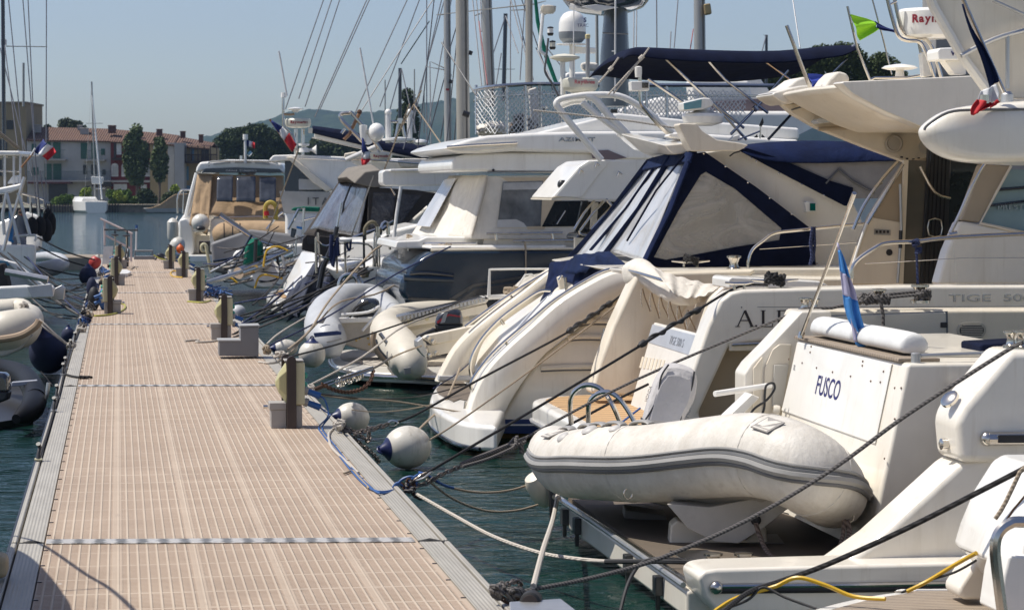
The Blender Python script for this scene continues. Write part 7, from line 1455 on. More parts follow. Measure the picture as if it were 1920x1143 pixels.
PY(st_,'lower_tread',STEPT,[(409,640),(452,640),(452,637),(409,637)],Ys-.01,.43,.003);PY(st_,'upper_tread',STEPT,[(449,613),(487,612),(487,609),(449,610)],Ys-.01,.43,.003)
# ================================================================== fenders and buoys
def fender(label,c,r,ax,m=BUOYW,m2=BUOYB,long=1.1,grp=None,name='ball_fender'):
    o=thing(name,label,'fender',c,grp);c=V(c);ax=V(ax).normalized()
    pr=[(-r*long*cos(t),r*sin(t))for t in[pi*i/16 for i in range(1,16)]]+[(r*long,.01)]
    G().lathe(c,ax,pr,26).done('body',m,o)
    G().lathe(c,ax,[(-r*long*1.22,.13*r),(-r*long*1.12,.24*r),(-r*long*1.0,.33*r),(-r*long*.93,.42*r+.003),(-r*long*.86,.52*r+.004)],22).done('rope_end',m2,o)
    G().tube([c+ax*(-r*long*1.17)+ax.orthogonal().normalized()*.05*cos(t)*r*4+ax*sin(t)*.04*r*4 for t in[i*pi/4 for i in range(8)]],.01,6,True).done('eye',m2,o)
    return o
fender('large grimy white ball fender with navy end floating by the front right edge',at(764,838,D=22.9),.205,(1,.25,.05),long=1.12)
fender('smaller white ball fender just behind the nearest pedestal',at(660,783,D=25.6),.165,(1,.3,-.12),long=1.15)
fender('round white fender with navy and teal top under the pale grey inflatable',at(585,664,D=33.0),.185,(0,0,-1),long=1.0)
fender('dirty cream fender lying beside the grey step box',at(535,652,D=33.5),.12,(1,.2,0),BUOYW,BUOYB,long=1.5)
fender('small pale bucket fender by the pedestal behind the step box',at(446,585,D=42),.14,(-.3,0,1),PVCG,PVCG,long=.9)
fender('big dark navy covered ball fender on the near left edge',at(90,661,D=34.5),.27,(.1,.2,-1),BUOYN,BUOYB,long=1.12)
fender('small navy ball fender squeezed between the big one and the left edge',at(128,628,D=38),.11,(0,.1,-1),BUOYN,BUOYB)
fender('navy ball fender below the red and white one on the far left edge',at(165,517,D=60),.22,(0,.1,-1),BUOYN,BUOYB)
fender('faded red and white ball fender hanging on the far left edge',at(178,492,D=64),.16,(-.5,.1,-1),BUOYR,BUOYW,long=1.2)
fender('small orange fender on top of the farthest right pedestal',at(338,467,D=66),.11,(0,.1,-1),BUOYO,BUOYO)
for k_,(x,y)in enumerate(((1018,925),)):
    o=thing('long_fender','cream cylindrical fender hung at the far corner of the dinghy platform','fender',at(x,y,D=18.9));G().lathe(at(x-6,y-10,D=18.9),(.5,.3,-.8),[(-.14,.02),(-.12,.07),(-.06,.095),(.1,.095),(.15,.06),(.16,.01)],18).done('body',GELC,o);G().tube([at(1035,905,D=18.8),at(1038,945,D=18.8),at(1034,975,D=18.8)],[.03,.035,.015],8).done('rope_tail',BLACK,o)
# rollers at the bottom edge
rl=thing('boarding_gangway','pair of dark rubber wheels on a grey metal gangway end at the bottom edge','gangway',at(1010,1130,D=12.2));
G().prism([at(x,y,Z=.12)for x,y in((955,1127),(1052,1121),(1090,1150),(1130,1250),(965,1250))],(0,0,-.03)).done('plate',ALU,rl,bev=.006)
for x,y,r_ in((998,1124,.055),(1028,1143,.056)):c0=at(x,y,D=12.3);G().lathe(c0,(-.3,-1,.0),[(0,r_*.7),(.01,r_),(.09,r_),(.1,r_*.7)],22).done('wheel',RUB,rl);G().lathe(c0,(-.3,-1,0),[(.09,r_*.8),(.102,r_*.75),(.103,.01)],20).done('wheel_face',BROWN,rl)
# ================================================================== ropes and chains
def rope(label,pts,r,m,name='mooring_line',sm=5,cat='rope',seg=7):
    """pts: (px, py, distance)"""
    P_=[V(p[:3])if len(p)==4 else at(*p[:2],Z=.014)if p[2]=='g' else at(*p[:2],D=p[2])for p in pts];P_=cr(P_,sm)if len(P_)>2 else P_
    return tag(G().tube(P_,r,seg).done(name,m,None),label,cat)
def chain(label,pts,L_,w,m,name='chain'):
    P_=cr([at(*p[:2],D=p[2])for p in pts],10);g=G();d=0;k_=0;cum=[0]
    for a,b in zip(P_,P_[1:]):cum.append(cum[-1]+(b-a).length)
    s=0
    while s<cum[-1]-L_:
        def pt(u):
            for i in range(len(cum)-1):
                if cum[i+1]>=u:return P_[i].lerp(P_[i+1],(u-cum[i])/max(1e-6,cum[i+1]-cum[i]))
            return P_[-1]
        a,b=pt(s),pt(s+L_);dr=(b-a).normalized();o_=dr.orthogonal().normalized();o2=dr.cross(o_);nn=(o_ if k_%2 else o2);c_=(a+b)/2
        g.tube([c_+dr*(L_*.62*cos(t))+nn*(L_*.36*sin(t))for t in[i*pi/5 for i in range(10)]],w,5,True);s+=L_*.82;k_+=1
    return tag(g.done(name,m,None),label,'chain')
def knot(label,c,r,n,th,m,cat='rope',name='knot',sq=(1,1,1),sd=0):
    rn2=random.Random(sd+int(c[0]*100));pts=[]
    for i in range(n):d=V((rn2.gauss(0,1),rn2.gauss(0,1),rn2.gauss(0,1))).normalized();pts.append(V(c)+V((d.x*sq[0],d.y*sq[1],d.z*sq[2]))*r*rn2.uniform(.5,1))
    return tag(G().tube(cr(pts,5),th,6).done(name,m,None),label,cat)
def snub(label,a,b,r,twist=3):
    A,B=at(*a[:2],D=a[2]),at(*b[:2],D=b[2]);d=(B-A);n=60;ax=d.normalized();o_=ax.orthogonal().normalized();o2=ax.cross(o_);t_=thing('rubber_snubber',label,'snubber',A)
    G().tube([A+d*(i/n)for i in range(n+1)],[r*(.55+.45*(min(i,n-i)<7))*(1.15 if 2<min(i,n-i)<8 else 1)*(.6 if min(i,n-i)<2 else 1)for i in range(n+1)],10).done('core',RUB,t_)
    G().tube([A+d*(.06+.88*i/n)+(o_*cos(i/n*twist*2*pi)+o2*sin(i/n*twist*2*pi))*r*.75 for i in range(n+1)],r*.45,8).done('twisted_cord',RUB,t_)
K1=(770,905,17.9)
rope('long grey line from the flag boat winch across the yacht name to the chained cleat',[(1508,578,18.6),(1190,713,18.7),(975,826,18.5)],.011,RGRY)
rope('double grey line below the knot in front of the dinghy bow tube',[(985,822,18.5),(920,848,18.3),(865,870,18.1)],.02,RGRY);rope('second strand of the double grey line by the dinghy',[(985,828,18.45),(920,858,18.2),(868,874,18.05)],.014,RGRY)
knot('tight grey knot where the double line meets the long grey line',at(966,829,D=18.4),.05,14,.013,RGRY);rope('frayed tail hanging from the tight grey knot',[(975,828,18.4),(978,842,18.4),(977,850,18.4)],.02,RGRY)
chain('short galvanised chain from the double grey line to the blue cable cleat',[(868,872,18.1),(830,888,18.0),(800,905,17.9),(770,912,17.9)],.045,.0065,CHAIN)
rope('black line from the capped cleat down to the chained cleat, crossing the dark snubber',[(1440,534,20),(1384,538,20),(1310,580,19.8),(1205,645,19.4),(1000,768,18.6),(800,886,17.9)],.011,RBLK)
snub('black twisted rubber snubber below the serif name',(1315,577,19.7),(1197,649,19.3),.024);
chain('chain between the black line and the blue cable cleat',[(800,886,17.9),(780,898,17.9),(765,915,17.9)],.045,.0065,CHAIN);rope('shackle wire at the end of the black line',[(812,880,17.95),(790,890,17.9),(778,900,17.9),(795,895,17.85),(812,880,17.95)],.008,ALU,name='shackle',cat='shackle')
rope('black line from the curved stern arm down to the second cleat chain',[(1180,540,25),(1140,572,24.7),(1062,624,24.2),(900,710,23.2),(785,774,22.4),(742,792,22.1)],.012,RBLK)
snub('black twisted rubber snubber beside the curved stern arm',(1148,566,24.7),(1063,623,24.2),.028)
rope('steel eye at the lower end of the stern arm line',[(726,794,22.1),(735,788,22.1),(745,791,22.1),(742,798,22.1),(730,800,22.1)],.01,STEEL,name='shackle',cat='shackle')
chain('galvanised chain from the steel eye to the knotted cleat',[(728,795,22.1),(700,803,22.0),(670,810,21.9),(645,805,21.8)],.06,.009,CHAIN);chain('rusty chain hanging under the knotted cleat toward the big fender',[(690,800,21.9),(692,826,21.9),(680,818,21.8),(655,812,21.8)],.055,.008,CHAIN);chain('chain from the knotted cleat to the big ball fender',[(645,808,21.8),(672,828,21.9),(700,852,22.1),(712,868,22.3)],.05,.007,CHAIN)
rope('tan line from the rounded hull ledges down to the big ball fender',[(1162,568,24.6),(1000,690,24.2),(860,790,23.4),(806,824,22.8)],.009,RTAN)
knot('bundle of pale grey rope knotted on the edge by the nearest pedestal',at(637,796,D=21.8),.06,26,.016,RWHT,sd=1);knot('grey rope lashing on the chained edge cleat',at(650,806,D=21.8),.05,22,.013,RGRY,sd=2)
chain('rusty chain wound round the cleat with the blue cable',[(752,905,17.9),(765,922,17.9),(778,908,17.9),(762,898,17.9),(775,925,17.9),(790,935,17.9)],.04,.007,RUST);knot('grey rope lashed on the cleat with the blue cable',at(768,912,D=17.9),.055,24,.01,RGRY,sd=3)
rope('blue cable coiled on the cleat at the right edge',[(735,918,17.9),(745,905,17.9),(762,915,17.9),(755,925,17.9),(742,918,17.9),(752,900,17.9),(770,893,17.9),(782,900,17.9),(776,915,17.9),(765,905,17.9),(780,892,17.9),(790,888,17.95)],.011,CABB,name='blue_cable',cat='cable')
for k_,dx in enumerate((0,6)):rope('blue power cable running down the right edge, the '+('left' if k_==0 else 'right')+' strand',[(1.82,22.265,.285-dx/6*.105,0),(1.86,22.2,.25-dx/6*.1,0),(1.88+dx*.003,22.1,.12,0),(598+dx,800,'g'),(606+dx,815,'g'),(622+dx,835,'g'),(657+dx,880,'g'),(686+dx,910,'g'),(712,921+dx/2,'g'),(738,918+dx/3,17.7)],.0075,CABB,name='blue_cable',cat='cable')
rope('white rope tied along the blue cables',[(642,797,21.5),(626,803,'g'),(616,815,'g'),(622,838,'g'),(646,862,'g'),(672,886,'g')],.012,RWHT);rope('loose tan rope end lying on the deck beside the blue cables',[(645,887,'g'),(662,882,'g'),(672,893,'g'),(692,915,'g')],.009,RTAN)
rope('pale grey line sagging from the blue cable cleat to the dinghy platform',[(780,925,17.9),(850,965,17.3),(925,1005,16.5),(1010,1035,15.9),(1080,1047,15.4),(1135,1052,15.2)],.014,RWHT);rope('dark end of the pale sagging line where it crosses the platform',[(1135,1052,15.2),(1240,1052,15.0),(1340,1055,15.0)],.016,RUB)
rope('dark mooring line lying across the teak platform',[(1240,1048,15.2),(1330,1053,15.2),(1430,1060,15.1),(1500,1058,15.1),(1570,1052,15.0)],.018,RBLK);rope('dark line wrapped round the two platform bollards',[(1300,1058,15),(1345,1075,14.9),(1390,1066,14.9),(1420,1076,14.9),(1440,1073,14.9)],.014,RGRY)
rope('thick pale rope hanging from the platform corner down to the walkway',[(1046,925,18.6),(1036,975,16.5),(1018,1030,14.6),(1000,1098,12.9)],.017,RWHT)
rope('long grey braided line from the wing bollard across the dinghy to the lower cleat',[(1918,642,13.9),(1880,662,13.95),(1700,778,14.0),(1560,880,14.0),(1400,975,13.9),(1240,1045,13.7),(1120,1080,13.4),(1010,1102,13.1),(960,1112,13.0)],.0125,RGRY)
rope('thick black braided line at the lower right falling from the wing',[(1935,870,12.6),(1850,914,12.8),(1700,990,13.1),(1550,1058,13.4),(1460,1090,13.4),(1400,1112,13.3),(1340,1160,13.0)],.0155,RBLK)
rope('thin black cable dropping from the platform edge into the water',[(1240,1045,13.9),(1205,1053,13.9),(1185,1078,13.8),(1172,1110,13.7),(1160,1160,13.6)],.011,RUB,name='black_cable',cat='cable')
rope('yellow hose draped over the platform sponson',[(1320,1160,13.2),(1370,1125,13.3),(1420,1108,13.35),(1455,1098,13.35),(1495,1082,13.3),(1545,1095,13.25),(1600,1117,13.2),(1660,1122,13.1)],.012,CABY,name='yellow_hose',cat='hose');rope('yellow hose coming over the hull from the corner boat',[(1830,1036,13.0),(1790,1058,13.2),(1740,1088,13.3),(1700,1108,13.3)],.012,CABY,name='yellow_hose',cat='hose');rope('grey cable beside the upper yellow hose',[(1830,1050,13.0),(1790,1072,13.2),(1740,1088,13.3),(1690,1110,13.3)],.007,RUB,name='grey_cable',cat='cable');rope('grey cable twisted with the lower yellow hose',[(1330,1150,13.2),(1400,1125,13.3),(1430,1100,13.35),(1470,1118,13.3),(1530,1140,13.2)],.008,RUB,name='grey_cable',cat='cable')
rope('navy to grey line sagging over the water, the upper of two by the blue cable',[(800,892,18),(840,912,18.3),(900,923,18.6),(960,918,18.8),(1012,900,19)],.009,RTAN);rope('greenish line sagging over the water, the lower of two by the blue cable',[(800,898,18),(850,935,18.2),(910,957,18.4),(965,957,18.6),(1008,946,18.8)],.009,RTAN);rope('blue start of the sagging lines at the cleat',[(785,885,18),(800,890,18),(830,908,18.2),(850,914,18.35)],.011,RBLU)
rope('twisted brown painter hanging from the dinghy bow eye',[(1417,980,15.7),(1425,1005,15.7),(1440,1035,15.6),(1470,1060,15.3)],.016,RBRN);rope('twisted brown painter hanging from the dinghy towing ring',[(1588,975,15.3),(1592,1000,15.3),(1580,1035,15.2),(1555,1062,15.1)],.018,RBRN);rope('second strand of the brown towing ring painter',[(1582,972,15.3),(1580,1005,15.3),(1566,1045,15.2),(1552,1062,15.1)],.014,RBRN)
for i,(c_,lb)in enumerate((((935,1106),'left'),((965,1112),'middle'))):knot('grey rope lashing on the lower right edge cleat, the '+lb+' lump',at(*c_,D=12.8),.05,24,.013,RGRY,sd=5+i)
chain('rusty chain under the lower right edge cleat',[(925,1100,12.8),(940,1120,12.8),(955,1128,12.8),(975,1120,12.8)],.04,.007,RUST);chain('chain rising from the lower right edge cleat',[(950,1095,12.8),(970,1088,12.9),(978,1098,12.9),(965,1108,12.9)],.035,.006,CHAIN)
rope('blue line lying on the new teak platform',[(1135,815,20),(1165,792,20.4),(1200,765,20.8)],.009,RBLU);rope('second blue line on the new teak platform',[(1160,820,19.9),(1190,790,20.2)],.009,RBLU);rope('dark line lying loosely by the steel hoops on the teak',[(1060,800,20.3),(1150,752,20.8),(1215,720,21.2)],.012,RBLK)
# mid pontoon lines
rope('pale line from the nearest pedestal up to the cream inflatable',[(580,722,24.3),(680,668,27),(760,610,30),(860,575,32)],.011,RWHT)
rope('tan line sagging from the nearest pedestal to the stern cleat',[(585,735,24),(640,746,24.5),(740,752,25),(868,773,25.2)],.009,RTAN);rope('dark line lying just above the water behind the white ball fender',[(600,738,24),(700,748,25),(790,742,26),(870,722,28)],.008,RBLK);rope('thin dark line below the tan one by the white ball fender',[(660,768,24),(720,772,25),(800,760,26),(850,742,28)],.006,RTAN)
rope('thick tan line hanging beside the platform fenders',[(862,690,27.5),(850,720,27),(830,760,26.3),(790,800,24.5),(765,830,23.3)],.012,RTAN);rope('black line from behind the pedestal to the cream inflatable stern',[(530,672,26),(650,640,28.5),(800,590,31),(875,560,33)],.011,RBLK)
spg=thing('mooring_spring','steel compression spring mooring shock absorber behind the nearest pedestal','spring',at(660,708,D=25.5));A,B=at(634,717,D=25.4),at(678,702,D=25.8);d=B-A;ax=d.normalized();o_=ax.orthogonal().normalized();o2=ax.cross(o_)
G().tube([A+d*(i/108)+(o_*cos(i*2*pi/12)+o2*sin(i*2*pi/12))*.045 for i in range(109)],.0105,6).done('coil',STEEL,spg)
for s_ in(-.02,.02):T(spg,'pull_rod',STEEL,[(606,722+s_*150),(700,690+s_*150)],.007,D=25.4)
chain('rusty chain loop hanging under the mooring spring',[(700,692,25.8),(695,712,25.6),(680,728,25.4),(650,735,25),(620,728,24.6),(600,716,24.4)],.055,.008,RUST);chain('rusty chain tying the mooring spring to the edge',[(608,722,25.3),(590,730,24.6),(575,735,24.2)],.05,.008,RUST)
rope('tan line carried on from the mooring spring to the passerelle',[(700,690,25.8),(745,665,27),(790,648,29)],.01,RTAN);rope('rope wrapped along the mooring spring rod',[(640,708,25.3),(700,690,25.8),(735,668,26.5)],.012,RGRY)
knot('pale rope knotted round the cleat by the nearest pedestal top',at(583,728,D=24),.05,24,.012,RWHT,sd=9);knot('grey rope and shackle bundle on the edge behind the step box',at(500,655,D=30.5),.07,30,.014,RTAN,sd=10);knot('pale knotted line on the edge right of the step box',at(525,665,D=29),.08,26,.012,RWHT,sd=11)
rope('pale rope lying on the deck from the step box edge',[(485,678,'g'),(510,680,'g'),(530,672,'g'),(540,662,'g')],.014,RWHT);rope('loose pale rope on the deck before the step box pedestal',[(347,639,'g'),(372,637,'g'),(368,641,'g'),(395,640,'g'),(410,637,'g')],.014,RWHT)
rope('tan line rising from the step box edge to the slate yacht rail',[(540,655,30.5),(580,620,32),(620,560,34),(690,480,37),(715,460,39)],.016,RTAN);rope('second tan line rising beside it toward the slate yacht',[(545,660,30.5),(600,600,33),(640,565,34),(720,545,36),(840,470,35.5)],.013,RTAN);rope('navy line from the step box edge to the slate hull rail',[(500,650,31),(620,590,33),(740,515,34.5),(845,462,35.2)],.012,RNVY);rope('pale line curving low before the dark blue cloth',[(500,645,32),(530,620,34),(600,580,38),(660,550,42)],.013,RWHT)
rn3=random.Random(12);ends=[(560,545,47),(600,520,44),(655,512,42),(700,480,41),(590,560,46),(640,545,43),(705,520,41),(560,490,55),(620,500,45),(690,500,41),(700,505,40),(585,500,50),(540,500,53),(600,470,54),(655,480,43)]
desc=['to the teak stern platform','to the navy tarp','to the rope coil stern','to the white pushpit','low over the taupe tent boat platform','under the steel hoops','to the slate stern corner','to the chromed gangway','past the navy tarp top','under the folding step','to the slate stern, lowest','past the taupe tent skirt','to the white dish','to the green cover','to the mast base seat']
for i,e in enumerate(ends):
    s=(432+rn3.random()*60,568+rn3.random()*65);D_=10000/(s[1]-352)*1.0;mx_,my_=(s[0]+e[0])/2,(s[1]+e[1])/2+rn3.uniform(4,14)
    rope('dark mooring line from the middle right edge '+desc[i],[(s[0],s[1],D_),(mx_,my_,(D_+e[2])/2),e],.016,(RBLK,RNVY,RBLK,RBLK,RGRY)[i%5])
for i in range(10):
    x,y=385+rn3.random()*40,535+rn3.random()*18;D_=49;loops=[(x+rn3.uniform(-18,22),y+rn3.uniform(-8,10),D_+rn3.uniform(-1,1))for _ in range(7)]
    rope('tangled '+('blue','navy','blue','black','blue')[i%5]+' cable heap by the middle right pedestals, strand '+'abcdefghij'[i]if False else 'strand of the blue and navy cable tangle by the middle right pedestal',loops,.014,(CABB,RNVY,CABB,RBLK,CABB)[i%5],name='cable',cat='cable')['group']='cable tangle by the middle right pedestal'
for i in range(16):
    a=(375+rn3.random()*60,490+rn3.random()*45);b=(a[0]+rn3.uniform(50,150),a[1]-rn3.uniform(10,45));D_=4545*2.3/(a[1]+12-352)
    rope('dark line crossing the crowded sterns beyond the middle right pedestal',[(a[0],a[1],min(D_,62)),((a[0]+b[0])/2,(a[1]+b[1])/2+6,55),(b[0],b[1],54)],.017,(RBLK,RBLK,RNVY,RGRY,RWHT)[i%5])['group']='lines crossing the crowded sterns'
for i in range(20):
    a=(rn3.uniform(395,640),rn3.uniform(455,530));b=(a[0]+rn3.uniform(30,120),a[1]-rn3.uniform(-8,50));D_=53 if a[0]<540 else 43
    rope('thin dark line strung between the sterns and rails in the middle distance',[(a[0],a[1],D_),((a[0]+b[0])/2,(a[1]+b[1])/2+rn3.uniform(2,10),D_-.3),(b[0],b[1],D_)],.012,(RBLK,RNVY,RBLK,RGRY)[i%4])['group']='thin lines between the middle sterns'
rope('yellow hose loop at the foot of a right pedestal',[(342,520,'g'),(325,518,'g'),(320,512,'g'),(326,508,'g'),(345,510,'g')],.02,CABY,name='yellow_hose',cat='hose');rope('dull yellow hose round the foot of the nearest left pedestal',[(150,588,'g'),(180,592,'g'),(215,588,'g'),(234,578,'g'),(232,570,'g'),(222,569,'g')],.018,CABYD,name='yellow_hose',cat='hose');rope('yellow hose on the deck before the blue cable tangle',[(352,565,'g'),(380,567,'g'),(395,563,'g')],.018,CABYD,name='yellow_hose',cat='hose')
# edge cleats ------------------------------------------------------
for i,(x,y)in enumerate(((72,862),(101,770),(106,745),(118,702),(122,690),(132,655),(140,640),(150,610))):
    c0=at(x,y,Z=.01);o=thing('edge_cleat','small black hook cleat on the left rail, '+('nearest, alone','just before the second joint','right at the second joint','with a short line beyond the second joint','beside the black line on the deck','below the big navy fender line','with the pale line tied','at the third joint')[i],'cleat',c0)
    G().box(c0+V((-.03,-.05,0)),c0+V((.03,.05,.012))).done('foot',PEDB if i==0 else ALU,o);G().tube([c0,c0+V((0,.02,.05)),c0+V((.01,.05,.1)),c0+V((.0,.02,.13))],[.02,.015,.016,.02],8).done('horn',BLACK,o)
rope('black line lying along the left edge rail between the cleats',[(x,y,'g')for x,y in((72,862),(88,815),(101,770),(112,735),(120,700),(132,655),(142,635),(156,600))],.012,RBLK);rope('short black line lying on the deck from the left edge',[(119,700,'g'),(135,705,'g'),(150,707,'g'),(165,706,'g'),(172,707,'g')],.014,RBLK);knot('black bundle at the end of the short deck line',at(158,707,Z=.02),.05,18,.014,RBLK,sq=(1.6,1,.25),sd=13)
G().box(at(91,770,Z=.004),at(91,770,Z=.004)+V((.03,.08,.004))).done('x',EDGE,None)if False else None
rope('pale double line from the cream inflatable bow to the left edge',[(45,578,33.5),(75,600,33.2),(110,632,33.2),(133,650,33.3)],.016,RWHT);rope('second strand of the pale line to the left edge',[(40,580,33.5),(80,612,33.1),(133,651,33.3),(140,655,33.1),(150,665,32.4)],.012,RWHT);knot('pale rope knot on the left edge',at(133,650,D=33.2),.07,26,.016,RWHT,sd=15)
# ================================================================== things at the far end of the walkway
def bike(x,y,label,yaw=0):
    o=thing('folding_bicycle',label,'bicycle',(x,y,0));O=V((x,y,0));dx=V((sin(yaw),cos(yaw),0));sx_=V((cos(yaw),-sin(yaw),0));z=V((0,0,1));g=G()
    for f in(-.48,.48):
        c_=O+dx*f+z*.26;w_=G().tube([c_+(dx*cos(t)+z*sin(t))*.245 for t in[i*pi/10 for i in range(20)]],.022,6,True).done('wheel',RUB,o);G().lathe(c_-sx_*.03,sx_,[(0,.04),(.06,.04)],8).done('hub',STEEL,w_)
    G().tube([O-dx*.48+z*.26,O-dx*.2+z*.42,O+dx*.35+z*.5],.025,6).done('frame',PAINTW,o);G().tube([O+dx*.48+z*.26,O+dx*.4+z*.55,O+dx*.36+z*1.0],.022,6).done('front_fork',BLACK,o)
    G().tube([O-sx_*.3+dx*.36+z*1.02,O+sx_*.3+dx*.36+z*1.02],.016,6).done('handlebar',BLACK,o)
    for s_ in(-.3,.3):G().tube([O+sx_*s_*.65+dx*.36+z*1.02,O+sx_*s_+dx*.36+z*1.02],.026,6).done('grip',RUB,o)
    G().tube([O-dx*.15+z*.4,O-dx*.22+z*.86],.018,6).done('seat_post',STEEL,o);G().ball(O-dx*.22+z*.88,.1,10,(.7,1.4,.35)).done('saddle',BLACK,o)
    G().tube([O+sx_*.1+z*.2,O-sx_*.1+z*.34],.014,6).done('crank',STEEL,o);return o
bike(at(216,500,Z=0).x,69,'black and white folding bicycle parked on the far walkway, the left one');bike(at(238,501,Z=0).x,68,'black and white folding bicycle parked on the far walkway, the right one',.05)
rl2=thing('gangway_railing','pale pink white gangway handrail at the far end of the walkway','railing',at(215,495,Z=0));PK=mat('pale_pink_paint',(.62,.50,.46),.5)
for pl in([(188,410),(248,438)],[(196,440),(244,465)],[(196,414),(196,460)],[(246,437),(246,490)]):T(rl2,'rail',PK,pl,.03,D=72)
tag(PD(None,'white_board',PAINTW,[(194,462),(212,461),(208,500),(191,502)],70,.03),'blank pale panel leaning at the far left end of the walkway','board')
o=thing('marker_pole','thin white pole with a blue tip at the far end of the walkway','pole',at(256,475,D=76));T(o,'pole',PAINTW,[(256,428),(255,470)],.025,D=76);T(o,'tip',CABB,[(256,422),(256,428)],.04,D=76)
o=thing('end_bench','low grey box seat with an open top rail at the end of the walkway','bench',at(269,488,D=75));PD(o,'box',STEP,[(251,480),(287,480),(287,489),(251,489)],74.5,.4,.01);T(o,'rail',STEP,[(253,480),(253,470),(286,470),(286,480)],.03,D=75)
o=thing('stowed_anchor','black anchor like gear with yellow rope at the far right end of the walkway','anchor',at(300,488,D=74));G().ball(at(301,479,D=74),.13,12,(1.2,1,.6)).done('drum',BLACK,o);T(o,'arm',BLACK,[(291,488),(296,478),(308,484)],.03,D=73.8);T(o,'arm',BLACK,[(297,480),(310,486),(322,487)],.03,D=73.8);T(o,'yellow_rope',CABYD,[(288,478),(298,484),(312,488)],.02,D=73.6)
o=thing('tarp_heap','glossy dark and silver sheet heaped by the end cruiser','cover',at(324,480,D=75));R=[[at(324,480,D=75).lerp(at(x,y,D=75),f)+FH*d for x,y in((310,480),(318,472),(330,468),(338,476),(338,488),(312,489))]for f,d in((.6,-.4),(1,0),(.7,.3))];G().rings(R).done('sheet',VINYLD,o,bev=.03)
o=thing('teardrop_fender','white teardrop fender against the end cruiser quarter','fender',at(330,460,D=80));G().ball(at(332,461,D=80),.26,14,(1,1,1.2),(.5,0,1)).done('body',BUOYW,o)
o=thing('boat_tray','small white boat shaped tray on the deck behind the left pedestals','tray',at(232,511,Z=0));pts=[at(x,y,Z=.08)for x,y in((216,508),(222,505),(238,505),(246,509),(240,512),(220,512))];G().prism(pts,(0,0,-.07)).done('hull',PAINTW,o,bev=.01)
rope('thin line curving on the deck by the far bicycles',[(246,505,'g'),(252,500,'g'),(256,504,'g')],.012,RTAN)
for i in range(3):T_=rope('dark line from the left boats passing before the far water, the '+('upper','middle','lower')[i]+' one',[((70,72,20)[i],(445,462,480)[i],62),((130,120,90)[i],(474,486,505)[i],62),((178,165,170)[i],(487,500,520)[i],62)],.02,RBLK)
# ================================================================== boats along the left edge
Dl=27.0
n1_=thing('inflatable_dinghy','charcoal inflatable with black outboard at the near left edge','dinghy',at(50,780,Z=WZ))
tubepath(n1_,'tube',PVCK,[(-60,690,30),(-20,690,30),(15,693,29.7),(45,705,28.8),(62,728,27.6),(66,750,26.8)],[.12,.12,.12,.125,.13,.13])
tubepath(n1_,'tube_end',PVCK,[(66,745,27),(60,765,26.4),(45,778,26),(30,785,25.8)],[.13,.13,.1,.05])
G().prism([at(x,y,D=27.3)for x,y in((22,716),(70,712),(70,720),(20,725))],(0,.1,0)).done('seat',mat('grey_seat',(.3,.31,.35),.4),n1_,bev=.01)
G().prism([at(x,y,Z=-.36)for x,y in((-60,720),(60,715),(62,780),(-60,800))],(0,0,-.1)).done('floor',BLACK,n1_)
T(n1_,'paddle',ALU,[(91,717),(88,740)],.022,D=26.7);T(n1_,'paddle',ALU,[(88,740),(83,760)],[.022,.006],D=26.7);T(n1_,'lifeline',RGRY,[(76,696),(88,710),(99,725)],.01,D=27.5,smooth=3)
ol_=thing('outboard_motor','black outboard cowl cut off by the left edge of the picture','outboard',at(5,720,D=26.5));outboard(ol_,-24,696,44,58,26.6,mat('glossy_black_cowl',(1,1,1)))
n2_=thing('inflatable_dinghy','cream inflatable with tan strake hanging at the left edge','dinghy',at(30,660,D=33))
tubepath(n2_,'tube',PVCC,[(-90,630,33),(-20,625,33),(30,618,33),(48,607,33.5),(56,594,34.5),(46,580,36)],[.28,.28,.28,.23,.18,.1]);tubepath(n2_,'far_tube',PVCC,[(-90,580,36),(0,582,36),(40,578,36),(54,585,35.5)],[.17,.17,.15,.08])
T(n2_,'tan_strake',mat('tan_strake',(1,1,1)),[(-60,640),(0,636),(40,628),(66,612),(74,600)],.05,D=32.55,smooth=4);G().rings([[at(x,y,D=33+d)for x,y in((-60,640),(40,640),(65,625),(40,655),(10,668),(-60,672))]for d in(-.15,.4,1)]).done('hull',mat('dinghy_hull',(1,1,1)),n2_,bev=.03)
knot('pale rope tied on the bow of the cream inflatable',at(45,576,D=33.4),.08,20,.018,RWHT,sd=16)
n3=thing('motor_boat','low white boat stern with grey side and moulded platform at the left edge','boat',at(40,560,D=40))
G().rings([[at(x,y,D=40+d)for x,y in((-80,545),(-10,537),(50,534),(70,540),(92,530),(104,538),(100,558),(60,560),(-80,570))]for d in(0,.2,2.5)]).done('hull',GELW,n3,bev=.05);PD(n3,'side_panel',GELG,[(50,537),(96,532),(100,556),(60,558)],39.95,.05,.01);PD(n3,'end_plate',ALU,[(96,545),(104,540),(112,536),(116,534),(121,540),(119,562),(98,562)],41,.1,.01);T(n3,'boarding_arm',ALU,[(10,509),(60,518),(90,524)],.06,D=44)
n4=thing('sailing_yacht','white sailing yacht with diagonal teal striped stern at the left edge','sailing boat',at(30,520,D=47))
G().rings([[at(x,y,D=47+d)for x,y in((-80,470),(8,484),(40,500),(80,534),(95,548),(60,548),(-80,548))]for d in(0,.3,3)]).done('hull',GELG,n4,bev=.06);PD(n4,'stern_slope',GELW,[(5,486),(30,492),(90,540),(66,538)],46.9,.1,.03);PD(n4,'teal_stripe',mat('teal_stripe',(.05,.2,.3),.4),[(-5,488),(14,490),(18,498),(0,497)],46.85,.05);PD(n4,'canvas_dodger',GREYC,[(-20,500),(4,492),(14,530),(16,545),(-20,545)],46,.4,.05)
n5=thing('sailing_yacht','white sailing yacht with bimini frame, pushpit and black fenders at the far left','sailing boat',at(30,500,D=58));D5=58.0
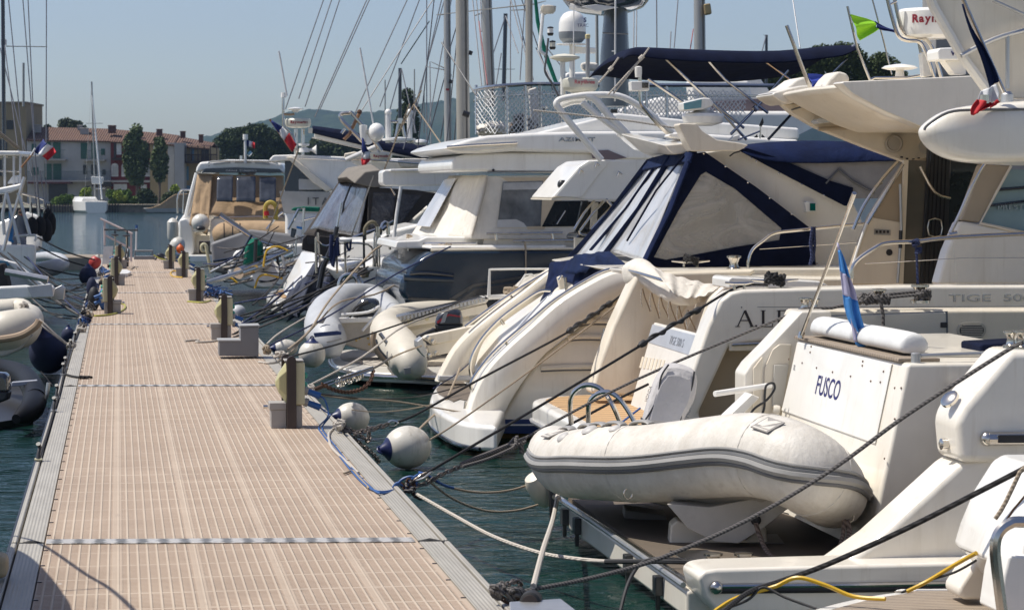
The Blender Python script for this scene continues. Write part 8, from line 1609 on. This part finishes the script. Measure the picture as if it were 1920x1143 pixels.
G().rings([[at(x,y,D=D5+d)for x,y in((-100,460),(66,458),(68,470),(66,502),(60,520),(-100,530))]for d in(0,.3,4)]).done('hull',GELW,n5,bev=.08)
G().rings([[at(x,y,D=D5+4+d)for x,y in((-60,430),(-10,420),(50,396),(74,404),(80,440),(78,470),(-60,470))]for d in(0,.4,4)]).done('bow_hull',GELW,n5,bev=.08)
G().rings([[at(x,y,D=D5-.5+d)for x,y in((-80,352),(0,352),(30,346),(42,343),(38,354),(20,362),(-10,366),(-80,366))]for d in(0,.4,2.5)]).done('davit_arch',GELW,n5,bev=.05);PD(n5,'bimini_edge',GELW,[(-60,282),(36,283),(38,291),(-60,292)],D5-.3,2.4,.04)
for x in(9,26,38):T(n5,'bimini_post',PAINTW,[(x,290),(x,350)],.028,D=D5-.2)
T(n5,'bimini_rail',STEEL,[(-20,293),(40,294)],.025,D=D5-.1);T(n5,'bimini_rail',STEEL,[(-20,320),(40,322)],.02,D=D5-.1)
for pl in([(46,332),(20,420),(6,470)],[(12,362),(36,456)],[(34,362),(56,440)],[(12,362),(5,400),(8,440)]):T(n5,'davit_leg',ALU,pl,.04,D=D5-.6)
PD(n5,'outboard_cover',GELW,[(12,345),(22,330),(34,328),(36,345)],D5-.2,.4,.05);PD(n5,'side_screen',mat('dark_tent_window',(1,1,1)),[(-30,355),(4,358),(4,380),(-30,392)],D5+.5,.1);T(n5,'seat_rail',PAINTW,[(27,443),(66,441),(65,452)],.03,D=D5-.3,smooth=2);T(n5,'blue_strap',mat('bright_blue',(1,1,1)),[(20,396),(22,430),(19,452),(24,450)],.05,D=D5-.4,smooth=2)
for x,y0 in((41,362),(57,366),(72,372),(83,376)):T(n5,'guard_post',STEEL,[(x,y0),(x,y0+34)],.022,D=D5+2)
T(n5,'guard_rail',STEEL,[(38,362),(60,368),(84,376),(84,400)],.022,D=D5+2,smooth=2);T(n5,'guard_rail',STEEL,[(38,378),(60,384),(84,392)],.018,D=D5+2)
for i,(x,y,h,w_)in enumerate(((61,424,36,10),(76,424,38,10),(88,432,44,10),(96,420,44,9),(89,410,40,9))):
    o=thing('black_fender','black cloth covered fender hanging in a cluster on the yacht rail at the far left','fender',at(x,y,D=D5+.5+i*.15),'black fenders clustered on the far left rail')
    G().lathe(at(x,y,D=D5+.5+i*.15),(.03*(i-2),0,1),[(-h*.5/78,.02),(-h*.42/78,w_*.7/78),(-h*.2/78,w_/78),(h*.2/78,w_/78),(h*.42/78,w_*.6/78),(h*.5/78,.02)],14).done('body',mat('black_fender_cloth',(.006,.006,.007),.9,bump=.6,bs=25),o);T(o,'lanyard',RBLK,[(x,y-h*.5),(x-2,380)],.012,D=D5+1.2)
fg=thing('french_ensign','large french flag on a raked staff at the far left yacht','flag',at(60,290,D=57));T(fg,'staff',WOODP,[(40,314),(63,286)],.022,D=57);T(fg,'staff',PAINTW,[(58,292),(66,278)],.022,D=57)
fl4=lambda u,v_:(lambda a,b:(a[0]+(b[0]-a[0])*u,a[1]+(b[1]-a[1])*u))((62+19*v_,283-22*v_),(88+19*v_,300-17*v_+2*v_))
for k_,(nm,m_)in enumerate((('blue',FLB),('white',FLW),('red',FLR))):
    rows=[]
    for i in range(7):
        u=(k_+i/6)/3;rows.append([at(fl4(u,j/6)[0],fl4(u,j/6)[1]+1.5*sin(u*7),D=57)+FH*.08*sin(u*8+j*.4)for j in range(7)])
    G().sheet(rows,.01).done(nm+'_band',m_,fg,ang=180)
rb=thing('inflatable_dinghy','small silver grey inflatable floating behind the left boats','dinghy',at(95,500,D=66));tubepath(rb,'tube',PVCG,[(60,510,66),(85,505,66),(105,500,66),(118,494,66.5),(112,484,68),(90,480,69),(70,482,70)],[.2,.22,.22,.18,.14,.13,.13])
jt=thing('stone_jetty','low pale stone jetty top crossing behind the left mooring lines','jetty',at(130,495,D=82));G().prism([wpt(82,-.02,78),wpt(190,-.02,78),wpt(190,-.6,78),wpt(82,-.6,78)],FH*3).done('jetty_top',QST,jt,bev=.05)
# person sitting in the cockpit ------------------------------------
def person(c,s=1.0):
    o=thing('person','person in a grey top and dark glasses seated among the far left rigging','person',c);c=V(c)
    me=bpy.data.meshes.new('body');J={'pel':(0,0,.0),'ch':(.02,.02,.28),'nk':(.04,.02,.50),'hd':(.06,.0,.60),'ht':(.07,0,.74),'ls':(-.16,0,.44),'le':(-.2,-.08,.2),'lh':(-.02,-.26,.16),'rs':(.2,.04,.44),'re':(.26,.0,.2),'rh':(.1,-.24,.12),'lk':(-.1,-.42,.02),'la':(-.1,-.44,-.4),'rk':(.12,-.42,.02),'ra':(.12,-.44,-.4),'lf':(-.1,-.58,-.43),'rf':(.12,-.58,-.43)}
    E_=[('pel','ch'),('ch','nk'),('nk','hd'),('hd','ht'),('nk','ls'),('ls','le'),('le','lh'),('nk','rs'),('rs','re'),('re','rh'),('pel','lk'),('lk','la'),('la','lf'),('pel','rk'),('rk','ra'),('ra','rf')]
    Rr=dict(pel=.15,ch=.16,nk=.065,hd=.085,ht=.075,ls=.075,le=.05,lh=.035,rs=.075,re=.05,rh=.035,lk=.08,la=.05,rk=.08,ra=.05,lf=.04,rf=.04);ks=list(J)
    me.from_pydata([V(J[k_])*s for k_ in ks],[(ks.index(a),ks.index(b))for a,b in E_],[]);me.materials.append(SHIRT)
    b=bpy.data.objects.new('body',me);C.objects.link(b);b.parent=o;m_=b.modifiers.new('skin','SKIN');
    if not me.skin_vertices:
        with bpy.context.temp_override(object=b,active_object=b):bpy.ops.mesh.customdata_skin_add()
    for v_,k_ in zip(me.skin_vertices[0].data,ks):v_.radius=(Rr[k_]*s,)*2
    me.skin_vertices[0].data[0].use_root=True;x=b.modifiers.new('sub','SUBSURF');x.levels=1;x.render_levels=2
    h=c+V((.07,-.01,.66))*s
    G().ball(h,.105*s,16,(.85,.95,1.1)).done('head',SKIN,o);G().ball(h+V((.01,.03,.045))*s,.112*s,16,(.88,.95,.85)).done('hair',HAIR,o);G().box(h+V((-.075,-.115,.0))*s,h+V((.07,-.09,.03))*s).done('sunglasses',BLACK,o);G().ball(h+V((-.01,-.1,-.02))*s,.02*s,8).done('nose',SKIN,o);G().box(h+V((-.03,-.1,-.06))*s,h+V((.025,-.092,-.05))*s).done('mouth',RED,o)
    for kx in('lh','rh'):
        hp_=c+V(J[kx])*s;g=G();g.ball(hp_,.045*s,10,(1,1.2,.6))
        for f in range(5):g.tube([hp_+V(((f-2)*.018,-.03,0))*s,hp_+V(((f-2)*.022,-.08,-.02))*s,hp_+V(((f-2)*.02,-.1,-.05))*s],.009*s,5)
        g.done('hand',SKIN,o)
    return o
person(at(36,452,D=58.7)+V((0,0,.02)),1.0)
# masts and wires on the left
mast('thin black mast running up the left edge',5,-40,8,330,60,.05,SLATED,name='mast');
o=mast('slim pale mast with crosstrees behind the tan block',44,118,44,200,120,.06);
wires('thin crossing stays and a crosstree over the far left houses',[(12,87,88,88,60,STEEL),(87,-10,86,420,60,WG),(15,-10,48,330,60,WG),(42,-10,75,400,60,WG),(52,-10,70,380,62,WG),(0,90,60,330,62,WG),(8,80,36,300,60,WG),(60,300,70,400,60,WG),(75,320,86,400,60,WG)],r=.012)
tag(G().box(at(2,84,D=60),at(12,74,D=60)+V((0,.2,0))).done('masthead_lamp',PAINTW,None),'small white lamp box on the thin black mast at the left edge','lamp')
rope('thick pale line slanting down from the left edge over the bimini',[(-20,235,57),(34,278,57.5)],.05,RTAN)
rn4=random.Random(31)
for i in range(22):
    a=(rn4.uniform(-10,70),rn4.uniform(455,560));b=(rn4.uniform(135,175),rn4.uniform(515,600));Db_=4545*2.2/(b[1]-352);b=(164+(614-b[1])*.16-rn4.uniform(2,14),b[1]);Da_=min(62,Db_+6)
    rope('mooring line strung from the left boats to the left walkway edge',[(a[0],a[1],Da_),((a[0]+b[0])/2,(a[1]+b[1])/2+rn4.uniform(6,22),(Da_+Db_)/2),(b[0],b[1],Db_)],.014,(RBLK,RBLK,RGRY,RBLK,RNVY,RBLK)[i%6])['group']='mooring lines of the left boats'
for i in range(26):
    y=500+i*4.6+rn4.uniform(-2,2);x=205-(y-490)*.42+rn4.uniform(-10,6);c0=at(x,y,Z=.05)
    knot('small tangle of lines, gear and cable heaped on the left walkway edge',c0,rn4.uniform(.06,.14),16,.014,(RBLK,RNVY,CABB,RGRY,RWHT,RBLK,RTAN)[i%7],sd=40+i,name='rope_tangle')['group']='rope tangles on the left edge'
for i,(x,y)in enumerate(((176,560),(172,540),(196,560))):
    c0=at(x,y,Z=.2);tag(G().ball(c0,.14,12,(.8,.8,1.6)).done('bagged_cable',(RUB,BUOYN,CABB)[i],None),('dark hanging bundle','navy hanging bundle','bright blue bundle')[i]+' on the left edge by the nearest left pedestal','bundle')
tag(G().box(at(4,1086,Z=.02)+V((-.3,0,0)),at(4,1086,Z=.02)+V((.03,.22,.13))).done('wooden_block',mat('pale_wood',(.45,.36,.22),.7),None,bev=.04),'pale worn block cut by the left picture edge beside the nearest joint','block')
# unseen bow shape added left of frame, outlined to throw the curved deck shadow
nb=thing('sailing_yacht','unseen bow and pulpit added outside the left edge to shade the near corner','sailing boat',(-2.6,12.6,WZ))
def lift(x,y,z):p=at(x,y,Z=0);return p+SD*(z/SD.z)
G().tube(cr([lift(x,y,1.75)for x,y in((-160,1000),(-60,998),(35,1006),(85,1024),(160,1075),(205,1102),(252,1145),(290,1200),(320,1300))],5),.014,8).done('shadow_rail',STEEL,nb)
G().tube([lift(205,1101,1.75),lift(112,1107,1.75)],.008,6).done('guard_wire',STEEL,nb)
G().prism([lift(x,y,1.5)for x,y in cr2([(20,1022),(60,1042),(95,1075),(122,1110),(140,1143),(150,1220),(130,1400)],4)]+[lift(-500,1400,1.5),lift(-600,1030,1.5)],(0,0,-.5)).done('shadow_deck',GELW,nb,bev=.03)
hz=N('air_haze');hz.t.nodes.remove(hz.b);pv=hz.t.nodes.new('ShaderNodeVolumePrincipled');pv.inputs['Color'].default_value=(.42,.62,.95,1);pv.inputs['Density'].default_value=.00013;pv.inputs['Anisotropy'].default_value=.2
hz.t.links.new(pv.outputs[0],hz.o.inputs['Volume']);
g=G();g.box((-2200,-70,-1.6),(3600,3200,220));tag(g.done('haze',hz.m),'thin blue summer haze over the bay',kind='stuff')
S.cycles.volume_bounces=0;S.cycles.max_bounces=8;S.cycles.volume_step_rate=4
S.view_settings.exposure=.14
